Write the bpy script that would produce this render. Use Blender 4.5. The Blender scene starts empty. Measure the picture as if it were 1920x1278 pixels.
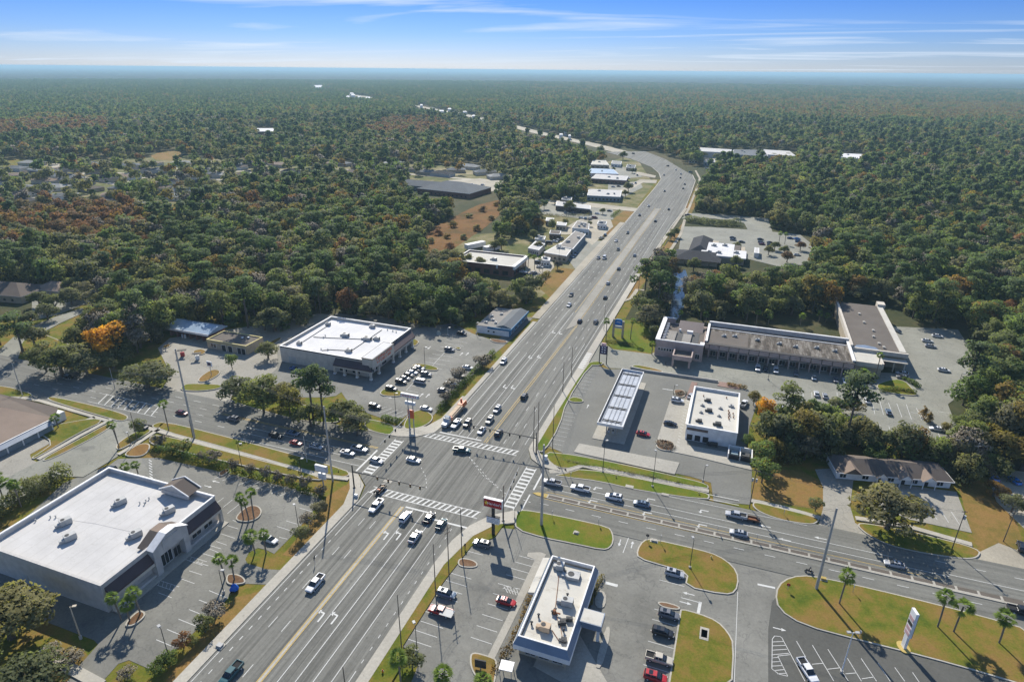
import bpy, math, random
import numpy as np
from mathutils import Vector, Matrix
from mathutils.geometry import tessellate_polygon
random.seed(7); RNG = np.random.default_rng(7)
R = math.radians
scene = bpy.context.scene
col = scene.collection

# ------------------------------------------------------------------ camera
# world: +Y runs along the highway, +X along the cross road, drone 115 m up at the origin
F, H, CX, CY = 1190.0, 115.0, 960.0, 639.0          # focal length and centre in photo pixels (1920 wide)
PITCH, ROLL, HEAD = math.atan(508 / F), 0.0094, R(19.5)
_fw = np.array([0, math.cos(PITCH), -math.sin(PITCH)])
_r0 = np.array([1.0, 0, 0]); _u0 = np.cross(_r0, _fw)
_r = math.cos(ROLL) * _r0 + math.sin(ROLL) * _u0
_u = -math.sin(ROLL) * _r0 + math.cos(ROLL) * _u0
_Z = np.array([[math.cos(HEAD), -math.sin(HEAD), 0], [math.sin(HEAD), math.cos(HEAD), 0], [0, 0, 1]])
FW, RT, UP = _Z @ _fw, _Z @ _r, _Z @ _u
cam = bpy.data.cameras.new('camera'); camo = bpy.data.objects.new('camera', cam); col.objects.link(camo)
camo.matrix_world = Matrix(((RT[0], UP[0], -FW[0], 0), (RT[1], UP[1], -FW[1], 0), (RT[2], UP[2], -FW[2], H), (0, 0, 0, 1)))
cam.sensor_width = 36; cam.lens = 36 * F / 1920
cam.clip_start = 1; cam.clip_end = 120000
scene.camera = camo

def G(x, y, z=0.0):
    """ground (or height z) point seen at photo pixel x, y"""
    d = FW * F + RT * (x - CX) - UP * (y - CY)
    t = (z - H) / d[2]
    return np.array([d[0] * t, d[1] * t, z])
def PX(P):
    P = np.asarray(P, float) - np.array([0, 0, H]); zz = P @ FW
    return CX + F * (P @ RT) / zz, CY - F * (P @ UP) / zz
def hgt(bx, by, ty):
    """height of something standing at pixel bx,by whose top is seen at row ty"""
    b = G(bx, by); a, c = 0.0, 60.0
    for _ in range(40):
        m = (a + c) / 2
        if PX(b + [0, 0, m])[1] > ty: a = m
        else: c = m
    return a

# ------------------------------------------------------------------ light
SUN_AZ, SUN_EL = R(120), R(37)
sdir = Vector((math.cos(SUN_AZ) * math.cos(SUN_EL), math.sin(SUN_AZ) * math.cos(SUN_EL), math.sin(SUN_EL)))
sl = bpy.data.lights.new('sun', 'SUN'); sl.energy = 4.6; sl.angle = R(0.5); sl.color = (1.0, 0.94, 0.84)
so = bpy.data.objects.new('sun', sl); col.objects.link(so)
so.rotation_euler = (-sdir).to_track_quat('-Z', 'Y').to_euler()
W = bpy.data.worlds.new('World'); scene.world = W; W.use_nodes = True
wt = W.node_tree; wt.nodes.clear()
def wn(t, **k):
    n = wt.nodes.new(t)
    for a, b in k.items(): setattr(n, a, b)
    return n
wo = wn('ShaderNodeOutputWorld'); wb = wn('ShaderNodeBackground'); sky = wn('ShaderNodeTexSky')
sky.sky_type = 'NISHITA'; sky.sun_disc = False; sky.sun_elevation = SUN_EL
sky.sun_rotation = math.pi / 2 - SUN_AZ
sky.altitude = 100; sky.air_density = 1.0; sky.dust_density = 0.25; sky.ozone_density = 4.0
tc = wn('ShaderNodeTexCoord'); sx = wn('ShaderNodeSeparateXYZ'); wt.links.new(tc.outputs['Generated'], sx.inputs[0])
zz = wn('ShaderNodeMath', operation='ADD'); zz.inputs[1].default_value = 0.035; wt.links.new(sx.outputs[2], zz.inputs[0])
zc = wn('ShaderNodeMath', operation='MAXIMUM'); zc.inputs[1].default_value = 0.02; wt.links.new(zz.outputs[0], zc.inputs[0])
dx = wn('ShaderNodeMath', operation='DIVIDE'); dy = wn('ShaderNodeMath', operation='DIVIDE')
wt.links.new(sx.outputs[0], dx.inputs[0]); wt.links.new(zc.outputs[0], dx.inputs[1])
wt.links.new(sx.outputs[1], dy.inputs[0]); wt.links.new(zc.outputs[0], dy.inputs[1])
cb = wn('ShaderNodeCombineXYZ'); wt.links.new(dx.outputs[0], cb.inputs[0]); wt.links.new(dy.outputs[0], cb.inputs[1])
mp = wn('ShaderNodeMapping'); mp.inputs['Rotation'].default_value = (0, 0, R(-12)); mp.inputs['Scale'].default_value = (0.16, 0.42, 1)
mp.inputs['Location'].default_value = (1.3, 0.4, 0)
wt.links.new(cb.outputs[0], mp.inputs[0])
n1 = wn('ShaderNodeTexNoise'); n1.inputs['Scale'].default_value = 1.0; n1.inputs['Detail'].default_value = 7; n1.inputs['Roughness'].default_value = 0.52
n1.inputs['Distortion'].default_value = 0.9
wt.links.new(mp.outputs[0], n1.inputs['Vector'])
cr = wn('ShaderNodeMapRange'); cr.inputs[1].default_value = 0.52; cr.inputs[2].default_value = 0.70; cr.inputs[3].default_value = 0; cr.inputs[4].default_value = 0.8
wt.links.new(n1.outputs['Fac'], cr.inputs[0])
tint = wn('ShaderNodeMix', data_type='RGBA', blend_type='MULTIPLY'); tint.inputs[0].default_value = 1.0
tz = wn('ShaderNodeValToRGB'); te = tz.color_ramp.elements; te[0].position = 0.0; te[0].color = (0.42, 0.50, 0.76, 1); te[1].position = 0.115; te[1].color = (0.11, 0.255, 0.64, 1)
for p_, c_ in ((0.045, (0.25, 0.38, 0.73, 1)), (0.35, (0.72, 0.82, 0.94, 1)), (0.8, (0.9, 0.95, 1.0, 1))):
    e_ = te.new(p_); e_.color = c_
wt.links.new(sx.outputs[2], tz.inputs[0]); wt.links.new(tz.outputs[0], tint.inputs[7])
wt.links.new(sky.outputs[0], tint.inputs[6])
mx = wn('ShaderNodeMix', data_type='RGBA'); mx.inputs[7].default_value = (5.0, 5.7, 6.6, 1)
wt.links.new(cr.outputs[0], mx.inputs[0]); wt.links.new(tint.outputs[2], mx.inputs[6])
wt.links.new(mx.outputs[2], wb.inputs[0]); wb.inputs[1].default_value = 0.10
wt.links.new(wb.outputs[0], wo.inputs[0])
vs = scene.view_settings
vs.view_transform = 'Standard'; vs.look = 'None'; vs.exposure = 0.62; vs.gamma = 1.0; vs.use_curve_mapping = False
cy = scene.cycles
cy.max_bounces = 6; cy.diffuse_bounces = 3; cy.glossy_bounces = 2; cy.transmission_bounces = 2; cy.volume_bounces = 1
cy.transparent_max_bounces = 4; cy.caustics_reflective = False; cy.caustics_refractive = False
cy.use_adaptive_sampling = True; cy.adaptive_threshold = 0.02

# ------------------------------------------------------------------ materials
MATS = {}
def newmat(name, rough=0.8, spec=0.3, metal=0.0):
    m = bpy.data.materials.new(name); m.use_nodes = True
    b = m.node_tree.nodes['Principled BSDF']
    b.inputs['Roughness'].default_value = rough; b.inputs['Metallic'].default_value = metal
    b.inputs['Specular IOR Level'].default_value = spec
    MATS[name] = m
    return m, m.node_tree, b
def nd(t, ty, **k):
    n = t.nodes.new(ty)
    for a, b in k.items():
        if a.startswith('i_'): n.inputs[a[2:]].default_value = b
        else: setattr(n, a, b)
    return n
def ramp(t, src, stops):
    r = nd(t, 'ShaderNodeValToRGB'); e = r.color_ramp.elements
    while len(e) < len(stops): e.new(0.5)
    for el, (p, c) in zip(e, stops): el.position = p; el.color = (*c, 1)
    t.links.new(src, r.inputs[0]); return r.outputs[0]
def coords(t, scale=(1, 1, 1), rot=0.0):
    g = nd(t, 'ShaderNodeNewGeometry'); m = nd(t, 'ShaderNodeMapping')
    m.inputs['Scale'].default_value = scale; m.inputs['Rotation'].default_value = (0, 0, rot)
    t.links.new(g.outputs['Position'], m.inputs[0]); return m.outputs[0]
def noise(t, scale, vec=None, detail=4, rough=0.55, dist=0.0):
    n = nd(t, 'ShaderNodeTexNoise'); n.inputs['Scale'].default_value = scale; n.inputs['Detail'].default_value = detail
    n.inputs['Roughness'].default_value = rough; n.inputs['Distortion'].default_value = dist
    t.links.new(vec if vec is not None else coords(t), n.inputs['Vector']); return n.outputs['Fac']
def mixc(t, fac, a, b, bt='MIX'):
    m = nd(t, 'ShaderNodeMix', data_type='RGBA', blend_type=bt)
    for i, v in ((0, fac), (6, a), (7, b)):
        if isinstance(v, (int, float)): m.inputs[i].default_value = v
        elif isinstance(v, tuple): m.inputs[i].default_value = (*v, 1)
        else: t.links.new(v, m.inputs[i])
    return m.outputs[2]
def mrange(t, src, a, b, c=0.0, d=1.0):
    m = nd(t, 'ShaderNodeMapRange')
    for i, v in enumerate((a, b, c, d)): m.inputs[i + 1].default_value = v
    t.links.new(src, m.inputs[0]); return m.outputs[0]
def plain(name, c, rough=0.7, spec=0.3, metal=0.0, var=0.12, sc=0.6):
    m, t, b = newmat(name, rough, spec, metal)
    f = noise(t, sc, detail=3)
    d = tuple(x * (1 - var) for x in c); l = tuple(min(1, x * (1 + var)) for x in c)
    t.links.new(ramp(t, f, [(0.3, d), (0.7, l)]), b.inputs['Base Color'])
    return m
def road_mat(name, base, streak=0.0, axis='y', dirt=(0.3, 0.27, 0.22), blot=0.25, crack=0.0):
    """asphalt: mottled, with tyre-worn bands running along the lanes"""
    m, t, b = newmat(name, 0.88, 0.25)
    c1 = ramp(t, noise(t, 0.05, detail=5, rough=0.6), [(0.3, tuple(x * (1 - blot) for x in base)), (0.72, tuple(x * (1 + blot) for x in base))])
    c2 = ramp(t, noise(t, 1.7, detail=5, rough=0.7), [(0.3, (0.86,) * 3), (0.7, (1.12,) * 3)])
    c = mixc(t, 1.0, c1, c2, 'MULTIPLY')
    if streak:
        sc = (0.9, 0.012, 1) if axis == 'y' else (0.012, 0.9, 1)
        s = ramp(t, noise(t, 1.0, coords(t, sc), detail=4, rough=0.7), [(0.32, (1 - streak,) * 3), (0.68, (1 + streak,) * 3)])
        c = mixc(t, 1.0, c, s, 'MULTIPLY')
    d = mrange(t, noise(t, 0.16, detail=6, rough=0.7, dist=1.0), 0.58, 0.8, 0, 0.5)
    c = mixc(t, d, c, dirt)
    c = mixc(t, mrange(t, noise(t, 0.9, detail=3, rough=.5), 0.66, 0.72, 0, 0.35), c, tuple(x * 0.45 for x in base))
    c = mixc(t, mrange(t, noise(t, 0.028, detail=7, rough=.75, dist=.8), 0.55, 0.75, 0, 0.45), c, tuple(min(1, x * 1.5) for x in base))
    if crack:
        v = nd(t, 'ShaderNodeTexVoronoi', feature='DISTANCE_TO_EDGE'); v.inputs['Scale'].default_value = 0.16
        n = nd(t, 'ShaderNodeTexNoise'); n.inputs['Scale'].default_value = 0.5; cc = coords(t); t.links.new(cc, n.inputs['Vector'])
        ad = nd(t, 'ShaderNodeVectorMath', operation='MULTIPLY_ADD'); t.links.new(n.outputs['Color'], ad.inputs[0]); ad.inputs[1].default_value = (5, 5, 0); t.links.new(cc, ad.inputs[2])
        t.links.new(ad.outputs[0], v.inputs['Vector'])
        c = mixc(t, mrange(t, v.outputs['Distance'], 0.004, 0.02, crack * 0.9, 0), c, (0.06, 0.06, 0.06))
    t.links.new(c, b.inputs['Base Color'])
    return m
def grass_mat(name, cols, s1=0.03, s2=0.4):
    m, t, b = newmat(name, 0.95, 0.1)
    f1 = noise(t, s1, detail=6, rough=0.65); f2 = noise(t, s2, detail=6, rough=0.75)
    a = nd(t, 'ShaderNodeMath', operation='ADD'); t.links.new(f1, a.inputs[0])
    k = nd(t, 'ShaderNodeMath', operation='MULTIPLY_ADD'); t.links.new(f2, k.inputs[0]); k.inputs[1].default_value = 0.5; k.inputs[2].default_value = -0.25
    t.links.new(k.outputs[0], a.inputs[1])
    c = ramp(t, a.outputs[0], [(0.32, cols[0]), (0.45, cols[1]), (0.56, cols[2]), (0.7, cols[3])])
    c = mixc(t, 1.0, c, ramp(t, noise(t, 2.3, detail=4, rough=0.8), [(0.25, (0.7,) * 3), (0.75, (1.25,) * 3)]), 'MULTIPLY')
    t.links.new(c, b.inputs['Base Color']); return m
grass_mat('turf', [(0.075, 0.106, 0.012), (0.128, 0.132, 0.018), (0.185, 0.136, 0.031), (0.220, 0.132, 0.044)], 0.1, 0.5)
grass_mat('turf_green', [(0.075, 0.123, 0.011), (0.106, 0.141, 0.014), (0.145, 0.145, 0.019), (0.185, 0.136, 0.035)], 0.07, 0.5)
grass_mat('dry_grass', [(0.123, 0.110, 0.026), (0.185, 0.128, 0.035), (0.238, 0.145, 0.048), (0.202, 0.110, 0.040)], 0.05, 0.5)
grass_mat('forest_floor', [(0.035, 0.045, 0.018), (0.055, 0.06, 0.025), (0.085, 0.075, 0.035), (0.11, 0.09, 0.045)], 0.01, 0.2)
grass_mat('suburb', [(0.075, 0.095, 0.028), (0.125, 0.130, 0.045), (0.21, 0.18, 0.09), (0.33, 0.29, 0.19)], 0.02, 0.1)
grass_mat('marsh', [(0.085, 0.060, 0.016), (0.150, 0.076, 0.022), (0.190, 0.095, 0.030), (0.120, 0.088, 0.026)], 0.035, 0.35)
grass_mat('mulch', [(0.088, 0.048, 0.026), (0.132, 0.075, 0.040), (0.176, 0.106, 0.062), (0.211, 0.141, 0.088)], 0.08, 1.2)
road_mat('asphalt_road', (0.153, 0.150, 0.131), 0.42, 'y', blot=0.08, dirt=(0.24, 0.23, 0.195))
road_mat('asphalt_cross', (0.153, 0.151, 0.131), 0.2, 'x', blot=0.10, dirt=(0.24, 0.23, 0.195))
road_mat('asphalt_lot', (0.186, 0.182, 0.158), 0, blot=0.30, crack=0.35, dirt=(0.30, 0.285, 0.25))
road_mat('asphalt_gas', (0.168, 0.166, 0.146), 0, blot=0.12, dirt=(0.24, 0.23, 0.195))
road_mat('asphalt_new', (0.093, 0.092, 0.081), 0, blot=0.10, dirt=(0.13, 0.13, 0.125))
road_mat('asphalt_old', (0.237, 0.234, 0.194), 0, blot=0.18, crack=0.4, dirt=(0.33, 0.31, 0.27))
road_mat('concrete', (0.361, 0.340, 0.288), 0, blot=0.12, dirt=(0.33, 0.30, 0.24), crack=0.15)
road_mat('concrete_drive', (0.292, 0.275, 0.232), 0, blot=0.15, dirt=(0.25, 0.23, 0.19), crack=0.3)
road_mat('sand_shoulder', (0.344, 0.310, 0.241), 0, blot=0.2, dirt=(0.30, 0.25, 0.17))
road_mat('kerb_concrete', (0.396, 0.370, 0.310), 0, blot=0.15, dirt=(0.33, 0.30, 0.22))
road_mat('kerb_yellow', (0.430, 0.318, 0.103), 0, blot=0.15, dirt=(0.33, 0.26, 0.12))
road_mat('brick_infill', (0.112, 0.095, 0.077), 0, blot=0.15, dirt=(0.24, 0.2, 0.15))
road_mat('brick_paving', (0.258, 0.172, 0.138), 0, blot=0.15, dirt=(0.24, 0.2, 0.15))
def paint_mat(name, c):
    m, t, b = newmat(name, 0.7, 0.3)
    f = mrange(t, noise(t, 1.5, detail=6, rough=0.8), 0.52, 0.78, 0, 0.65)
    t.links.new(mixc(t, f, c, (0.22, 0.21, 0.2)), b.inputs['Base Color'])
paint_mat('white_paint', (0.54, 0.54, 0.51)); paint_mat('yellow_paint', (0.55, 0.36, 0.06)); paint_mat('blue_paint', (0.35, 0.45, 0.6))
def roof_mat(name, c, stain, seam=0.0, dirt=0.6, sc=0.35):
    m, t, b = newmat(name, 0.95, 0.08)
    k = ramp(t, noise(t, 0.12, detail=6, rough=.7), [(0.3, tuple(x * .84 for x in c)), (0.7, tuple(x * 1.04 for x in c))])
    f = mrange(t, noise(t, sc, coords(t, (1, 1.9, 1), R(20)), detail=8, rough=0.8), 0.55, 0.78, 0, dirt)
    k = mixc(t, f, k, stain)
    if seam:
        w = nd(t, 'ShaderNodeTexWave', wave_type='BANDS', bands_direction='X'); w.inputs['Scale'].default_value = seam; w.inputs['Distortion'].default_value = 0.5; w.inputs['Detail'].default_value = 2
        t.links.new(coords(t), w.inputs['Vector'])
        k = mixc(t, mrange(t, w.outputs['Fac'], 0.0, 0.05, 0.25, 0.0), k, stain)
    t.links.new(k, b.inputs['Base Color']); return m
roof_mat('membrane', (0.56, 0.545, 0.52), (0.36, 0.345, 0.31), 0.1, 0.8)
roof_mat('membrane_bright', (0.68, 0.67, 0.655), (0.46, 0.44, 0.42), 0.1, 0.6)
roof_mat('membrane_stained', (0.56, 0.535, 0.47), (0.24, 0.19, 0.13), 0.0, 0.9, 0.25)
roof_mat('gravel_roof', (0.16, 0.14, 0.12), (0.09, 0.08, 0.07), 0.0, 0.7)
roof_mat('streaked_roof', (0.30, 0.28, 0.25), (0.075, 0.065, 0.055), 0.35, 1.0, 0.5)
m, t, b = newmat('mottled_roof', 0.95, 0.08)
k = ramp(t, noise(t, 1.0, coords(t, (0.55, 0.07, 1)), detail=6, rough=.75), [(0.34, (0.05, 0.042, 0.035)), (0.5, (0.125, 0.108, 0.088)), (0.6, (0.25, 0.23, 0.20)), (0.72, (0.12, 0.103, 0.085))])
t.links.new(mixc(t, 1.0, k, ramp(t, noise(t, 0.5, detail=5), [(0.3, (.7,) * 3), (0.7, (1.2,) * 3)]), 'MULTIPLY'), b.inputs['Base Color'])
roof_mat('shingle_brown', (0.15, 0.125, 0.105), (0.09, 0.075, 0.065), 0.0, 0.6, 0.8)
roof_mat('shingle_tan', (0.27, 0.21, 0.165), (0.18, 0.14, 0.11), 0.0, 0.6, 0.8)
roof_mat('shingle_grey', (0.17, 0.18, 0.185), (0.11, 0.115, 0.12), 0.0, 0.6, 0.8)
roof_mat('shingle_light', (0.33, 0.33, 0.31), (0.2, 0.2, 0.19), 0.0, 0.6, 0.8)
roof_mat('shingle_dark', (0.065, 0.065, 0.068), (0.04, 0.04, 0.042), 0.0, 0.6, 0.8)
def metal_roof(name, c, sc=1.1, d='X', rough=0.4):
    m, t, b = newmat(name, rough, 0.5)
    w = nd(t, 'ShaderNodeTexWave', wave_type='BANDS', bands_direction=d); w.inputs['Scale'].default_value = sc
    t.links.new(coords(t), w.inputs['Vector'])
    k = mixc(t, mrange(t, w.outputs['Fac'], 0.75, 1.0, 0, 1), c, tuple(x * 0.55 for x in c))
    k = mixc(t, 1.0, k, ramp(t, noise(t, 0.3, detail=5), [(0.3, (0.85,) * 3), (0.7, (1.1,) * 3)]), 'MULTIPLY')
    t.links.new(k, b.inputs['Base Color']); return m
metal_roof('blue_metal', (0.30, 0.40, 0.50), 1.0); metal_roof('steel_metal', (0.20, 0.25, 0.32), 1.6); metal_roof('steel_metal_y', (0.20, 0.25, 0.32), 1.6, 'Y')
metal_roof('awning_brown', (0.085, 0.055, 0.055), 1.5, 'Y', 0.6); metal_roof('awning_brown_x', (0.085, 0.055, 0.055), 1.5, 'X', 0.6)
metal_roof('white_metal_roof', (0.72, 0.72, 0.72), 1.2); metal_roof('canopy_metal', (0.40, 0.43, 0.47), 3.2, 'X'); metal_roof('green_metal', (0.22, 0.30, 0.33), 1.0)
for n_, c_, r_ in [('wall_grey', (0.48, 0.46, 0.43), .8), ('wall_cream', (0.55, 0.50, 0.42), .8), ('wall_white', (0.72, 0.71, 0.68), .7), ('wall_tan', (0.40, 0.34, 0.25), .8),
        ('wall_brick', (0.20, 0.10, 0.075), .85), ('wall_pink', (0.42, 0.33, 0.29), .8), ('wall_brown', (0.14, 0.10, 0.08), .8), ('wall_blue', (0.05, 0.17, 0.30), .7),
        ('wall_slate', (0.20, 0.24, 0.26), .8), ('trim_white', (0.74, 0.73, 0.70), .6), ('trim_yellow', (0.50, 0.42, 0.16), .7), ('trim_dark', (0.05, 0.045, 0.04), .7),
        ('door_dark', (0.03, 0.03, 0.033), .5), ('hvac_grey', (0.42, 0.42, 0.40), .6), ('hvac_dark', (0.05, 0.05, 0.05), .7), ('hvac_rust', (0.22, 0.10, 0.05), .9),
        ('steel_pole', (0.36, 0.36, 0.35), .5), ('concrete_pole', (0.42, 0.40, 0.36), .8), ('wood_pole', (0.15, 0.12, 0.09), .9), ('dark_metal', (0.035, 0.037, 0.04), .5),
        ('tan_metal', (0.46, 0.40, 0.30), .6), ('signal_black', (0.025, 0.025, 0.022), .5), ('sign_red', (0.42, 0.012, 0.02), .4), ('sign_white', (0.75, 0.75, 0.74), .5),
        ('sign_yellow', (0.85, 0.55, 0.04), .4), ('sign_blue', (0.03, 0.20, 0.52), .4), ('sign_purple', (0.05, 0.035, 0.09), .5), ('sign_orange', (0.65, 0.13, 0.05), .5),
        ('sign_pink', (0.55, 0.36, 0.37), .5), ('sign_grey', (0.42, 0.43, 0.44), .5), ('rubber', (0.02, 0.02, 0.02), .9), ('wheel_metal', (0.45, 0.45, 0.46), .35),
        ('truck_orange', (0.55, 0.13, 0.03), .5), ('load_tan', (0.50, 0.38, 0.26), .8), ('lamp_red', (0.35, 0.02, 0.02), .4), ('lamp_clear', (0.7, 0.7, 0.68), .2),
        ('bark', (0.13, 0.105, 0.08), .95), ('bark_grey', (0.24, 0.21, 0.18), .95), ('palm_bark', (0.20, 0.17, 0.135), .95), ('tarp_blue', (0.02, 0.12, 0.5), .6), ('marker_yellow', (0.7, 0.55, 0.15), .6),
        ('neon_skin', (0.55, 0.35, 0.25), .8), ('cloth_black', (0.03, 0.03, 0.035), .9), ('orange_plastic', (0.7, 0.15, 0.02), .5), ('boulder', (0.5, 0.47, 0.42), .9)]:
    plain(n_, c_, r_)
m, t, b = newmat('window_glass', 0.08, 0.7); b.inputs['Base Color'].default_value = (0.02, 0.025, 0.03, 1)
m, t, b = newmat('pond_water', 0.12, 0.5)
t.links.new(ramp(t, noise(t, 0.2), [(0.3, (0.03, 0.045, 0.05)), (0.7, (0.06, 0.075, 0.08))]), b.inputs['Base Color'])
def car_paint(name, c, metal=0.0):
    m, t, b = newmat(name, 0.3, 0.5, metal); b.inputs['Coat Weight'].default_value = 0.4; b.inputs['Coat Roughness'].default_value = 0.1
    t.links.new(ramp(t, noise(t, 2.0), [(0.3, tuple(x * .93 for x in c)), (0.7, c)]), b.inputs['Base Color'])
for n_, c_ in [('white', (0.74, 0.74, 0.73)), ('silver', (0.42, 0.43, 0.44)), ('grey', (0.15, 0.155, 0.165)), ('black', (0.018, 0.018, 0.02)), ('red', (0.42, 0.02, 0.022)),
        ('darkred', (0.16, 0.015, 0.02)), ('blue', (0.03, 0.10, 0.28)), ('brightblue', (0.03, 0.22, 0.62)), ('slate', (0.13, 0.18, 0.24)), ('teal', (0.02, 0.09, 0.10)), ('beige', (0.50, 0.45, 0.36))]:
    car_paint('paint_' + n_, c_)
def leaf_mat(name, cols, trans=0.40):
    m, t, b = newmat(name, 0.75, 0.15)
    oi = nd(t, 'ShaderNodeObjectInfo')
    c = ramp(t, oi.outputs['Random'], [(i / (len(cols) - 1), k) for i, k in enumerate(cols)])
    c = mixc(t, 1.0, c, ramp(t, noise(t, 0.6, detail=2), [(0.3, (0.72, 0.74, 0.75)), (0.7, (1.3, 1.26, 1.15))]), 'MULTIPLY')
    t.links.new(c, b.inputs['Base Color'])
    if trans:
        tr = nd(t, 'ShaderNodeBsdfTranslucent'); t.links.new(mixc(t, 1.0, c, (1.9, 2.0, 1.3), 'MULTIPLY'), tr.inputs[0])
        ms = nd(t, 'ShaderNodeMixShader'); ms.inputs[0].default_value = trans
        out = [n for n in t.nodes if n.type == 'OUTPUT_MATERIAL'][0]
        t.links.new(b.outputs[0], ms.inputs[1]); t.links.new(tr.outputs[0], ms.inputs[2]); t.links.new(ms.outputs[0], out.inputs[0])
    return m
leaf_mat('leaf_oak', [(0.115, 0.130, 0.062), (0.158, 0.162, 0.088), (0.135, 0.152, 0.058), (0.190, 0.178, 0.078), (0.165, 0.155, 0.105)])
leaf_mat('leaf_green', [(0.100, 0.148, 0.048), (0.130, 0.176, 0.058), (0.172, 0.190, 0.062), (0.115, 0.140, 0.068)])
leaf_mat('leaf_pine', [(0.085, 0.130, 0.056), (0.115, 0.156, 0.066), (0.105, 0.136, 0.075)])
leaf_mat('leaf_rust', [(0.190, 0.100, 0.050), (0.215, 0.108, 0.052), (0.170, 0.110, 0.058), (0.160, 0.120, 0.06)])
leaf_mat('leaf_orange', [(0.52, 0.25, 0.02), (0.55, 0.28, 0.03)])
leaf_mat('leaf_amber', [(0.20, 0.15, 0.04), (0.18, 0.15, 0.045), (0.22, 0.13, 0.04), (0.16, 0.15, 0.045)])
leaf_mat('leaf_palm', [(0.13, 0.19, 0.045), (0.16, 0.22, 0.05)])
leaf_mat('leaf_bare', [(0.17, 0.15, 0.11), (0.20, 0.17, 0.13)], 0)
leaf_mat('leaf_hedge', [(0.08, 0.12, 0.028), (0.10, 0.14, 0.03)])

# ------------------------------------------------------------------ mesh helpers
class MB:
    def __init__(s): s.v = []; s.f = []; s.m = []; s.mats = []; s.cur = 0
    def mat(s, name):
        if name not in s.mats: s.mats.append(name)
        s.cur = s.mats.index(name); return s
    def face(s, pts):
        i = len(s.v); s.v += [tuple(map(float, p)) for p in pts]; s.f.append(tuple(range(i, i + len(pts)))); s.m.append(s.cur); return s
    def box(s, x0, x1, y0, y1, z0, z1, top=(1, 1)):
        cx, cy_ = (x0 + x1) / 2, (y0 + y1) / 2; hx, hy = (x1 - x0) / 2, (y1 - y0) / 2
        i = len(s.v)
        for z, k in ((z0, (1, 1)), (z1, top)):
            for a, b_ in ((-1, -1), (1, -1), (1, 1), (-1, 1)): s.v.append((cx + a * hx * k[0], cy_ + b_ * hy * k[1], z))
        for q in ((3, 2, 1, 0), (4, 5, 6, 7), (0, 1, 5, 4), (1, 2, 6, 5), (2, 3, 7, 6), (3, 0, 4, 7)):
            s.f.append(tuple(i + k for k in q)); s.m.append(s.cur)
        return s
    def rbox(s, c, size, ang=0.0, z0=0.0):
        """box of size (lx,ly,lz) centred at c (x,y), turned by ang"""
        ca, sa = math.cos(ang), math.sin(ang); i = len(s.v)
        for z in (z0, z0 + size[2]):
            for a, b_ in ((-1, -1), (1, -1), (1, 1), (-1, 1)):
                x, y = a * size[0] / 2, b_ * size[1] / 2; s.v.append((c[0] + x * ca - y * sa, c[1] + x * sa + y * ca, z))
        for q in ((3, 2, 1, 0), (4, 5, 6, 7), (0, 1, 5, 4), (1, 2, 6, 5), (2, 3, 7, 6), (3, 0, 4, 7)):
            s.f.append(tuple(i + k for k in q)); s.m.append(s.cur)
        return s
    def cyl(s, p0, p1, r0, r1=None, n=8, cap=True):
        r1 = r0 if r1 is None else r1
        p0, p1 = Vector(p0), Vector(p1); d = (p1 - p0).normalized(); a = d.orthogonal().normalized(); b_ = d.cross(a)
        i = len(s.v)
        for p, r in ((p0, r0), (p1, r1)):
            for k in range(n):
                t_ = 2 * math.pi * k / n; s.v.append(tuple(p + (a * math.cos(t_) + b_ * math.sin(t_)) * r))
        for k in range(n): s.f.append((i + k, i + (k + 1) % n, i + n + (k + 1) % n, i + n + k)); s.m.append(s.cur)
        if cap: s.f.append(tuple(i + n + k for k in range(n))); s.m.append(s.cur); s.f.append(tuple(i + n - 1 - k for k in range(n))); s.m.append(s.cur)
        return s
    def prism(s, poly, z0, z1, sides=True, sidemat=None):
        """extrude an x,y outline (counter-clockwise or not) from z0 to z1"""
        poly = [(float(p[0]), float(p[1])) for p in poly]
        ar = sum(poly[k][0] * poly[(k + 1) % len(poly)][1] - poly[(k + 1) % len(poly)][0] * poly[k][1] for k in range(len(poly)))
        if ar < 0: poly = poly[::-1]
        n = len(poly); i = len(s.v); c = s.cur
        s.v += [(x, y, z1) for x, y in poly]
        for t_ in tessellate_polygon([[Vector((x, y, 0)) for x, y in poly]]):
            a, b_, d = (poly[k] for k in t_)
            if (b_[0] - a[0]) * (d[1] - a[1]) - (b_[1] - a[1]) * (d[0] - a[0]) < 0: t_ = t_[::-1]
            s.f.append(tuple(i + k for k in t_)); s.m.append(c)
        if sides:
            if sidemat: s.mat(sidemat)
            s.v += [(x, y, z0) for x, y in poly]
            for k in range(n): s.f.append((i + n + k, i + n + (k + 1) % n, i + (k + 1) % n, i + k)); s.m.append(s.cur)
            s.cur = c
        return s
    def build(s, name, parent=None, smooth=False, **tags):
        me = bpy.data.meshes.new(name); me.from_pydata(s.v, [], s.f)
        for n in s.mats: me.materials.append(MATS[n])
        me.polygons.foreach_set('material_index', s.m)
        if smooth: me.polygons.foreach_set('use_smooth', [True] * len(s.f))
        me.update()
        o = bpy.data.objects.new(name, me); col.objects.link(o)
        if parent is not None: o.parent = parent
        for k, v in tags.items(): o[k] = v
        return o
def thing(name, label, cat, loc=(0, 0, 0), rz=0.0, group=None):
    o = bpy.data.objects.new(name, None); col.objects.link(o); o.empty_display_size = 0.5
    o.location = loc; o.rotation_euler = (0, 0, rz); o['label'] = label; o['category'] = cat
    if group: o['group'] = group
    return o
def struct(mb, name): return mb.build(name, kind='structure')
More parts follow.
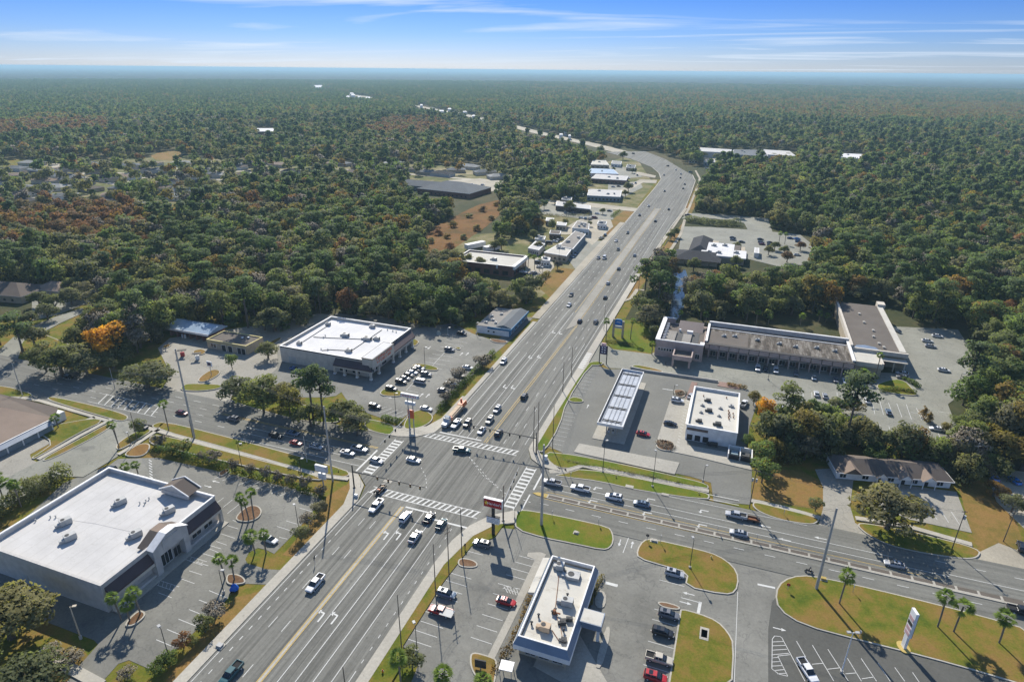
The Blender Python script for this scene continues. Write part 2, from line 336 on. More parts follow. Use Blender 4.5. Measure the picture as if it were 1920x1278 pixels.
def dup(root, loc, rz=0.0, scale=None, label=None, group=None, cat=None):
    r = root.copy(); col.objects.link(r); r.location = loc; r.rotation_euler = (0, 0, rz)
    if scale is not None: r.scale = scale if hasattr(scale, '__len__') else (scale,) * 3
    if label: r['label'] = label
    if group: r['group'] = group
    if cat: r['category'] = cat
    for ch in list(root.children):
        c = ch.copy(); col.objects.link(c); c.parent = r
        for g_ in list(ch.children):
            d = g_.copy(); col.objects.link(d); d.parent = c
    return r
def inset(poly, d):
    """outline moved inwards by d metres"""
    P_ = [np.array(p[:2], float) for p in poly]; n = len(P_)
    ar = sum(P_[k][0] * P_[(k + 1) % n][1] - P_[(k + 1) % n][0] * P_[k][1] for k in range(n)); sg = 1 if ar > 0 else -1
    out = []
    for k in range(n):
        a, b_, c = P_[k - 1], P_[k], P_[(k + 1) % n]
        e1 = (b_ - a) / (np.linalg.norm(b_ - a) + 1e-9); e2 = (c - b_) / (np.linalg.norm(c - b_) + 1e-9)
        n1_ = np.array([-e1[1], e1[0]]) * sg; n2_ = np.array([-e2[1], e2[0]]) * sg
        m_ = n1_ + n2_; L = np.linalg.norm(m_)
        m_ = m_ / L if L > 1e-6 else n1_
        out.append(b_ + m_ * d / max(0.4, float(m_ @ n1_)))
    return out
def smooth_poly(poly, it=2):
    P_ = [np.array(p[:2], float) for p in poly]
    for _ in range(it):
        q = []
        for k in range(len(P_)):
            a, b_ = P_[k], P_[(k + 1) % len(P_)]
            q += [a * .75 + b_ * .25, a * .25 + b_ * .75]
        P_ = q
    return P_
def gp(pts, z=0.0): return [G(x, y, z)[:2] for x, y in pts]
def offset_path(pts, d):
    P_ = [np.array(p[:2], float) for p in pts]; out = []
    for k, p in enumerate(P_):
        a = P_[max(0, k - 1)]; b_ = P_[min(len(P_) - 1, k + 1)]; e = (b_ - a) / (np.linalg.norm(b_ - a) + 1e-9)
        out.append(p + np.array([-e[1], e[0]]) * d)
    return out
def ribbon(mb, pts, w, z, z0=None):
    L, Q = offset_path(pts, w / 2), offset_path(pts, -w / 2)
    for k in range(len(pts) - 1):
        if z0 is None: mb.face([(*Q[k], z), (*Q[k + 1], z), (*L[k + 1], z), (*L[k], z)])
        else: mb.prism([Q[k], Q[k + 1], L[k + 1], L[k]], z0, z)
def inpoly(x, y, poly):
    x = np.asarray(x, float); y = np.asarray(y, float); r_ = np.zeros(x.shape, bool); j = len(poly) - 1
    for i in range(len(poly)):
        xi, yi = poly[i]; xj, yj = poly[j]
        with np.errstate(divide='ignore', invalid='ignore'):
            c = ((yi > y) != (yj > y)) & (x < (xj - xi) * (y - yi) / (yj - yi) + xi)
        r_ ^= c; j = i
    return r_
# ------------------------------------------------------------------ the ground, roads and lots
Z_ROAD, Z_MARK, Z_ISL = 0.34, 0.352, 0.46
def sheet(name, mat, pts, z, px=True):
    P_ = gp(pts) if px else pts
    mb = MB().mat(mat); mb.prism(P_, 0, z, sides=True); return struct(mb, name)
mb = MB().mat('forest_floor'); mb.face([(-60000, -60000, 0), (60000, -60000, 0), (60000, 60000, 0), (-60000, 60000, 0)]); struct(mb, 'ground')
sheet('turf_ground', 'turf', [(-330, 10), (160, 10), (160, 205), (60, 215), (-35, 300), (-46, 300), (-46, 420), (-50, 760), (-98, 760), (-98, 420), (-105, 290), (-190, 245), (-330, 215)], 0.04, False)
sheet('suburb_ground', 'suburb', [(-300, 312), (150, 300), (330, 292), (640, 305), (900, 312), (1000, 330), (900, 345), (700, 335), (640, 345), (480, 352), (400, 385), (330, 415), (200, 420), (0, 425), (-300, 425)], 0.03)
sheet('marsh_ground', 'marsh', [(785, 475), (805, 430), (880, 392), (900, 383), (935, 375), (955, 388), (905, 430), (860, 460), (820, 485)], 0.05)
sheet('field', 'dry_grass', [(283, 292), (300, 285), (338, 283), (341, 297), (320, 301), (292, 300)], 0.05)
sheet('field', 'turf', [(5, 303), (40, 298), (55, 305), (52, 316), (20, 320), (5, 314)], 0.05)
sheet('commercial_ground', 'suburb', [(1010, 560), (985, 505), (850, 500), (850, 465), (890, 440), (1000, 430), (960, 405), (1010, 372), (1090, 375), (1040, 360), (1095, 315), (1190, 290), (1225, 345), (1150, 450)], 0.045)
# paved lots
lot = [('parking_lot', 'asphalt_lot', [(205, 872), (222, 860), (296, 858), (592, 925), (606, 942), (591, 952), (556, 996), (514, 1038), (500, 1031), (484, 1027), (467, 1035), (460, 1049), (464, 1056), (500, 1067), (542, 1069), (562, 1073), (512, 1096), (464, 1094), (440, 1098), (426, 1123), (373, 1176), (334, 1215), (300, 1240), (285, 1256), (242, 1237), (222, 1244), (193, 1277), (150, 1310), (110, 1300), (143, 1254), (184, 1208), (177, 1200), (73, 1160), (-40, 1115), (-40, 1040), (60, 960), (120, 905)]),
 ('church_drive', 'concrete_drive', [(-120, 900), (0, 838), (62, 815), (98, 829), (56, 852), (60, 862), (90, 875), (45, 905), (0, 925), (-120, 980)]),
 ('service_lot', 'concrete_drive', [(296, 653), (318, 634), (380, 624), (455, 614), (500, 606), (600, 588), (625, 590), (570, 620), (535, 640), (527, 655), (532, 690), (500, 715), (470, 748), (400, 756), (300, 738), (320, 700)]),
 ('shopping_lot', 'asphalt_lot', [(520, 690), (480, 728), (520, 735), (560, 745), (610, 745), (630, 742), (640, 735), (655, 757), (690, 775), (742, 793), (772, 772), (812, 779), (926, 664), (955, 640), (1000, 596), (985, 594), (930, 640), (885, 625), (850, 606), (800, 612), (770, 605), (700, 590), (630, 588), (520, 650)]),
 ('gas_station_lot', 'asphalt_gas', [(1012, 827), (1104, 681), (1140, 692), (1182, 692), (1346, 717), (1425, 738), (1405, 800), (1400, 850), (1410, 880), (1407, 946), (1338, 940), (1333, 905), (1290, 892), (1120, 860), (1060, 852)]),
 ('hotel_lot', 'asphalt_old', [(1100, 678), (1122, 638), (1150, 655), (1220, 664), (1240, 655), (1340, 655), (1600, 695), (1678, 700), (1672, 612), (1796, 618), (1839, 683), (1819, 726), (1777, 758), (1796, 807), (1797, 832), (1764, 827), (1600, 797), (1510, 780), (1440, 762), (1425, 738), (1346, 717), (1182, 692), (1140, 690), (1130, 682)]),
 ('office_drive', 'concrete_drive', [(1543, 913), (1528, 880), (1562, 878), (1600, 900), (1597, 922), (1594, 950), (1603, 980), (1640, 1006), (1580, 996), (1534, 986), (1543, 953)]),
 ('office_lot', 'concrete_drive', [(1664, 905), (1793, 922), (1822, 999), (1706, 974), (1645, 950)]),
 ('gravel_drive', 'sand_shoulder', [(1838, 1034), (1872, 1018), (1930, 1040), (2000, 1120), (1925, 1095), (1795, 1055)]),
 ('gravel_drive', 'sand_shoulder', [(1848, 878), (1930, 885), (2060, 1040), (1930, 1000), (1868, 940)]),
 ('restaurant_lot', 'asphalt_old', [(1280, 425), (1330, 426), (1420, 432), (1500, 440), (1535, 468), (1515, 496), (1460, 500), (1400, 485), (1395, 470), (1272, 470)]),
 ('side_road', 'asphalt_old', [(1278, 410), (1290, 400), (1350, 402), (1440, 410), (1450, 440), (1405, 436), (1395, 418), (1340, 410)]),
 ('industrial_lot', 'asphalt_old', [(1075, 500), (1060, 480), (1110, 440), (1120, 452), (1140, 452), (1090, 520)]),
 ('industrial_yard', 'sand_shoulder', [(1035, 440), (1090, 410), (1145, 412), (1150, 425), (1110, 460), (1090, 440)]),
 ('industrial_yard', 'sand_shoulder', [(985, 510), (985, 488), (1030, 478), (1040, 500), (1020, 525), (990, 520)]),
 ('motel_lot', 'asphalt_old', [(1000, 400), (1025, 380), (1085, 378), (1150, 390), (1150, 412), (1090, 410), (1050, 405)]),
 ('motel_lot', 'asphalt_old', [(1140, 345), (1200, 340), (1205, 352), (1165, 372), (1140, 360)]),
 ('motel_lot', 'asphalt_old', [(1105, 305), (1180, 315), (1205, 332), (1170, 335), (1110, 325)]),
 ('school_lot', 'sand_shoulder', [(880, 360), (840, 338), (900, 335), (1000, 345), (950, 352), (910, 362)]),
 ('church_lot', 'asphalt_old', [(60, 560), (170, 548), (185, 560), (110, 590), (60, 602)]),
 ('strip_mall_lot', 'sand_shoulder', [(1310, 300), (1330, 290), (1500, 290), (1480, 305), (1420, 318), (1340, 312)])]
for k, (n_, m_, P_) in enumerate(lot): sheet(n_, m_, P_, 0.10 + 0.006 * k)
sheet('restaurant_parking_lot', 'asphalt_lot', gp([(767, 1290), (785, 1245), (775, 1222), (755, 1213), (833, 1090), (868, 1040), (885, 1018), (930, 1001), (936, 990), (966, 993)]) + [(-49, 138.4), (-40, 139.0), (26.4, 139.0), (26.4, 20), (-60, 20)], 0.24, False)
sheet('east_parking_lot', 'asphalt_new', gp([(1440, 1300), (1440, 1180), (1447, 1130), (1470, 1100)]) + [(60, 132), (110, 132), (110, 20), (30, 20)], 0.252, False)
Y_IN = 138.2
sheet('side_street', 'asphalt_old', [(-197, 138), (-197, 20), (-183, 20), (-183, 106), (-176, 108), (-176, 120), (-181, 124), (-184, 138)], 0.262, False)
sheet('side_street', 'asphalt_old', [(0, 690), (-60, 680), (0, 655), (40, 620), (110, 592), (155, 578), (158, 586), (112, 607), (62, 634), (40, 655), (30, 684)], 0.268)
# highway: one ribbon of left and right edges, then the curve
Lw = [(-92, 20), (-91.7, 130), (-95.5, 137.5)]
left = [(-92, 10), (-91.7, 128), (-93.5, 134), (-98.5, 138.5), (-98.5, 161.5), (-92, 163.5), (-87.5, 168), (-86.3, 176), (-86.3, 520), (-86.5, 600), (-87.5, 700), (-89, 762), (-98, 810), (-112, 855), (-153, 930), (-205, 1000)]
right = [(-60, 10), (-59.9, 112), (-59.2, 121), (-57.2, 128), (-53.5, 134), (-48, 138.5), (-47, 161.5), (-51.5, 164.5), (-54.2, 170), (-54.3, 176), (-54, 380), (-51, 430), (-49, 520), (-46, 600), (-48, 680), (-51, 766), (-58, 810), (-73, 849), (-108, 950), (-149, 1033)]
hw = left + right[::-1]
mb = MB().mat('asphalt_road'); mb.prism(hw, 0, Z_ROAD); struct(mb, 'road')
far_px = [(1185, 292), (1160, 284), (1110, 271), (1050, 258), (1000, 247), (975, 240), (930, 229), (860, 213), (790, 201), (730, 189), (700, 184), (650, 177), (595, 163), (560, 155)]
mb = MB().mat('sand_shoulder'); ribbon(mb, gp(far_px), 26, Z_ROAD - 0.02); struct(mb, 'road')
mb = MB().mat('sand_shoulder')
for P_ in [[(0, 318), (80, 326), (160, 320), (240, 326), (330, 316), (420, 322), (520, 320), (640, 318), (760, 326), (900, 338)], [(60, 345), (150, 332), (160, 320), (190, 306)], [(150, 332), (240, 350), (330, 352), (400, 368)], [(240, 350), (250, 335), (330, 330), (420, 338), (520, 340)], [(0, 362), (90, 372), (200, 392), (300, 392)], [(640, 318), (700, 338), (760, 326)], [(470, 318), (480, 336), (560, 328)], [(100, 300), (110, 325)]]: ribbon(mb, gp(P_), 9, .2)
struct(mb, 'road')
# cross road, leaving the junction box to the highway
mb = MB().mat('asphalt_cross')
mb.face([(-600, 136.5, Z_ROAD), (-98.5, 138.5, Z_ROAD), (-98.5, 161.5, Z_ROAD), (-190, 161, Z_ROAD), (-600, 158, Z_ROAD)])
mb.prism([(-48, 138.5), (600, 138), (600, 161), (60, 161.5), (4, 162.3), (-43, 160.8), (-47, 161.5)], 0, Z_ROAD)
struct(mb, 'road')
mb = MB().mat('turf'); mb.prism([(-57.8, 10), (-57.4, 112), (-54.7, 124.4), (-50.6, 131), (-48.5, 132.5), (-49, 126), (-53.5, 121), (-54.9, 107), (-55.1, 87), (-53, 82), (-53, 70), (-56, 10)], 0, Z_ISL - .03); struct(mb, 'verge')
# sidewalks
mb = MB().mat('kerb_concrete')
def strip(x0, x1, y0, y1, z=Z_ISL): mb.box(x0, x1, y0, y1, 0.0, z)
mb.prism([(-94.6, 10), (-92.05, 10), (-91.75, 127), (-94.0, 133.9), (-98.7, 138.2), (-102, 138.2), (-97, 131), (-94.6, 124)], 0, Z_ISL)
mb.prism([(-57.7, 10), (-59.95, 10), (-59.85, 112), (-59.15, 121), (-57.15, 128), (-53.4, 134.1), (-48, 138.3), (-40, 138.3), (-42, 135.5), (-50.5, 131), (-54.6, 124.5), (-57.3, 112)], 0, Z_ISL)
mb.prism([(-54.2, 176), (-54.1, 170), (-51.4, 164.8), (-46.9, 161.8), (-40, 161.2), (-44, 164.5), (-50, 169), (-51.6, 176), (-51.0, 238), (-51.2, 300), (-51, 380), (-54, 380), (-54.3, 238)], 0, Z_ISL)
mb.prism([(-98.3, 161.7), (-92.2, 163.8), (-87.6, 168.2), (-86.4, 176), (-86.4, 196), (-89.3, 196), (-89.5, 178), (-92, 171), (-104, 167), (-110, 161.6)], 0, Z_ISL)
mb.prism([(-86.4, 196), (-86.4, 280), (-88.3, 280), (-88.3, 196)], 0, Z_ISL)
for P_, w in [([(1060, 884), (1093, 874), (1200, 896), (1329, 922)], 1.7), ([(1030, 885), (1062, 884)], 2), ([(1408, 939), (1470, 953), (1538, 972)], 1.7), ([(1604, 972), (1700, 987), (1822, 1022)], 1.7),
        ([(-100, 724), (75, 752), (176, 782), (200, 789)], 1.4), ([(209, 787), (150, 818), (72, 862)], 1.6), ([(178, 783), (150, 793), (112, 797)], 1.5),
        ([(420, 843), (500, 862), (582, 887), (613, 894), (654, 899)], 1.6), ([(270, 801), (294, 808), (420, 843)], 1.6), ([(318, 796), (290, 811), (255, 834), (222, 853)], 1.5),
        ([(73, 1222), (140, 1258), (190, 1285)], 2.2), ([(735, 905), (720, 902)], 1.5)]:
    ribbon(mb, gp(P_), w, 0.39, 0.0)
struct(mb, 'sidewalk')
mb = MB().mat('concrete')
for P_ in [[(1086, 832), (1274, 868), (1265, 890), (1076, 848)], [(1256, 752), (1297, 748), (1288, 800), (1288, 835), (1400, 855), (1409, 882), (1370, 873), (1305, 857), (1262, 848), (1235, 840), (1233, 822)],
        [(1013, 1036), (1024, 1040), (1018, 1052), (955, 1180), (925, 1240), (913, 1234), (972, 1115), (1003, 1050), (988, 1044), (990, 1037)]]:
    mb.prism(gp(P_), 0, 0.30)
mb.box(-36, -25, 184, 232, 0, 0.29)
mb.prism(gp([(1052, 1130), (1150, 1300), (1090, 1300), (1000, 1250)]), 0, 0.27)
struct(mb, 'concrete_apron')
mb = MB().mat('concrete'); mb.prism(gp([(425, 760), (408, 745), (440, 752)]), 0, .31)
mb.mat('brick_paving'); mb.prism(gp([(1285, 748), (1297, 716), (1308, 718), (1297, 750)]), 0, 0.3)
mb.prism(gp([(1348, 716), (1390, 722), (1386, 731), (1345, 724)]), 0, 0.3); struct(mb, 'paved_path')
# sandy shoulders and concrete drives west of the highway further north
mb = MB().mat('sand_shoulder')
mb.prism([(-86.5, 285), (-86.5, 520), (-90.5, 520), (-91.5, 400), (-90.5, 285)], 0, .3)
for P_ in [[(1090, 500), (1150, 445), (1160, 447), (1100, 512)], [(1015, 372), (1100, 380), (1205, 392), (1200, 398), (1095, 388), (1005, 380)], [(1130, 372), (1200, 337), (1232, 338), (1230, 344), (1205, 343), (1150, 375)],
        [(1195, 322), (1230, 330), (1228, 334), (1190, 328)]]: mb.prism(gp(P_), 0, .29)
ribbon(mb, gp([(1304, 320), (1312, 335), (1310, 345), (1290, 395), (1283, 405)]), 2.2, .3)
ribbon(mb, gp([(1284, 412), (1276, 440), (1262, 462), (1250, 480), (1240, 492), (1225, 505)]), 2.2, .3)
ribbon(mb, gp([(1208, 545), (1195, 543), (1183, 560), (1160, 568), (1150, 580), (1130, 605)]), 2.2, .3)
mb.prism([(-54.1, 380), (-51, 380), (-50.8, 430), (-46, 600), (-44, 600), (-49, 430), (-50, 380)], 0, .31)
struct(mb, 'path')
sheet('verge', 'dry_grass', [(1175, 545), (1240, 470), (1282, 415), (1278, 430), (1262, 465), (1225, 510), (1195, 545), (1175, 560), (1160, 562)], 0.055)
sheet('verge', 'dry_grass', [(1110, 455), (1150, 410), (1172, 394), (1192, 395), (1160, 430)], 0.055)
sheet('verge', 'dry_grass', [(1035, 560), (1010, 540), (1040, 500), (1078, 505), (1050, 545)], 0.056)
sheet('verge', 'dry_grass', [(1280, 400), (1300, 360), (1310, 340), (1322, 345), (1315, 370), (1295, 402)], 0.055)
sheet('verge', 'turf_green', [(1122, 632), (1150, 600), (1225, 606), (1228, 640), (1222, 662), (1150, 652)], 0.06)
for P_ in ([(610, 933), (655, 905), (668, 940), (560, 1045), (530, 1040), (595, 965)], [(520, 1100), (470, 1140), (420, 1200), (340, 1290), (300, 1290), (380, 1190), (440, 1120)], [(30, 1290), (150, 1210), (190, 1260), (150, 1300)]):
    sheet('mulch_bed', 'dry_grass', P_, 0.065)
mb = MB().mat('brick_infill'); mb.prism([(-70.2, 275), (-66.9, 282), (-66.9, 588), (-71.2, 588), (-71.6, 360)], 0, Z_ROAD + .1); mb.mats[0] = 'concrete_drive'; struct(mb, 'median_strip')

sheet('dry_lawn', 'dry_grass', [(1410, 905), (1430, 880), (1500, 880), (1545, 905), (1543, 955), (1470, 945), (1410, 935)], 0.058)
sheet('dry_lawn', 'dry_grass', [(1795, 905), (1830, 895), (1900, 960), (1925, 1040), (1870, 1018), (1835, 1030), (1822, 1000)], 0.059)

# kerbed islands
def island(name, P_, mat, px=True, it=1, kerb='kerb_concrete', kw=0.35, z=Z_ISL):
    P_ = smooth_poly(gp(P_) if px else P_, it)
    mb = MB().mat(kerb); mb.prism(P_, 0.05, z - 0.02); mb.mat(mat); mb.prism(inset(P_, kw), z - 0.05, z + 0.012)
    return struct(mb, name)
islands = [('turf_green', [(972, 957), (1000, 959), (1080, 975), (1141, 989), (1149, 1000), (1151, 1017), (1144, 1029), (1130, 1033), (1075, 1021), (1019, 1010), (966, 994), (965, 972)]),
 ('turf', [(1195, 1048), (1248, 1064), (1289, 1075), (1283, 1101), (1359, 1117), (1380, 1112), (1386, 1085), (1375, 1062), (1346, 1042), (1310, 1031), (1222, 1011), (1205, 1014), (1193, 1033)]),
 ('turf', [(1276, 1142), (1310, 1151), (1345, 1165), (1366, 1187), (1377, 1210), (1372, 1300), (1250, 1300), (1256, 1262), (1274, 1150)]),
 ('mulch', [(1230, 1130), (1245, 1129), (1275, 1138), (1274, 1146), (1240, 1140)]),
 ('turf', [(1452, 1112), (1466, 1089), (1499, 1079), (1545, 1084), (1700, 1120), (1830, 1153), (1940, 1185), (2060, 1330), (1849, 1265), (1734, 1233), (1610, 1202), (1505, 1174), (1458, 1144)]),
 ('mulch', [(857, 1058), (862, 1047), (885, 1050), (897, 1058), (893, 1066), (865, 1065)]),
 ('dry_grass', [(884, 1222), (920, 1232), (935, 1240), (925, 1300), (905, 1285), (885, 1262), (880, 1240)]),
 ('mulch', [(436, 976), (462, 950), (482, 948), (493, 958), (487, 972), (465, 981)]),
 ('mulch', [(424, 1082), (432, 1076), (455, 1080), (464, 1094), (440, 1098), (425, 1096)]),
 ('mulch', [(230, 1175), (258, 1146), (272, 1147), (274, 1157), (250, 1176)]),
 ('mulch', [(408, 888), (425, 879), (433, 883), (414, 896)]),
 ('dry_grass', [(360, 660), (375, 655), (388, 658), (384, 665), (366, 667)]), ('dry_grass', [(372, 710), (395, 694), (412, 694), (414, 702), (390, 716), (372, 718)]),
 ('dry_grass', [(302, 652), (315, 645), (323, 648), (310, 655)]), ('dry_grass', [(497, 647), (525, 632), (530, 636), (505, 652)]),
 ('turf_green', [(429, 752), (436, 741), (470, 735), (560, 757), (640, 780), (636, 796), (560, 790), (470, 765)]),
 ('turf_green', [(335, 733), (345, 722), (362, 720), (420, 722), (412, 730), (375, 735)]),
 ('turf_green', [(684, 790), (690, 786), (738, 797), (741, 812), (728, 818), (684, 806)]),
 ('turf_green', [(755, 800), (768, 776), (790, 768), (812, 778), (811, 791), (790, 803), (762, 807)]),
 ('turf', [(710, 738), (722, 728), (762, 736), (755, 744), (720, 744)]), ('turf', [(770, 685), (790, 682), (823, 690), (820, 697), (780, 692)]), ('turf', [(850, 652), (865, 652), (862, 658)]),
 ('turf', [(770, 640), (778, 636), (788, 642), (776, 652)]), ('mulch', [(915, 635), (940, 638), (953, 641), (948, 645), (925, 643)]),
 ('turf_green', [(1092, 857), (1170, 872), (1262, 893), (1315, 905), (1330, 913), (1325, 919), (1200, 893), (1094, 872), (1058, 882), (1030, 870), (1020, 848), (1060, 852)]),
 ('turf_green', [(1036, 893), (1062, 888), (1093, 879), (1200, 899), (1320, 924), (1332, 931), (1325, 939), (1200, 922), (1125, 904), (1060, 896)]),
 ('turf_green', [(1009, 828), (1100, 683), (1115, 678), (1134, 681), (1125, 686), (1106, 686), (1062, 755), (1050, 800), (1020, 850), (1004, 845)]),
 ('turf_green', [(1065, 748), (1078, 745), (1095, 750), (1092, 756), (1068, 755)]),
 ('turf', [(1182, 690), (1190, 684), (1230, 692), (1250, 700), (1200, 695)]),
 ('mulch', [(1264, 738), (1262, 731), (1284, 732), (1286, 745), (1268, 746)]), ('mulch', [(1228, 831), (1232, 824), (1262, 828), (1266, 840), (1258, 848), (1232, 843)]),
 ('turf', [(1408, 941), (1440, 948), (1536, 972), (1534, 980), (1520, 986), (1460, 976), (1415, 958)]),
 ('turf', [(1600, 980), (1650, 986), (1730, 1003), (1838, 1030), (1835, 1048), (1800, 1050), (1680, 1030), (1625, 1005)]),
 ('turf_green', [(1635, 722), (1690, 708), (1718, 738), (1722, 744), (1660, 738)]), ('mulch', [(1718, 764), (1730, 778), (1738, 788), (1730, 788)]),
 ('turf', [(296, 798), (312, 792), (380, 808), (540, 850), (650, 882), (658, 892), (640, 897), (560, 880), (420, 840), (300, 808)]),
 ('turf', [(288, 812), (420, 846), (600, 893), (606, 905), (500, 885), (300, 838), (276, 830)]),
 ('turf', [(216, 842), (222, 830), (262, 806), (290, 806), (262, 824), (226, 845)]), ('dry_grass', [(228, 856), (252, 838), (268, 832), (284, 834), (278, 850), (262, 858)]),
 ('turf', [(282, 800), (300, 792), (312, 794), (296, 806)]),
 ('turf', [(85, 748), (100, 744), (180, 762), (238, 778), (242, 786), (228, 792), (205, 786), (110, 758)]),
 ('turf', [(58, 860), (75, 850), (100, 832), (72, 812), (100, 798), (175, 785), (197, 790), (150, 812), (66, 862)]),
 ('turf', [(75, 864), (150, 824), (206, 793), (212, 800), (180, 820), (90, 866)]),
 ('turf', [(-60, 730), (0, 722), (60, 738), (64, 746), (0, 745), (-60, 745)]),
 ('turf', [(40, 640), (75, 625), (90, 630), (150, 655), (165, 672), (130, 684), (60, 672), (38, 660)])]
for m_, P_ in islands: island('grass_island' if 'turf' in m_ or 'dry' in m_ else 'mulch_island', P_, m_, it=2 if len(P_) < 9 else 1)
# raised brick median of the cross road, one dark infill after another
mb = MB().mat('kerb_yellow'); mb.prism([(-45.5, 147.9), (-44, 147.2), (-41, 147.0), (-41, 148.9), (-44, 148.7)], 0, Z_ROAD + .15)
mb.mat('concrete')
y0s = lambda x: 147.0 - 0.0 * x
mb.prism([(-41, 147.0), (75, 146.3), (110, 143.5), (110, 149.5), (75, 148.5), (-41, 148.9)], 0, Z_ROAD + .15)
mb.mat('brick_infill'); x = -40.6
while x < 108:
    g1 = 4.15; w_ = 0.0 if x < 66 else (x - 66) * 0.055
    mb.prism([(x, 147.3 - w_), (x + g1, 147.3 - w_), (x + g1, 148.5 + w_ * .3), (x, 148.5 + w_ * .3)], Z_ROAD, Z_ROAD + .165); x += g1 + 0.55
struct(mb, 'median_kerb')

# ------------------------------------------------------------------ painted markings
mk = MB().mat('white_paint'); mky = MB().mat('yellow_paint')
def bar(x0, x1, y0, y1, m=mk, z=Z_MARK): m.face([(x0, y0, z), (x1, y0, z), (x1, y1, z), (x0, y1, z)])
def lineV(x, y0, y1, w=0.18, dash=0, gap=0, m=mk, x2=None):
    y = y0; x2 = x if x2 is None else x2
    while y < y1:
        e = min(y1, y + (dash or 1e9)); a = x + (x2 - x) * (y - y0) / (y1 - y0); b_ = x + (x2 - x) * (e - y0) / (y1 - y0)
        m.face([(a - w / 2, y, Z_MARK), (a + w / 2, y, Z_MARK), (b_ + w / 2, e, Z_MARK), (b_ - w / 2, e, Z_MARK)]); y = e + gap if dash else y1
def lineH(y, x0, x1, w=0.18, dash=0, gap=0, m=mk, y2=None):
    x = x0; y2 = y if y2 is None else y2
    while x < x1:
        e = min(x1, x + (dash or 1e9)); a = y + (y2 - y) * (x - x0) / (x1 - x0); b_ = y + (y2 - y) * (e - x0) / (x1 - x0)
        m.face([(x, a - w / 2, Z_MARK), (e, b_ - w / 2, Z_MARK), (e, b_ + w / 2, Z_MARK), (x, a + w / 2, Z_MARK)]); x = e + gap if dash else x1
for x in (-78.75, -77.85): lineV(x, 20, 129, 0.16, m=mky)
mc_ = MB().mat('kerb_concrete'); bar(-78.6, -78.0, 20, 129, mc_, Z_MARK - .006); struct(mc_, 'road_markings')
for x in (-74.8, -71.4, -68.0): lineV(x, 20, 129)
lineV(-64.5, 20, 129, .16); lineV(-61.2, 20, 78, .16); lineV(-61.2, 80, 126, .15, 1.0, 2.4); None
lineV(-91.2, 20, 132, .15); lineV(-89.3, 40, 110, .2, 1.1, 1.9); lineV(-89.3, 112, 133, .16)
for x in (-85.7, -82.2): lineV(x, 20, 130, .16, 3.2, 9.0)
lineH(129.2, -77.4, -68.2, .6); lineH(127.0, -68, -57.0, .6)
# highway north
for x0, x1 in ((-69.3, -66.9), (-68.5, -66.2)): lineV(x0, 168.5, 282, .16, m=mky, x2=x1)
lineV(-66.6, 282, 590, .15, m=mky); lineV(-71.9, 300, 590, .15, m=mky)
for x in (-62.9, -59.8): lineV(x, 170, 700, .15, 3.0, 9.0)
lineV(-56.0, 172, 560, .15)
for x in (-72.6, -75.8): lineV(x, 169.5, 300, .15)
for x in (-79.0, -82.4): lineV(x, 170, 240, .15)
for x in (-79.0, -82.4, -75.6): lineV(x, 300 if x > -76 else 240, 700, .15, 3.0, 9.0)
lineV(-85.6, 172, 600, .15)
lineH(169.3, -86, -70.5, .5)
lineV(-57.5, 238, 262, .15)
for k in range(9): bar(-54.2, -51.9, 236 + k * 1.9, 237.0 + k * 1.9, z=Z_ISL + .01)
# crosswalks
def crosswalk_h(x0, x1, y0, y1, n):
    lineH(y0, x0, x1, .25); lineH(y1, x0, x1, .25)
    for x in np.linspace(x0 + 1, x1 - 1, n): mk.face([(x - .3 - .5, y0 + .13, Z_MARK), (x + .3 - .5, y0 + .13, Z_MARK), (x + .3 + .5, y1 - .13, Z_MARK), (x - .3 + .5, y1 - .13, Z_MARK)])
def crosswalk_v(x0, x1, y0, y1, n):
    lineV(x0, y0, y1, .25); lineV(x1, y0, y1, .25)
    for y in np.linspace(y0 + 1, y1 - 1, n): bar(x0 + .13, x1 - .13, y - .4, y + .4)
crosswalk_h(-91.0, -56.5, 131.6, 134.4, 20); crosswalk_h(-90, -56.5, 164.9, 167.6, 19)
crosswalk_v(-97.9, -94.9, 139.2, 160, 12); crosswalk_v(-51.3, -48.2, 138.6, 160, 11)
lineV(-100.2, 139.4, 152, .6); lineV(-45.7, 149.5, 158.8, .5); lineV(-46.0, 139, 147, .4)
# dotted turn guides through the junction
for P_ in [[(790, 878), (797, 892), (800, 905), (799, 922)], [(884, 862), (900, 880), (915, 898), (935, 915)], [(880, 858), (905, 892), (945, 925), (1000, 945)]]:
    Q = [Vector((*p, 0)) for p in gp(P_)]
    for a, b_ in zip(Q, Q[1:]):
        L_ = (b_ - a).length; n_ = max(1, int(L_ / 1.6))
        for k in range(n_):
            p = a.lerp(b_, k / n_); q = p + (b_ - a).normalized() * .7; s_ = (b_ - a).normalized().cross(Vector((0, 0, 1))) * .09
            mk.face([(*(p + s_)[:2], Z_MARK), (*(q + s_)[:2], Z_MARK), (*(q - s_)[:2], Z_MARK), (*(p - s_)[:2], Z_MARK)])
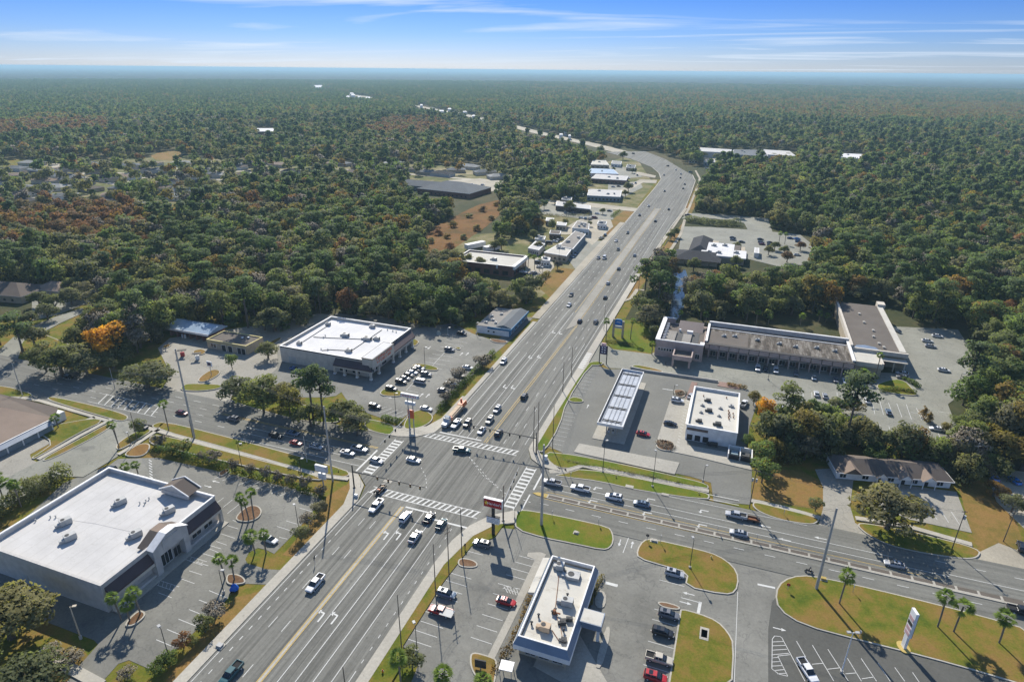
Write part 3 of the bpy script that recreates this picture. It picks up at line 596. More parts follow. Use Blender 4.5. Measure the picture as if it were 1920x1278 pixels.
# cross road lanes
lineH(144.1, -42, 105, .16, 2.6, 5.0); lineH(151.8, -44.5, 62, .15); lineH(154.7, -44.5, 50, .15)
lineH(157.0, 60, 110, .16, 2.6, 6.0); lineH(152.6, 62, 110, .15); lineH(149.9, -42, 60, .12, m=mky); lineH(146.6, -42, 60, .12, m=mky)
lineH(150.6, -100.6, -190, .15) if False else None
for y, x0 in ((148.9, -150), (145.6, -150), (142.2, -150)): lineH(y, x0, -100.7, .16)
lineH(152.9, -165, -100.7, .18, m=mky); lineH(153.5, -165, -100.7, .18, m=mky)
for y in (157.4, 153.7, 149.8): lineH(y, -260, -166, .15, 3.2, 4.5 if y == 153.7 else 5.5)
lineH(146.0, -300, -151, .15, 3.0, 7.0)
for k in range(9): mk.face([(-213 + k * 3.2, 143.2, Z_MARK), (-212.6 + k * 3.2, 143.2, Z_MARK), (-215.6 + k * 3.2, 149.5, Z_MARK), (-216 + k * 3.2, 149.5, Z_MARK)])
lineH(143.2, -218, -185, .15); lineH(149.6, -220, -188, .15)
lineH(160.4, -46, 30, .12)
for y in (163.2, 165.4): lineH(y, -1, 12, .22)
def arrow(x, y, ang, kind='turn', s=1.0, z=Z_MARK):
    """lane arrow, ang = driving direction"""
    if kind == 'turn':
        P1 = [(-.16, -1.6), (.16, -1.6), (.16, .1), (-.16, .35)]; P2 = [(.16, .1), (.1, .6), (-.9, .75), (-.9, .4), (-.16, .35)]; P3 = [(-.85, 1.15), (-1.55, .55), (-.85, .05)]
    else:
        P1 = [(-.14, -1.5), (.14, -1.5), (.14, .5), (-.14, .5)]; P2 = [(-.5, .45), (.5, .45), (0, 1.6)]; P3 = None
    ca, sa = math.cos(ang - math.pi / 2), math.sin(ang - math.pi / 2)
    for Q in (P1, P2, P3):
        if Q: mk.face([(x + (a * ca - b_ * sa) * s, y + (a * sa + b_ * ca) * s, z) for a, b_ in Q])
PI = math.pi
for x, y in ((-76.3, 117), (-73.1, 118), (-76.3, 88), (-73.1, 88.5)): arrow(x, y, PI / 2, s=1.25)
for x, y in ((-73.3, 240.7), (-76.8, 239), (-74.2, 209.5), (-77.3, 209), (-75.2, 270), (-71.9, 270)): arrow(x, y, -PI / 2, s=1.2)
for x in (-28.2, -12.6, 2.4): arrow(x, 157.2, PI, s=1.0); arrow(x, 150.6, PI, s=1.0)
for x, y in ((19, 156), (24, 152), (33, 156)): arrow(x, y, PI, 's', 1.0)
ZL = 0.262
def larrow(px_, ang, s=.9, k='s', z=ZL):
    p = G(*px_); arrow(p[0], p[1], ang, k, s, z)
larrow((1162, 1018), -PI / 2); larrow((1185, 1022), PI / 2); larrow((1291, 1114), PI); larrow((1285, 1131), 0); larrow((1461, 1180), 0, z=.275)
def pline(a, b_, w=.14, z=ZL, m=mk):
    a, b_ = Vector((*G(*a)[:2], z)), Vector((*G(*b_)[:2], z)); s_ = (b_ - a).normalized().cross(Vector((0, 0, 1))) * w / 2
    m.face([tuple(a - s_), tuple(a + s_), tuple(b_ + s_), tuple(b_ - s_)])
def stalls(a0, a1, v, n, w=.14, z=ZL, m=mk):
    """n stall lines starting on the line a0-a1 (pixels), each of vector v metres"""
    A_, B_ = Vector((*G(*a0)[:2], z)), Vector((*G(*a1)[:2], z)); V_ = Vector((v[0], v[1], 0)); s_ = V_.normalized().cross(Vector((0, 0, 1))) * w / 2
    for k in range(n):
        p = A_.lerp(B_, k / max(1, n - 1)); m.face([tuple(p - s_), tuple(p + s_), tuple(p + V_ + s_), tuple(p + V_ - s_)])
ZA = 0.122
# the restaurant lot
stalls((766, 1199), (789, 1165), (5.6, -.1), 3); stalls((798, 1147), (845, 1075), (5.6, -.1), 6); stalls((870, 1032), (878, 1020), (5.2, 0), 2)
stalls((922, 1208), (970, 1105), (-5.0, .1), 6, w=.14); pline((917, 1227), (1008, 1052), .16)
stalls((985, 1088), (1008, 1052), (-5.0, .1), 4); pline((975, 1105), (948, 1100), .15); pline((972, 1112), (943, 1103), .12)
for k in range(6): pline((945 + k * 6, 1100 + k * 1.5), (952 + k * 5.2, 1112 + k * 1.5), .12)
pline((1135, 1093), (1158, 1099), .9); pline((1178, 1002), (1206, 1013), .5); pline((1181, 1002), (1168, 1037), .18)
stalls((1283, 1100), (1288, 1076), (-6.0, .1), 2); stalls((1256, 1262), (1272, 1155), (-5.5, .1), 6)
pline((1277, 1121), (1314, 1131), .18); pline((1313, 1129), (1309, 1150), .7); pline((1420, 1096), (1453, 1103), .6); pline((1383, 1110), (1376, 1290), .12)
# the east lot
def pz(p): return (1440 + p[0] / 5.8625, 1060 + p[1] / 5.8625)
for a, b_ in [((310, 835), (410, 1010)), ((485, 880), (720, 1275)), ((655, 925), (880, 1275)), ((870, 1025), (1025, 1278)), ((1020, 1025), (1190, 1278)), ((1205, 1075), (1340, 1278)), ((1390, 1125), (1500, 1278)), ((1585, 1180), (1660, 1290)),
        ((150, 800), (405, 1278)), ((480, 1090), (600, 1080)), ((650, 1145), (780, 1130)), ((850, 1195), (970, 1185)), ((1030, 1250), (1160, 1230)), ((45, 815), (40, 1140)), ((40, 1140), (120, 1200)), ((120, 1200), (215, 1222)), ((215, 1222), (105, 1000)), ((105, 1000), (240, 985)), ((45, 815), (70, 780)), ((70, 780), (130, 785)), ((130, 785), (150, 800)),
        ((50, 845), (165, 840)), ((48, 888), (188, 882)), ((48, 935), (205, 925)), ((48, 985), (225, 970)), ((45, 1020), (112, 1015)), ((45, 1065), (135, 1060)), ((45, 1110), (160, 1105)), ((60, 1160), (180, 1148)), ((100, 1195), (205, 1188))]:
    pline(pz(a), pz(b_), .14, .275)
# the lot round the grey store
for a, b in [((540, 275), (745, 360)), ((430, 378), (632, 460)), ((320, 483), (510, 560)), ((205, 588), (418, 675)), ((80, 702), (302, 795)), ((-40, 815), (175, 905))]: pline((300 + a[0] / 5.863, 1060 + a[1] / 5.863), (300 + b[0] / 5.863, 1060 + b[1] / 5.863), .15, ZA)
def p7(p): return (380 + p[0] / 7.1, 900 + p[1] / 7.1)
for a, b_ in [((185, 305), (280, 235)), ((275, 360), (395, 265)), ((330, 445), (508, 305)), ((400, 535), (480, 565)), ((330, 605), (475, 650)), ((250, 715), (430, 775)), ((180, 815), (320, 865)), ((90, 915), (215, 965)), ((1290, 370), (1470, 425)), ((1110, 540), (1270, 590)), ((990, 615), (1190, 680)), ((1020, 760), (1130, 785)),
        ((1130, 215), (1250, 110)), ((1230, 265), (1420, 100)), ((1050, 135), (1130, 70)), ((540, 75), (650, 0))]: pline(p7(a), p7(b_), .13, ZA)
for a, b_ in [((0, 170), (245, 270)), ((-55, 410), (180, 520))]: pass
stalls((355, 1070), (392, 1022), (3.9, 0), 4, z=ZA); stalls((297, 1111), (340, 1085), (4.2, -.1), 2, z=ZA)
for P_ in ([(300, 1088), (336, 1100)], [(295, 1097), (327, 1108)], [(352, 1042), (388, 1053)], [(346, 1048), (380, 1060)]): pline(*P_, .12, ZA)
for k in range(5): pline((300 + k * 7, 1088 + k * 2.5), (297 + k * 7, 1098 + k * 2.4), .1, ZA); pline((352 + k * 7, 1043 + k * 2.4), (348 + k * 7, 1050 + k * 2.4), .1, ZA)
stalls((438, 884), (560, 915), (-2.8, -5), 9, z=ZA); stalls((279, 862), (281, 898), (1.8, -.5), 8, .28, ZA)
larrow((390, 912), 0, z=ZA); larrow((405, 903), PI, z=ZA)
# the shopping lot and gas station
stalls((700, 772), (742, 784), (2.6, 5), 5, z=.15); stalls((800, 697), (858, 640), (-5, 0), 9, z=.15); stalls((800, 697), (858, 640), (5, 0), 9, z=.15); pline((800, 697), (842, 652), .14, .15)
pline((762, 732), (800, 690), .13, .15); stalls((762, 732), (800, 690), (5.2, 0), 6, z=.15)
for P_, a_ in (((790, 741), PI / 2), ((802, 742), PI / 2), ((865, 664), PI / 2), ((876, 664), PI / 2), ((728, 745), 0), ((805, 652), -PI / 2)): larrow(P_, a_, 1.1, z=.15)
stalls((1023, 838), (1056, 772), (5.2, 0), 10, .1, z=.15); stalls((1070, 738), (1100, 690), (5.2, 0), 9, .1, z=.15); larrow((1102, 762), PI / 2, z=.15); larrow((1186, 724), 0, .8, z=.31)
pline((1242, 729), (1262, 732), .4, .15)
for k in range(16):
    t_ = k / 15; pline((1286 - t_ * 18, 752 + t_ * 82), (1292 - t_ * 19, 754 + t_ * 83), .16, .31)
# hotel lot
def pa(p): return (1440 + p[0] / 3.058, 500 + p[1] / 3.058)
for a, b_ in [((540, 755), (552, 810)), ((600, 790), (612, 845)), ((640, 770), (662, 850)), ((690, 780), (715, 850)), ((738, 785), (768, 865)), ((792, 790), (822, 875)), ((585, 895), (595, 930)), ((640, 905), (650, 940)), ((692, 915), (704, 950)), ((748, 925), (758, 955)), ((802, 930), (815, 965)), ((858, 940), (870, 975)), ((915, 950), (928, 985)), ((975, 955), (995, 1000)),
        ((250, 720), (258, 860)), ((200, 710), (208, 860)), ((345, 750), (352, 820)), ((395, 720), (398, 760)), ((820, 835), (870, 845)), ((850, 810), (880, 880)), ((975, 830), (1035, 840)), ((970, 350), (985, 360))]: pline(pa(a), pa(b_), .16, .145)
stalls((1715, 965), (1800, 985), (-.8, 6), 5, z=.16)
mk_o = struct(mk, 'road_markings'); struct(mky, 'road_markings')
sheet('pond', 'pond_water', gp([(1262, 508), (1285, 505), (1290, 520), (1282, 545), (1285, 560), (1280, 590), (1268, 600), (1253, 596), (1260, 560), (1266, 535)]), 0.07, False)
# gutters along the highway
mb = MB().mat('kerb_concrete')
for L_ in (left[8:14], right[11:17]):
    ribbon(mb, L_, .7, Z_ROAD + .1, 0)
struct(mb, 'kerb')
# ------------------------------------------------------------------ buildings
def wb(mb, name, parent, **tags):
    """build with world coordinates under an unrotated thing"""
    l = parent.location if parent.parent is None else parent.location + parent.parent.location
    mb.v = [(x - l.x, y - l.y, z - l.z) for x, y, z in mb.v]
    return mb.build(name, parent, **tags)
def flat_box(name, label, cat, x0, x1, y0, y1, h, par=0.9, wall='wall_cream', roof='membrane', cap='trim_white', t=0.35, inner=None, group=None):
    T = thing(name, label, cat, (x0, y0, 0), group=group)
    m = MB().mat(wall)
    m.box(x0, x1, y0, y0 + t, 0, h); m.box(x0, x1, y1 - t, y1, 0, h); m.box(x0, x0 + t, y0 + t, y1 - t, 0, h); m.box(x1 - t, x1, y0 + t, y1 - t, 0, h)
    wb(m, 'wall', T)
    m = MB().mat(roof); m.box(x0 + t, x1 - t, y0 + t, y1 - t, h - par - .3, h - par); wb(m, 'roof', T)
    m = MB().mat(cap); e = .09
    m.box(x0 - e, x1 + e, y0 - e, y0 + t + e, h, h + .14); m.box(x0 - e, x1 + e, y1 - t - e, y1 + e, h, h + .14)
    m.box(x0 - e, x0 + t + e, y0 + t + e, y1 - t - e, h, h + .14); m.box(x1 - t - e, x1 + e, y0 + t + e, y1 - t - e, h, h + .14)
    wb(m, 'parapet_cap', T)
    return T
def hvac(T, x, y, z, sx=2.2, sy=1.5, h=1.3, ang=0.0, mat='hvac_grey', fan=True, name='rooftop_unit'):
    m = MB().mat(mat); m.rbox((x, y), (sx, sy, h), ang, z + .15); m.mat('hvac_dark'); m.rbox((x, y), (sx * .9, sy * .9, .16), ang, z)
    m.rbox((x + math.cos(ang) * sx * .51, y + math.sin(ang) * sx * .51), (.04, sy * .7, h * .6), ang, z + .35)
    if fan: m.cyl((x - math.cos(ang) * sx * .2, y - math.sin(ang) * sx * .2, z + h + .15), (x - math.cos(ang) * sx * .2, y - math.sin(ang) * sx * .2, z + h + .22), min(sx, sy) * .33, n=10)
    m.mat(mat); m.rbox((x - math.cos(ang) * sx * .7, y - math.sin(ang) * sx * .7), (sx * .45, sy * .55, h * .55), ang, z + .1)
    return wb(m, name, T)
def pipes(T, z, segs, r=.09, mat='hvac_dark', name='conduit'):
    m = MB().mat(mat)
    for (a, b_) in segs: m.cyl((a[0], a[1], z + .15), (b_[0], b_[1], z + .15), r, n=5)
    wb(m, name, T)
def vents(T, z, pts, mat='hvac_grey', r=.16, h=.6):
    for x, y in pts:
        m = MB().mat(mat); m.cyl((x, y, z), (x, y, z + h), r, n=7); m.cyl((x, y, z + h), (x, y, z + h + .12), r * 1.8, r * 1.2, n=7); wb(m, 'roof_vent', T)
def panel(T, name, mat, x0, x1, y0, y1, z0, z1, frame=None, cols=0):
    """a window or door set just proud of a wall, with its frame and mullions"""
    m = MB().mat(mat); m.box(x0, x1, y0, y1, z0, z1); o = wb(m, name, T)
    if frame:
        m = MB().mat(frame); e = .07; X, Y = x1 - x0 > y1 - y0, None
        if X:
            yy0, yy1 = y0 - .04, y1 + .04
            m.box(x0 - e, x1 + e, yy0, yy1, z1, z1 + .1); m.box(x0 - e, x1 + e, yy0, yy1, z0 - .1, z0)
            for k in range(cols + 2):
                xx = x0 + (x1 - x0) * k / (cols + 1); m.box(xx - .04, xx + .04, yy0 - .01, yy1 + .01, z0, z1)
        else:
            xx0, xx1 = x0 - .04, x1 + .04
            m.box(xx0, xx1, y0 - e, y1 + e, z1, z1 + .1); m.box(xx0, xx1, y0 - e, y1 + e, z0 - .1, z0)
            for k in range(cols + 2):
                yy = y0 + (y1 - y0) * k / (cols + 1); m.box(xx0 - .01, xx1 + .01, yy - .04, yy + .04, z0, z1)
        m.v = [(a, b_, c) for a, b_, c in m.v]
        wb(m, 'frame', T)
    return o
def awning(T, pts_in, pts_out, zi, zo, mat, name='awning', th=.12):
    """sloping metal awning between an inner (high) and outer (low) edge"""
    m = MB().mat(mat); a, b_ = pts_in; c, d = pts_out
    m.face([(*a, zi), (*b_, zi), (*d, zo), (*c, zo)]); m.face([(*c, zo), (*d, zo), (*d, zo - .45), (*c, zo - .45)])
    m.face([(*a, zi), (*c, zo), (*c, zo - .45), (*a, zo - .45)]); m.face([(*b_, zi), (*b_, zo - .45), (*d, zo - .45), (*d, zo)])
    m.face([(*a, zo - .45), (*c, zo - .45), (*d, zo - .45), (*b_, zo - .45)])
    return wb(m, name, T)
def prof_x(m, prof, x0, x1):
    """solid with a y-z outline run along x"""
    n = len(prof); i = len(m.v); m.v += [(x0, y, z) for y, z in prof] + [(x1, y, z) for y, z in prof]
    m.f.append(tuple(i + k for k in range(n))[::-1]); m.m.append(m.cur); m.f.append(tuple(i + n + k for k in range(n))); m.m.append(m.cur)
    for k in range(n): m.f.append((i + k, i + (k + 1) % n, i + n + (k + 1) % n, i + n + k)); m.m.append(m.cur)
def prof_y(m, prof, y0, y1):
    n = len(prof); i = len(m.v); m.v += [(x, y0, z) for x, z in prof] + [(x, y1, z) for x, z in prof]
    m.f.append(tuple(i + k for k in range(n))); m.m.append(m.cur); m.f.append(tuple(i + n + k for k in range(n))[::-1]); m.m.append(m.cur)
    for k in range(n): m.f.append((i + k, i + n + k, i + n + (k + 1) % n, i + (k + 1) % n)); m.m.append(m.cur)

# grey pharmacy style store, near left
T = flat_box('retail_store', 'large grey store with white membrane roof and gabled entrance, beside the palms at the highway', 'store', -161, -122.7, 72, 106.4, 8.0, .95, 'wall_grey', 'membrane', 'wall_grey', .45)
m = MB().mat('trim_white'); m.box(-161.1, -122.6, 106.0, 106.5, 8.14, 8.5); m.box(-161.1, -160.5, 72, 106, 8.14, 8.5); m.box(-123.05, -122.6, 94.6, 106, 8.14, 8.35); wb(m, 'coping', T)
m = MB().mat('wall_grey'); prof_x(m, [(84.4, 0), (86.0, 0), (86.0, 5.2), (93.2, 5.2), (93.2, 0), (94.8, 0), (94.8, 7.9), (91.4, 10.0), (88.6, 10.0), (84.4, 7.9)][::-1], -122.7, -120.9); wb(m, 'entrance_portal', T)
m = MB().mat('trim_white')
for a, b_ in (((84.2, 7.85), (88.6, 10.02)), ((88.6, 10.02), (91.4, 10.02)), ((91.4, 10.02), (95.0, 7.85))):
    prof_x(m, [a, b_, (b_[0], b_[1] + .16), (a[0], a[1] + .16)], -122.9, -120.6)
wb(m, 'portal_trim', T)
m = MB().mat('shingle_brown')
for a, b_ in (((84.3, 7.7), (88.6, 9.9)), ((91.4, 9.9), (94.9, 7.7))):
    m.face([(-120.95, *a), (-120.95, *b_), (-125.8, *b_), (-125.8, *a)][::1])
m.mat('shingle_tan'); m.face([(-120.95, 88.6, 9.9), (-120.95, 91.4, 9.9), (-125.8, 91.4, 9.9), (-125.8, 88.6, 9.9)])
m.mat('shingle_brown'); prof_x(m, [(84.4, 7.5), (94.8, 7.5), (94.8, 7.6), (91.4, 9.8), (88.6, 9.8), (84.4, 7.6)], -125.7, -123.3); wb(m, 'entrance_roof', T)
m = MB().mat('wall_grey'); m.box(-121.0, -120.75, 87.2, 92.0, 6.3, 8.7); wb(m, 'sign_panel', T)
panel(T, 'window', 'window_glass', -122.68, -122.6, 86.2, 90.4, .4, 4.4, 'trim_white', 3); panel(T, 'door', 'door_dark', -122.68, -122.58, 90.9, 93.0, .1, 3.0, 'hvac_grey', 1)
awning(T, ((-122.65, 72.6), (-122.65, 84.3)), ((-121.2, 72.6), (-121.2, 84.3)), 6.9, 4.9, 'awning_brown'); awning(T, ((-122.65, 94.9), (-122.65, 106.4)), ((-121.2, 94.9), (-121.2, 106.4)), 6.9, 4.9, 'awning_brown')
m = MB().mat('wall_cream'); m.box(-122.5, -121.1, 72.5, 84.3, 3.7, 4.44); wb(m, 'fascia', T); m = MB().mat('wall_cream'); m.box(-122.5, -121.1, 94.9, 106.4, 3.7, 4.44); wb(m, 'fascia', T)
for yy in (105.6, 72.5): m = MB().mat('wall_cream'); m.box(-121.9, -121.1, yy, yy + .8, 0, 3.7); wb(m, 'pillar', T)
m = MB().mat('wall_grey'); m.box(-122.6, -121.4, 73.3, 84.3, 0, 1.0); m.box(-122.6, -121.4, 94.9, 105.5, 0, 1.0); m.mat('kerb_concrete'); m.box(-122.6, -119.6, 72.5, 106.5, 0, .32); wb(m, 'plinth', T)
for y in (97, 101): panel(T, 'window', 'window_glass', -122.68, -122.6, y, y + 3, 1.2, 3.4, 'trim_white', 1)
m = MB().mat('wall_grey'); m.box(-138.3, -129.1, 103.4, 104.0, 7.4, 8.6); prof_y(m, [(-138.3, 8.6), (-129.1, 8.6), (-133.7, 10.6)], 103.55, 107.6); wb(m, 'north_gable', T)
m = MB().mat('shingle_brown')
m.face([(-138.7, 103.3, 8.55), (-138.7, 107.9, 8.55), (-133.7, 107.9, 10.8), (-133.7, 103.3, 10.8)]); m.face([(-133.7, 103.3, 10.8), (-133.7, 107.9, 10.8), (-128.7, 107.9, 8.55), (-128.7, 103.3, 8.55)]); wb(m, 'gable_roof', T)
m = MB().mat('trim_white')
for yy in (103.2, 107.7): prof_y(m, [(-138.9, 8.45), (-133.7, 10.78), (-128.5, 8.45), (-128.5, 8.8), (-133.7, 11.1), (-138.9, 8.8)], yy, yy + .25)
wb(m, 'gable_trim', T)
for x, y, a in ((-144.9, 96.3, 1.2), (-139.4, 99.0, .2), (-129.9, 98.0, 1.2), (-130.2, 88.0, 1.2), (-150.9, 85.3, 1.2), (-144.4, 81.5, 1.2)):
    if y != 99.0: hvac(T, x, y, 7.05, 2.6, 1.5, 1.5, a)
vents(T, 7.05, [(-139.5, 99.3), (-138.9, 98.3), (-140.2, 98.0), (-139.6, 100.4), (-156.9, 85.6), (-155.8, 86.2), (-159.2, 83.4)], r=.14)
pipes(T, 6.95, [((-156, 86), (-144, 88)), ((-144, 88), (-130.2, 89))], .02, 'hvac_grey')
panel(T, 'door', 'hvac_grey', -150, -148, 71.9, 71.97, .1, 2.6, None)

# cream store with brown awnings beyond the junction
T = flat_box('retail_store', 'cream store with bright white roof and dark brown awnings, beside the busy shopping lot', 'store', -174, -131.8, 198, 235.3, 7.3, 1.1, 'wall_cream', 'membrane_bright', 'trim_white', .4)
m = MB().mat('trim_dark'); m.box(-174.05, -131.7, 197.92, 197.99, 6.85, 7.2); m.box(-131.79, -131.72, 214.4, 235.3, 6.85, 7.2); wb(m, 'cornice', T)
m = MB().mat('wall_cream'); m.box(-133.5, -128.6, 197.2, 214.2, 5.0, 8.5); wb(m, 'sign_wall', T)
m = MB().mat('trim_dark'); m.box(-133.7, -128.4, 197.0, 214.4, 8.5, 8.7); wb(m, 'parapet_cap', T)
m = MB().mat('membrane_bright'); m.box(-133.4, -128.9, 197.5, 213.9, 8.7, 8.74); wb(m, 'roof', T)
awning(T, ((-146.5, 197.95), (-131.8, 197.95)), ((-146.5, 195.6), (-128.3, 195.6)), 6.3, 4.2, 'awning_brown_x'); awning(T, ((-131.75, 214.3), (-131.75, 235.0)), ((-128.9, 214.3), (-128.9, 233.6)), 6.6, 4.6, 'awning_brown')
m = MB().mat('wall_cream'); m.box(-146.5, -128.5, 195.7, 196.2, 3.1, 3.73); m.box(-129.5, -129.0, 214.3, 233.5, 3.4, 4.1)
m.box(-129.2, -128.7, 197.4, 214.1, 4.3, 5.0); wb(m, 'fascia', T)
for x, y in ((-146, 195.9), (-141.4, 195.9), (-135.5, 195.9), (-129.2, 196.0), (-129.2, 202.2), (-129.2, 213.8), (-129.2, 219.5), (-129.2, 225), (-129.2, 231)):
    m = MB().mat('wall_cream'); m.box(x - .4, x + .4, y - .4, y + .4, 0, 4.3 if y > 197 and y < 214 else 3.4); m.mat('trim_white'); m.box(x - .5, x + .5, y - .5, y + .5, 0, .7); wb(m, 'pillar', T)
for y in (199, 204, 209): panel(T, 'window', 'window_glass', -131.78, -131.7, y, y + 3.4, .5, 3.2, 'trim_white', 2)
for y in (216, 221, 227): panel(T, 'window', 'window_glass', -131.78, -131.7, y, y + 3.2, .8, 3.0, 'trim_white', 1)
for x in (-145, -139): panel(T, 'window', 'window_glass', x, x + 3.6, 197.9, 197.98, .8, 3.0, 'trim_white', 1)
def strokes(T, name, mat, x, y0, y1, z0, z1, n, seed, th=.06):
    """raised lettering too small to read from here: a row of letter-like strokes on a wall facing +X"""
    rr = random.Random(seed); m = MB().mat(mat); y = y0; w = (y1 - y0) / n
    for k in range(n):
        yy = y0 + w * k; m.box(x, x + th, yy, yy + w * .22, z0, z1)
        if rr.random() < .7: m.box(x, x + th, yy + w * .24, yy + w * .72, z1 - (z1 - z0) * .22, z1)
        if rr.random() < .7: m.box(x, x + th, yy + w * .24, yy + w * .72, z0, z0 + (z1 - z0) * .22)
        if rr.random() < .5: m.box(x, x + th, yy + w * .5, yy + w * .72, z0 + (z1 - z0) * .3, z1 - (z1 - z0) * .3)
    return wb(m, name, T)
strokes(T, 'lettering', 'sign_orange', -128.58, 200, 212.5, 7.0, 8.1, 10, 1); strokes(T, 'lettering', 'sign_orange', -128.58, 200.5, 211.5, 5.5, 6.5, 8, 2)
for x, y, s in ((-170.2, 227.5, 1.8), (-155.4, 219.0, 2.8), (-149.7, 232.2, 2.0), (-144.3, 219.0, 3.2), (-168.7, 204.5, 1.8), (-144.7, 205.2, 2.2), (-140.5, 220.5, 2.2)): hvac(T, x, y, 6.2, s, s * .7, 1.3, .05)
pipes(T, 6.2, [((-144.3, 231), (-144.3, 206)), ((-170, 227), (-169, 207)), ((-163.5, 214), (-145, 219)), ((-163.5, 214), (-168, 213)), ((-144.7, 206), (-153, 204)), ((-153, 204), (-156, 202))], .13)
vents(T, 6.2, [(-163.5, 214), (-164, 216), (-157, 203), (-154, 203.5), (-142, 232), (-139, 231.5), (-137, 231)], r=.2)
panel(T, 'door', 'hvac_grey', -170, -166.5, 197.9, 197.97, .1, 3.2)

# blue roofed car wash and the small yellow trimmed service building
T = thing('car_wash', 'long brick car wash shed with pale blue metal roof beside the woods', 'car wash', (-240, 202, 0))
A_, B_, C_, D_ = (-241, 202.6), (-216.5, 202.6), (-216.5, 213.5), (-241, 213.5)
m = MB().mat('wall_brick'); m.box(-240.4, -217, 211.5, 213, 0, 4.2)
for k in range(7): m.box(-240.4 + k * 3.8, -239.8 + k * 3.8, 203.2, 211.4, 0, 4.0)
wb(m, 'wall', T)
m = MB().mat('blue_metal'); prof_x(m, [(202.2, 4.1), (213.9, 4.1), (213.9, 4.4), (209.0, 6.3), (202.2, 4.5)][::-1], -241.4, -216.2); wb(m, 'roof', T)
m = MB().mat('wall_white'); m.box(-241.2, -216.4, 202.0, 202.19, 3.5, 4.5); wb(m, 'fascia', T)
for x in (-233.5, -232): m = MB().mat('sign_white'); m.box(x, x + .7, 203.0, 203.6, 0, 1.8); wb(m, 'vacuum_machine', T)
T = flat_box('service_building', 'small tan service building with brown flat roof and yellow trim beside the car wash', 'shop', -213.5, -192, 198, 208.7, 4.3, .3, 'wall_tan', 'gravel_roof', 'trim_yellow', .35)
m = MB().mat('trim_yellow'); m.box(-213.6, -191.9, 197.85, 197.97, 3.4, 3.7); wb(m, 'stripe', T)
for x in (-205.5, -202, -197, -195): panel(T, 'bay_door', 'door_dark', x, x + 2.3, 197.9, 197.98, .05, 2.9, 'trim_white', 0)
panel(T, 'window', 'window_glass', -211.5, -208.5, 197.9, 197.98, 1.0, 2.7, 'trim_white', 1)
vents(T, 4.0, [(-200, 205), (-197.6, 206.2)], 'sign_white', .35, .5)

# burger restaurant at the corner, near centre
T = thing('burger_restaurant', 'restaurant with stained white roof ringed by slate blue metal, beside its drive through', 'restaurant', (-31.5, 93, 0))
m = MB().mat('wall_tan'); m.box(-31.0, -20.6, 93.8, 118.6, 0, 4.3); wb(m, 'wall', T)
m = MB().mat('membrane_stained'); m.box(-30.6, -20.9, 94.2, 118.2, 4.3, 4.75); wb(m, 'roof', T)
m = MB().mat('steel_metal')
I_, O_ = [(-31.1, 93.4), (-20.5, 93.4), (-20.5, 118.9), (-31.1, 118.9)], [(-31.9, 92.4), (-19.6, 92.4), (-19.6, 119.6), (-31.9, 119.6)]
for k in range(4):
    m.mat('steel_metal' if k % 2 == 0 else 'steel_metal_y'); a, b_, c, d = I_[k], I_[(k + 1) % 4], O_[(k + 1) % 4], O_[k]
    m.face([(*d, 4.1), (*c, 4.1), (*b_, 5.7), (*a, 5.7)])
wb(m, 'mansard', T)
m = MB().mat('wall_white')
for (a, b_) in [((-31.9, 92.4), (-19.6, 92.42)), ((-31.9, 119.58), (-19.6, 119.6))]: m.box(a[0], b_[0], a[1] - .05, b_[1] + .05, 2.9, 4.1)
m.box(-31.95, -31.8, 92.5, 119.5, 2.9, 4.1); m.box(-19.7, -19.55, 92.5, 119.5, 2.9, 4.1)
wb(m, 'fascia', T)
m = MB().mat('trim_white'); t = .3
m.box(-31.15, -20.45, 93.35, 93.35 + t, 4.8, 5.8); m.box(-31.15, -20.45, 118.95 - t, 118.95, 4.8, 5.8); m.box(-31.15, -31.15 + t, 93.65, 118.65, 4.8, 5.8); m.box(-20.45 - t, -20.45, 93.65, 118.65, 4.8, 5.8); wb(m, 'parapet_cap', T)
m = MB().mat('steel_metal'); m.box(-20.0, -15.2, 102.2, 106.2, 3.5, 5.1); m.mat('membrane_stained'); m.box(-19.8, -15.4, 102.4, 106.0, 5.1, 5.13); wb(m, 'drive_through_roof', T)
for yy in (102.5, 105.3): m = MB().mat('wall_white'); m.box(-16.2, -15.6, yy, yy + .6, 0, 3.5); wb(m, 'pillar', T)
m = MB().mat('steel_metal'); prof_y(m, [(-33.6, 3.2), (-31.95, 3.2), (-31.95, 4.2), (-33.6, 3.7)][::-1], 107.5, 119.6); m.mats[0] = 'membrane_stained'; wb(m, 'side_roof', T)
for y in (96, 99, 109, 112, 115): panel(T, 'window', 'window_glass', -20.62, -20.5, y, y + 2.0, 1.0, 2.8, 'hvac_grey', 1)
for x in (-29.5, -26.5, -23.5): panel(T, 'window', 'window_glass', x, x + 2.2, 93.7, 93.78, .9, 2.8, 'hvac_grey', 1)
for x, y, sx, sy, h in ((-28.3, 116.2, 1.8, 1.8, 1.5), (-24.6, 114.6, 3.0, 2.4, .8), (-23.8, 106.0, 2.6, 1.6, 1.6)): hvac(T, x, y, 4.75, sx, sy, h, .05)
hvac(T, -26.4, 97.6, 4.75, 2.2, 1.6, 1.4, 0, 'load_tan'); hvac(T, -23.3, 100.5, 4.75, 1.2, 1.2, .9, .4, 'hvac_dark'); hvac(T, -22.2, 101.8, 4.75, 1.4, .8, .8, .3, 'hvac_dark'); hvac(T, -21.9, 96.2, 4.75, 1.2, 1.2, .5, .2, 'hvac_dark')
pipes(T, 4.75, [((-28, 114), (-26, 104)), ((-26, 104), (-24.6, 101)), ((-23.8, 100), (-22, 96)), ((-25, 98), (-23, 96))], .07, 'hvac_rust')
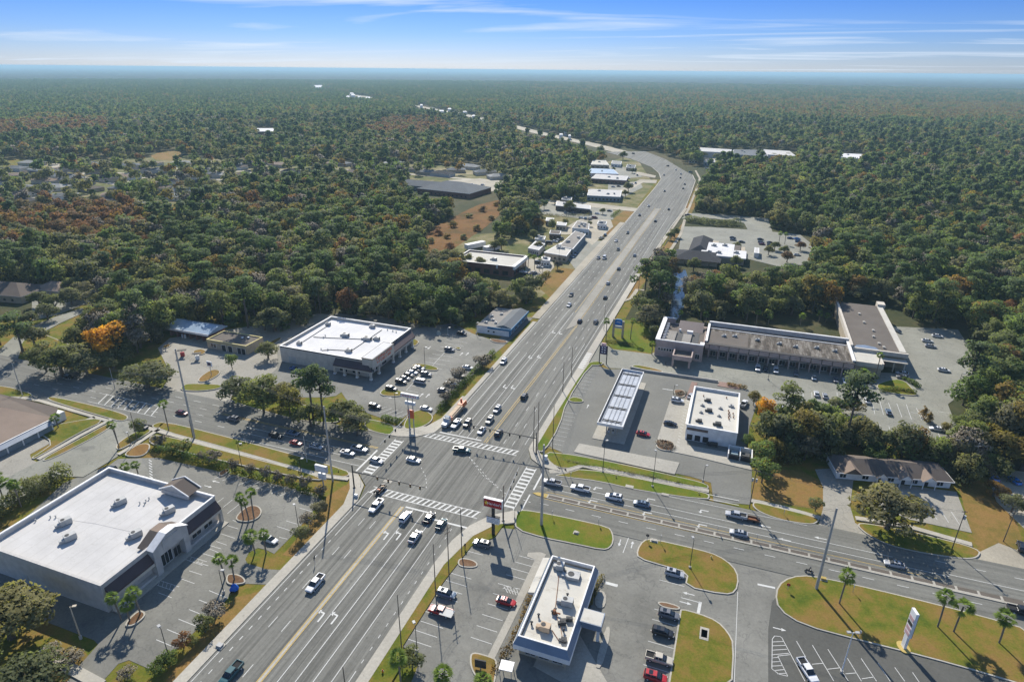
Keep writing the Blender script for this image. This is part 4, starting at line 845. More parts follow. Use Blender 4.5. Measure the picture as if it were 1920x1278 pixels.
vents(T, 4.75, [(-25.8, 103.3), (-26.2, 102.4), (-24.4, 108.4), (-26.8, 115.2), (-28.8, 100.5), (-29.6, 98.0), (-22.6, 98.6)], 'hvac_dark', .2, .8)
m = MB().mat('hvac_rust'); m.cyl((-25.8, 102.5, 4.75), (-25.8, 102.5, 5.9), .35, n=8); m.box(-25.9, -24.4, 102.3, 102.6, 5.2, 5.4); wb(m, 'exhaust_duct', T)
m = MB().mat('concrete'); m.prism(smooth_poly([(-15.0, 96), (-13.6, 96), (-13.4, 103), (-14, 107.5), (-15.0, 107)], 1), 0, .4); m.prism(smooth_poly([(-19.0, 117.5), (-17.0, 117), (-16.2, 113), (-17.5, 111.5), (-19, 113)], 1), 0, .42); struct(m, 'kerb')

# gas station canopy with pump islands
T = thing('gas_station_canopy', 'long gas station canopy with ribbed steel top over the pump islands', 'canopy', (-35, 186, 0))
x0, x1, y0, y1 = -35, -26.2, 186, 231
m = MB().mat('wall_white'); m.box(x0, x1, y0, y0 + .25, 4.6, 5.6); m.box(x0, x1, y1 - .25, y1, 4.6, 5.6); m.box(x0, x0 + .25, y0 + .25, y1 - .25, 4.6, 5.6); m.box(x1 - .25, x1, y0 + .25, y1 - .25, 4.6, 5.6); wb(m, 'fascia', T)
m = MB().mat('canopy_metal'); m.box(x0 + .25, x1 - .25, y0 + .25, y1 - .25, 4.7, 4.85); m.mat('wall_white'); m.box(x0 + .26, x1 - .26, y0 + .26, y1 - .26, 4.6, 4.69); wb(m, 'roof_deck', T)
m = MB().mat('dark_metal')
for k in range(5):
    yy = y0 + 3.0 + k * 9.6
    for d in (0, .95): m.box(x0 + 1.1, x1 - 1.1, yy + d, yy + d + .1, 4.87, 5.05)
    for xx in (-32.4, -30.6, -28.6): m.box(xx - .5, xx + .5, yy + .2, yy + .85, 4.87, 5.05)
for xx in (-33.9, -32.1, -30.6, -29.1, -27.3): m.box(xx - .04, xx + .04, y0 + .6, y1 - .6, 5.06, 5.14)
for k in range(90): m.box(x0 + .27, x0 + .62, y0 + .5 + k * .49, y0 + .72 + k * .49, 4.87, 5.3)
wb(m, 'roof_framing', T)
for k in range(5):
    yy = 189.5 + k * 9.5
    m = MB().mat('kerb_concrete'); m.prism(smooth_poly([(-32.8, yy - .7), (-28.4, yy - .7), (-28.4, yy + .7), (-32.8, yy + .7)], 1), 0, .45); wb(m, 'pump_island', T)
    for xx in (-32.2, -29.0): m = MB().mat('steel_pole'); m.box(xx - .18, xx + .18, yy - .18, yy + .18, .4, 4.6); wb(m, 'column', T)
    for xx in (-31.4, -29.9): m = MB().mat('sign_grey'); m.box(xx - .35, xx + .35, yy - .3, yy + .3, .45, 2.2); m.mat('dark_metal'); m.box(xx - .25, xx + .25, yy - .33, yy + .33, 1.3, 2.0); wb(m, 'fuel_pump', T)

# white convenience store
T = flat_box('convenience_store', 'white convenience store with stained pale roof beside the gas station canopy', 'store', -6.3, 10.0, 194.6, 224.6, 5.9, .9, 'wall_white', 'membrane_stained', 'trim_white', .35)
for x, y, s in ((-0.6, 215.8, 1.6), (0.3, 208.2, 1.7), (-2.2, 211.6, 1.0), (-2.3, 206.2, .9), (4.0, 211.6, 1.0), (3.8, 205.8, .9), (-2.4, 199.6, 1.5), (3.7, 199.4, 1.9), (7.6, 214.5, 1.3)): hvac(T, x, y, 5.0, s, s * .8, s * .5, .1, 'hvac_dark' if s > 1.4 else 'hvac_grey')
vents(T, 5.0, [(6.6, 210.5), (6.9, 209.3), (6.7, 208.1), (7.2, 207.0), (6.8, 205.9), (7.0, 204.6), (8.2, 209), (8.4, 206.5), (-2.5, 219), (5.5, 220.5)], 'hvac_rust', .17, .5)
m = MB().mat('wall_brown'); m.box(-6.0, 0.8, 194.45, 194.57, 4.1, 5.0); wb(m, 'sign_board', T)
for x in (-5.8, -3.2, -.6): panel(T, 'bay_door', 'door_dark', x, x + 1.9, 194.48, 194.56, .3, 2.5, 'trim_white', 0)
for y in (197, 201, 206, 212, 217): panel(T, 'window', 'window_glass', -6.42, -6.33, y, y + 3.0, .8, 3.0, 'trim_white', 1)
m = MB().mat('trim_white'); m.box(-6.9, -6.35, 199, 221, 3.4, 3.7); wb(m, 'canopy_ledge', T)
m = MB().mat('hvac_dark'); m.rbox((3.2, 193.4), (2.4, 1.0, 1.2), .1, .3); m.rbox((1.3, 193.6), (1.0, .9, .9), .1, .3); wb(m, 'condenser', T)
E_ = thing('dumpster_enclosure', 'pale walled dumpster enclosure with dark gates behind the convenience store', 'enclosure', (8, 187, 0))
m = MB().mat('wall_white'); m.box(7.8, 15.3, 192.6, 193.0, 0, 2.1); m.box(7.8, 8.1, 187.3, 192.6, 0, 2.1); m.box(15.0, 15.3, 187.3, 192.6, 0, 2.1); m.box(11.4, 11.7, 187.3, 192.6, 0, 2.1); wb(m, 'wall', E_)
m = MB().mat('door_dark'); m.box(8.12, 11.38, 187.2, 187.3, .1, 1.9); m.box(11.72, 14.98, 187.2, 187.3, .1, 1.9); wb(m, 'gate', E_)
m = MB().mat('green_metal'); m.box(8.8, 10.9, 188.6, 190.6, .1, 1.5); m.mat('hvac_dark'); m.box(12.2, 14.5, 188.6, 190.6, .1, 1.5); wb(m, 'bin', E_)

# hotel and strip mall
T = thing('hotel_lobby', 'tan hotel block with square entrance porch and open roof court, beside the blue roadside sign', 'hotel', (-26, 260, 0))
m = MB().mat('wall_pink'); t = .4
x0, x1, y0, y1 = -26, -5.9, 261, 290
m.box(x0, x1, y0, y0 + t, 0, 7.6); m.box(x0, x0 + 1.5, y0 + t, y1, 0, 7.6); m.box(x0 + 1.5, -20.5, y1 - t, y1, 0, 7.6); m.box(x1 - t, x1, y0 + t, 282, 0, 6.4); m.box(-20.5, x1, 289, 290, 0, 5.4); wb(m, 'wall', T)
m = MB().mat('trim_white'); m.box(x0 - .2, x1 + .2, y0 - .2, y0 + .5, 7.6, 8.0); m.box(x0 - .2, x0 + 1.7, y0 + .5, y1 + .1, 7.6, 8.0); m.box(x0 + 1.7, -20.4, y1 - .5, y1 + .1, 7.6, 8.0); m.box(-7.4, x1 + .3, 261.6, 264, 7.61, 8.05); wb(m, 'parapet_cap', T)
m = MB().mat('gravel_roof'); m.box(x0 + 1.5, x1 - t, y0 + t, 289, 5.0, 5.3); wb(m, 'roof', T)
m = MB().mat('streaked_roof'); m.box(-22.6, -18.5, 263.5, 278, 5.3, 6.0); m.box(-15.5, -11.8, 264.5, 276, 5.3, 6.1); m.mat('hvac_dark'); m.box(-18.4, -15.6, 262.5, 281, 5.3, 5.36); m.box(-11.7, -8.5, 262.5, 281, 5.3, 5.36); wb(m, 'roof_deck', T)
m = MB().mat('awning_brown'); m.face([(-18.5, 281, 5.4), (-7.5, 281, 5.4), (-7.5, 289.3, 7.4), (-18.5, 289.3, 7.4)]); m.face([(-18.5, 281, 5.35), (-18.5, 289.3, 7.4), (-18.5, 289.3, 5.35)]); wb(m, 'sloped_roof', T)
m = MB().mat('trim_white'); m.box(-14.2, -11.6, 277.5, 279, 5.3, 6.9); m.cyl((-17.4, 280, 5.3), (-17.4, 280, 6.6), .5, n=8)
for k in range(6): q_ = MB().mat('trim_white'); q_.rbox((-23.2, 266 + k * 3.6), (1.3, .2, 2.0), .5, 5.4); wb(q_, 'roof_brace', T)
wb(m, 'roof_vent', T)
m = MB().mat('wall_pink'); m.box(-17.6, -9.6, 251.5, 252.0, 3.6, 5.6); m.box(-17.6, -17.1, 252, 260.7, 3.6, 5.6); m.box(-10.1, -9.6, 252, 260.7, 3.6, 5.6); m.mat('gravel_roof'); m.box(-17.1, -10.1, 252, 260.7, 3.9, 4.2); wb(m, 'porch', T)
for x in (-17.2, -10.4): m = MB().mat('wall_pink'); m.box(x - .4, x + .4, 252.1, 252.9, 0, 3.6); wb(m, 'pillar', T)
for k in range(6): panel(T, 'window', 'window_glass', -24.6 + k * 1.2, -23.7 + k * 1.2, 260.88, 260.96, 3.0, 4.2, 'trim_white', 0)
panel(T, 'window', 'window_glass', -8.8, -7.0, 260.88, 260.96, 1.2, 3.4, 'trim_white', 1)
T = thing('strip_mall', 'long two storey strip with streaked flat roof over a row of front pillars', 'shop row', (-5.5, 266, 0))
m = MB().mat('wall_brown'); m.box(-5.2, 53, 269.8, 291.0, 0, 6.0); wb(m, 'wall', T)  # dark wall colour carries the shade of the recess behind the pillars
m = MB().mat('mottled_roof'); m.box(-5.2, 53, 268.5, 286.5, 6.0, 6.3); wb(m, 'roof', T)
m = MB().mat('gravel_roof'); m.box(-4.8, 12, 268.9, 283.5, 6.31, 6.34); wb(m, 'roof_patch', T)
m = MB().mat('wall_grey'); m.box(-5.2, 53.5, 290.6, 291.2, 6.0, 8.0); m.box(-5.5, -4.9, 268.2, 290.6, 6.3, 7.2); m.box(52.6, 53.4, 268.2, 290.6, 6.3, 7.2); wb(m, 'parapet', T)
m = MB().mat('trim_white'); m.box(-5.3, 53.6, 290.4, 291.4, 8.0, 8.2); m.box(-4.8, 52.5, 286.6, 287.0, 6.3, 6.6); m.box(-5.7, -4.7, 268.1, 290.3, 7.2, 7.4); m.box(52.4, 53.6, 268.1, 290.3, 7.2, 7.4); wb(m, 'parapet_cap', T)
m = MB().mat('wall_pink'); m.box(-5.4, 53.2, 266.5, 268.4, 4.4, 6.5); wb(m, 'fascia', T)
m = MB().mat('trim_dark'); m.box(-5.4, 53.2, 266.4, 268.45, 6.5, 6.68); wb(m, 'gutter', T)
for k in range(15):
    x = -3.6 + k * 4.06; m = MB().mat('wall_pink'); m.box(x - .22, x + .22, 266.6, 267.1, 0, 6.45); m.mat('trim_dark'); m.box(x - .12, x + .12, 266.36, 266.58, 4.3, 6.6); wb(m, 'pillar', T)
m = MB().mat('wall_grey'); m.box(-5.1, 52.9, 268.5, 269.75, 3.0, 3.25); wb(m, 'walkway', T)
m = MB().mat('steel_pole'); m.box(-5.1, 52.9, 268.45, 268.5, 3.95, 4.02)
for k in range(116): m.box(-5 + k * .5, -4.96 + k * .5, 268.46, 268.5, 3.25, 3.95)
wb(m, 'railing', T)
for k in range(14):
    x = -3 + k * 4.06
    for z in (.3, 3.4): panel(T, 'window', 'window_glass', x, x + 2.3, 269.7, 269.78, z, z + 2.1, 'trim_white', 1)
for x, y in ((2, 278.5), (6.5, 280), (16, 279), (25, 278), (31.5, 277), (40, 279), (47, 278)): hvac(T, x, y, 6.3, 1.4, 1.0, .9, .3)
T = thing('assembly_hall', 'tall hall with brown flat roof and cream parapet ending the shop row', 'hall', (54, 270, 0))
m = MB().mat('wall_tan'); m.box(54, 74.8, 284.5, 347, 0, 6.6); m.box(54.2, 64.0, 271, 284.4, 0, 5.6); wb(m, 'wall', T)
m = MB().mat('gravel_roof'); m.box(54.5, 72.4, 284.8, 346.7, 6.6, 6.9); wb(m, 'roof', T)
m = MB().mat('membrane_stained'); m.box(72.4, 74.8, 285, 347, 6.6, 7.3); m.box(54, 64.2, 270.8, 284.3, 5.6, 5.9); wb(m, 'side_roof', T)
m = MB().mat('wall_cream'); m.box(53.4, 54.4, 284, 350, 5.8, 8.2); m.box(72.6, 76, 345, 350, 5, 8.4); m.box(54.4, 75.4, 283.4, 284.4, 5.4, 7.2); m.box(63.6, 64.5, 270.6, 283.3, 4.2, 6.6); m.box(54.2, 63.5, 270.4, 270.9, 4.4, 6.4); wb(m, 'parapet', T)
m = MB().mat('steel_metal'); m.prism([(55, 284.6), (64.5, 284.6), (63.5, 287.5), (59.5, 288.6), (56, 287.2)], 6.85, 7.05); wb(m, 'roof_patch', T)
m = MB().mat('wall_cream'); m.box(64.6, 75.0, 279.6, 283.3, 4.1, 4.5)
for x in (66, 70, 74): m.box(x, x + .4, 279.8, 280.2, 0, 4.1)
wb(m, 'porch', T)
for x, y in ((62.5, 330), (63, 318), (65.5, 308), (64.5, 300), (65.5, 292), (66.8, 288)): vents(T, 6.9, [(x, y)], 'membrane_stained', .4, .7)
panel(T, 'door', 'door_dark', 58.6, 60.1, 270.9, 270.98, .1, 3.0, 'trim_white', 0); panel(T, 'door', 'sign_red', 66.2, 68.0, 284.38, 284.46, .1, 2.8)
# brown shingled office with three front gables, turned a little
def shingle_office():
    T = thing('office_building', 'low office with dark brown shingle roof and three small front gables, behind the big oak', 'office', (39.5, 187.0, 0), R(11.5))
    L_, D_ = 33.5, 11.0
    m = MB().mat('wall_white'); m.box(.5, L_ - .5, .8, D_ - .6, 0, 2.7); m.build('wall', T)
    m = MB().mat('shingle_brown'); z0, z1 = 2.7, 5.0; y2 = D_ / 2
    m.face([(0, 0, z0), (L_, 0, z0), (L_ - 3, y2, z1), (4, y2, z1)]); m.face([(L_, D_, z0), (0, D_, z0), (4, y2, z1), (L_ - 3, y2, z1)]); m.face([(0, D_, z0), (0, 0, z0), (4, y2, z1)]); m.face([(L_, 0, z0), (L_, D_, z0), (L_ - 3, y2, z1)])
    m.face([(0, 0, z0 - .02), (0, D_, z0 - .02), (L_, D_, z0 - .02), (L_, 0, z0 - .02)]); m.build('roof', T)
    m = MB().mat('trim_white'); m.box(-.05, L_ + .05, -.08, .02, z0 - .25, z0 + .05); m.box(L_ - .02, L_ + .08, .02, D_, z0 - .25, z0 + .05); m.box(-.08, .02, .02, D_, z0 - .25, z0 + .05); m.build('gutter', T)
    for x, w in ((2.0, 5.5), (11.0, 3.6), (17.5, 4.2), (24, 4.4)):
        m = MB().mat('shingle_tan' if w > 3.7 else 'shingle_brown'); yb, yf = 4.2, -1.4 if w < 5 else -.6; zt = 4.6 if w < 5 else 4.9
        m.face([(x, yf, 2.75), (x + w / 2, yf, zt), (x + w / 2, yb, zt), (x, yb, 2.75)]); m.face([(x + w / 2, yf, zt), (x + w, yf, 2.75), (x + w, yb, 2.75), (x + w / 2, yb, zt)]); m.build('dormer_roof', T)
        m = MB().mat('wall_white' if w < 5 else 'shingle_brown'); m.face([(x + .25, yf + .25, 2.8), (x + w - .25, yf + .25, 2.8), (x + w / 2, yf + .25, zt - .2)])
        if w < 5:
            for xx in (x + .4, x + w - .6): m.box(xx, xx + .2, yf + .2, yf + .4, 0, 2.7)
        m.build('gable_wall', T)
    for x in (1.5, 8, 15.3, 22, 29.2):
        m = MB().mat('window_glass'); m.box(x, x + 1.7, .72, .79, .7, 2.1); o = m.build('window', T)
        m = MB().mat('trim_white'); m.box(x - .1, x + 1.8, .68, .76, 2.1, 2.25); m.box(x - .1, x + 1.8, .68, .76, .55, .7); m.box(x + .8, x + .9, .66, .74, .7, 2.1); m.build('frame', T)
    for x in (12.3, 19.2, 25.8): m = MB().mat('door_dark'); m.box(x, x + 1.0, .7, .79, .1, 2.2); m.build('door', T)
shingle_office()
def hip(name, label, cat, c, L_, D_, h, rise, ang, roof, wall, hipk=.5, group=None, eave=.6, chimney=False, wins=True):
    T = thing(name, label, cat, (c[0], c[1], 0), ang, group)
    m = MB().mat(wall); m.box(-L_ / 2 + eave, L_ / 2 - eave, -D_ / 2 + eave, D_ / 2 - eave, 0, h); m.build('wall', T)
    m = MB().mat(roof); a, b_, k = L_ / 2, D_ / 2, D_ / 2 * hipk * 2
    z0, z1 = h, h + rise; rx = a - min(k, a * .9)
    m.face([(-a, -b_, z0), (a, -b_, z0), (rx, 0, z1), (-rx, 0, z1)]); m.face([(a, b_, z0), (-a, b_, z0), (-rx, 0, z1), (rx, 0, z1)]); m.face([(-a, b_, z0), (-a, -b_, z0), (-rx, 0, z1)]); m.face([(a, -b_, z0), (a, b_, z0), (rx, 0, z1)])
    m.mat('trim_white'); m.box(-a, a, -b_, b_, z0 - .2, z0 - .01); m.build('roof', T)
    if wins:
        for k in range(int(L_ // 5)):
            x = -a + 2.5 + k * 5; m = MB().mat('window_glass'); m.box(x - .8, x + .8, -b_ + eave - .06, -b_ + eave - .005, 1.0, 2.2); m.build('window', T)
    return T
# church hall at the left edge: broad gabled roof with a dark glazed verandah
T = thing('church_hall', 'hall with brown hipped roof and dark glazed side at the left, beside the side street', 'hall', (-212, 127, 0))
m = MB().mat('wall_white'); m.box(-248, -213.5, 99, 131.5, 0, 3.2); wb(m, 'wall', T)
m = MB().mat('shingle_tan'); zt, ze = 6.5, 3.6
m.face([(-211.8, 98, ze), (-211.8, 126.5, ze), (-230, 122, zt), (-230, 98, zt)]); m.mat('shingle_brown'); m.face([(-211.8, 126.5, ze), (-217, 132, ze), (-250, 132, ze), (-230, 122, zt)]); m.face([(-230, 98, zt), (-230, 122, zt), (-250, 132, ze), (-250, 98, ze)]); wb(m, 'roof', T)
m = MB().mat('steel_metal_y'); m.face([(-211.6, 98, 3.5), (-211.6, 126.3, 3.5), (-209.6, 124.5, 2.6), (-209.6, 98, 2.6)]); wb(m, 'verandah_roof', T)
m = MB().mat('wall_slate'); m.box(-213.4, -210.2, 98, 124.2, .2, 2.55); m.mat('trim_white')
for k in range(6): m.box(-210.18, -210.05, 99 + k * 5, 99.4 + k * 5, .2, 2.6)
wb(m, 'verandah', T)
m = MB().mat('trim_white'); m.box(-211.9, -211.5, 98, 126.5, 3.3, 3.62); wb(m, 'gutter', T)
hip('office_building', 'brown roofed office with pale ridges at the far left, beside the tree shaded lot', 'office', (-364, 216), 34, 20, 4, 4.0, .15, 'shingle_brown', 'wall_tan', .6)
hip('office_building', 'tan roofed office wing just right of the brown roofed office at the far left', 'office', (-346, 228), 18, 14, 3.8, 3.0, .15, 'shingle_tan', 'wall_tan', .5)
# blue and white roadside building
T = thing('roadside_shop', 'weathered white shop with blue roof band right beside the highway', 'shop', (-109, 257, 0))
m = MB().mat('wall_white'); m.box(-109, -92.8, 257.6, 284, 0, 3.6); m.mat('wall_blue'); m.box(-92.78, -92.5, 257.6, 284, .3, 3.5); wb(m, 'wall', T)
m = MB().mat('streaked_roof'); m.box(-109, -97, 257.7, 283.9, 3.6, 3.8); wb(m, 'roof', T)
m = MB().mat('shingle_grey'); prof_y(m, [(-100.5, 3.7), (-92.0, 3.7), (-96, 5.0)], 259, 284.2); wb(m, 'pitched_roof', T)
m = MB().mat('wall_blue'); m.box(-103.5, -91.9, 257.3, 257.55, 2.9, 4.0); m.box(-92.1, -91.8, 257.6, 284.3, 2.7, 3.9); wb(m, 'fascia', T)
for k in range(5): panel(T, 'window', 'window_glass', -92.5, -92.4, 260 + k * 5, 263 + k * 5, .8, 2.3, 'trim_white', 1)
for x in (-103.5, -100.8): panel(T, 'window', 'window_glass', x, x + 1, 257.5, 257.58, 1.2, 2.0, 'trim_white', 0)
for k, (x, y) in enumerate([(-106, 262), (-104, 266), (-106.5, 271), (-103, 275), (-101.5, 263)]): hvac(T, x, y, 3.8, 1.3, 1.0, .6, k * .4)
# brick building further up
T = flat_box('brick_building', 'long brick building with white flat roof among the trees left of the highway', 'office', -162, -122.5, 346, 372, 6.6, .8, 'wall_brick', 'membrane_stained', 'trim_white', .5)
m = MB().mat('wall_white'); m.box(-122.4, -121.2, 346, 372, 4.6, 6.7); m.box(-133, -132.0, 345.3, 345.9, 4.5, 7); wb(m, 'fascia', T)
for k in range(6): panel(T, 'window', 'window_glass', -159 + k * 6, -155.5 + k * 6, 345.9, 345.98, 1, 3.4, 'trim_dark', 1)
for k in range(4): panel(T, 'window', 'window_glass', -122.48, -122.35, 348 + k * 6, 352 + k * 6, .8, 3.6, 'trim_dark', 1)
hvac(T, -139, 358, 5.8, 3, 2, 1.4)
for k, (px_, py_) in enumerate([((876, 466)), ((907, 471))]):
    p = G(px_ + 15, py_); T = thing('storage_trailer', ('long white box trailer parked beyond the brick building, left of its twin', 'shorter white box trailer parked right behind the brick building roof')[k], 'trailer', (p[0], p[1], 0), R(62))
    m = MB().mat('wall_white'); m.box(-8 + k * 1.5, 8 - k * 1.5, -2, 2, 1.0, 4.2); m.build('body', T)
    for x in (-5.5, -4.2, 5): m = MB().mat('rubber'); m.cyl((x, -1.9, .5), (x, 1.9, .5), .5, n=10); m.build('axle', T)
def simple_flat(name, label, cat, quad, h, wall, roof, cap='trim_white', nwin=5, group=None, hv=3, seed=1):
    """flat roofed building from the picture outline of its roof: four corners at height h"""
    P_ = gp(quad, h); c = sum(P_) / 4
    T = thing(name, label, cat, (c[0], c[1], 0), 0, group)
    m = MB().mat(wall); m.prism(P_, 0, h - .05); m.cur = 0; wb(m, 'wall', T)
    m = MB().mat(cap); m.prism(inset(P_, -.1), h - .04, h + .5); m.mat(roof); m.prism(inset(P_, .35), h + .3, h + .512); wb(m, 'roof', T)
    rr = random.Random(seed)
    for k in range(hv):
        a, b_ = rr.uniform(.2, .8), rr.uniform(.25, .75); p = (P_[0] * (1 - a) + P_[1] * a) * (1 - b_) + (P_[3] * (1 - a) + P_[2] * a) * b_; hvac(T, p[0], p[1], h + .5, 2.2, 1.6, 1.2, rr.uniform(0, 3))
    for k in range(nwin):
        a = (k + .25) / nwin; b_ = a + .5 / nwin; p, q = P_[0] * (1 - a) + P_[1] * a, P_[0] * (1 - b_) + P_[1] * b_
        d = (q - p) / np.linalg.norm(q - p); n_ = np.array([d[1], -d[0]]) * .06
        m = MB().mat('window_glass'); m.face([(*(p + n_), 1), (*(q + n_), 1), (*(q + n_), h * .6), (*(p + n_), h * .6)]); wb(m, 'window', T)
    return T
simple_flat('workshop', 'pale flat roofed workshop with small roof vents beside the highway lot', 'workshop', [(1020, 474), (1062, 481), (1075, 464), (1052, 456)], 4, 'wall_tan', 'membrane_stained', seed=3)
simple_flat('workshop', 'long grey workshop with open front facing the small blue car lot', 'workshop', [(1048, 462), (1074, 468), (1098, 440), (1078, 434)], 4.5, 'wall_slate', 'streaked_roof', seed=4)
simple_flat('workshop', 'small white roofed shed between the storage yard and the workshops', 'workshop', [(990, 466), (1010, 470), (1022, 458), (1004, 453)], 3.5, 'wall_grey', 'membrane', hv=0, seed=5)
simple_flat('drive_in_shop', 'small pale grey drive in shop with stacked roof edge, in the sandy yard', 'shop', [(1073, 428), (1104, 431), (1105, 420), (1082, 415)], 5, 'wall_white', 'streaked_roof', hv=4, seed=6)
simple_flat('clinic', 'low brown clinic with white roof strip behind a round tree', 'clinic', [(1042, 386), (1107, 393), (1107, 386), (1044, 378)], 4, 'wall_brown', 'membrane', hv=2, seed=7)
simple_flat('motel', 'white roofed building with blue grey walls in the dry grass plot', 'motel', [(1101, 367), (1163, 370), (1166, 358), (1104, 355)], 4.5, 'wall_slate', 'membrane', hv=3, nwin=9, seed=8)
simple_flat('motel', 'white roofed brick building just beyond the blue grey walled one', 'motel', [(1108, 335), (1174, 339), (1178, 331), (1118, 327)], 4.5, 'wall_brick', 'membrane', hv=3, nwin=9, seed=9)
simple_flat('motel', 'blue grey roofed building farthest up the left side lots', 'motel', [(1095, 325), (1160, 327), (1150, 318), (1100, 316)], 4.5, 'wall_white', 'blue_metal', hv=1, nwin=9, seed=10)
simple_flat('shop', 'small pale shop beside the first bend of the highway', 'shop', [(1108, 309), (1142, 310), (1135, 301), (1112, 301)], 4.5, 'wall_tan', 'membrane_stained', hv=1, nwin=4, seed=11)
# school: slate hipped roofs
hip('school', 'large school with blue grey hipped roof and brick walls beyond the woods', 'school', tuple(G(852, 352, 5)[:2]), 62, 44, 5, 6.5, R(-8), 'shingle_grey', 'wall_brick', .5)
hip('school_wing', 'long blue grey roofed wing joined to the left of the school', 'school', tuple(G(795, 346, 5)[:2]), 60, 22, 5, 4, R(-2), 'shingle_grey', 'wall_slate', .5)
# restaurant with dark roofs beside the pond
T = thing('lakeside_restaurant', 'restaurant with charcoal hipped wings and a bright white flat roof, beside the pond', 'restaurant', (-36, 412, 0))
m = MB().mat('wall_tan'); m.box(-33, -8, 414, 434, 0, 3.6); m.box(-26, -10, 434, 470, 0, 3.6); m.box(-19, 8, 424, 458, 0, 3.8); wb(m, 'wall', T)
m = MB().mat('shingle_dark')
def hiproof(m, x0, x1, y0, y1, z0, z1, k):
    if x1 - x0 > y1 - y0:
        c = (y0 + y1) / 2; m.face([(x0, y0, z0), (x1, y0, z0), (x1 - k, c, z1), (x0 + k, c, z1)]); m.face([(x1, y1, z0), (x0, y1, z0), (x0 + k, c, z1), (x1 - k, c, z1)]); m.face([(x0, y1, z0), (x0, y0, z0), (x0 + k, c, z1)]); m.face([(x1, y0, z0), (x1, y1, z0), (x1 - k, c, z1)])
    else:
        c = (x0 + x1) / 2; m.face([(x0, y0, z0), (x1, y0, z0), (c, y0 + k, z1)]); m.face([(x1, y0, z0), (x1, y1, z0), (c, y1 - k, z1), (c, y0 + k, z1)]); m.face([(x1, y1, z0), (x0, y1, z0), (c, y1 - k, z1)]); m.face([(x0, y1, z0), (x0, y0, z0), (c, y0 + k, z1), (c, y1 - k, z1)])
hiproof(m, -36, -6, 411.5, 436, 3.6, 7.0, 9); hiproof(m, -28, -14, 433, 474, 3.61, 7.4, 6); wb(m, 'dark_roof', T)
m = MB().mat('membrane_bright'); m.box(-19.5, 1, 424, 459, 3.9, 4.9); m.box(1.1, 9, 424, 444, 3.9, 4.6); wb(m, 'flat_roof', T)
m = MB().mat('gravel_roof'); m.box(1.2, 5, 445, 459, 3.9, 4.5); wb(m, 'kitchen_roof', T)
for x, y in ((-12, 449), (-8, 431), (-14, 430), (-5, 452), (3, 436)): hvac(T, x, y, 4.9 if x < 1 else 4.6, 2.4, 1.8, 1.3)
for x in range(6): m = MB().mat('wood_pole'); m.box(-33 + x * 5, -32.6 + x * 5, 409.6, 410, 0, 3.5); wb(m, 'deck_post', T)
simple_flat('utility_shed', 'small white shed in the restaurant lot beside the pond woods', 'shed', [(1414, 475), (1423, 476), (1423, 466), (1415, 465)], 3, 'wall_white', 'membrane', nwin=0, hv=0)
# long white roofed plaza at the bend and beyond
simple_flat('shopping_plaza', 'long plaza with bright white roof edge, far off to the right of the bend', 'plaza', [(1310, 284), (1370, 287), (1372, 281), (1310, 277)], 8, 'wall_grey', 'membrane', hv=0, nwin=0)
simple_flat('shopping_plaza', 'grey roofed middle section of the far plaza right of the bend', 'plaza', [(1372, 290), (1440, 293), (1432, 282), (1376, 281)], 8, 'wall_slate', 'shingle_grey', hv=2, nwin=0)
simple_flat('shopping_plaza', 'right end section of the far plaza with bright white roof', 'plaza', [(1430, 290), (1492, 293), (1480, 284), (1432, 281)], 8, 'wall_grey', 'membrane', hv=0, nwin=0)
simple_flat('warehouse', 'white roofed warehouse alone in the woods right of the plaza', 'warehouse', [(1576, 296), (1610, 298), (1621, 290), (1580, 288)], 8, 'wall_white', 'membrane_bright', hv=1, nwin=0)
simple_flat('barn', 'white roofed barn in a sandy clearing in the left woods', 'barn', [(478, 247), (512, 247), (514, 241), (482, 241)], 7, 'wall_brown', 'membrane_bright', hv=0, nwin=0)
simple_flat('warehouse', 'far white roofed warehouse at the head of the distant road', 'warehouse', [(586, 164), (605, 164), (604, 160), (588, 160)], 9, 'wall_white', 'membrane_bright', hv=0, nwin=0)
rr = random.Random(5)
for k, (x, y) in enumerate([(652, 181), (662, 178), (674, 182), (690, 183), (704, 184), (660, 175), (790, 197), (812, 204), (828, 208), (850, 211), (872, 209), (888, 217), (905, 226), (920, 228), (843, 204), (1052, 252), (1068, 254), (1060, 247)]):
    w = rr.uniform(5, 8); simple_flat('distant_shop', 'tiny white roofed shop strung along the distant road', 'shop', [(x - w / 2, y + 1.2), (x + w / 2, y + 1.2), (x + w / 2 - 1, y - 1.2), (x - w / 2 + 1, y - 1.2)], 7, 'wall_white', 'membrane_bright', hv=0, nwin=0, group='shops along the distant road')
for k, (x, y, w, rf, wl) in enumerate([(1052, 420, 9, 'membrane', 'wall_tan'), (1128, 418, 8, 'shingle_grey', 'wall_white'), (1012, 446, 9, 'shingle_light', 'wall_grey'), (1040, 436, 10, 'gravel_roof', 'wall_brown'), (1022, 486, 8, 'membrane', 'wall_white'), (1062, 372, 9, 'shingle_grey', 'wall_tan'), (1155, 305, 9, 'shingle_light', 'wall_white'), (1182, 312, 8, 'shingle_grey', 'wall_tan'), (1085, 365, 8, 'shingle_brown', 'wall_cream'), (1030, 412, 7, 'membrane', 'wall_grey')]):
    simple_flat('shed', 'small flat roofed shed among the yards left of the highway', 'shed', [(x - w, y + 2.5), (x + w, y + 4), (x + w + 2, y - 2), (x - w + 2, y - 3.5)], 3.6, wl, rf, hv=k % 3, nwin=3, group='small sheds among the yards left of the highway', seed=40 + k)
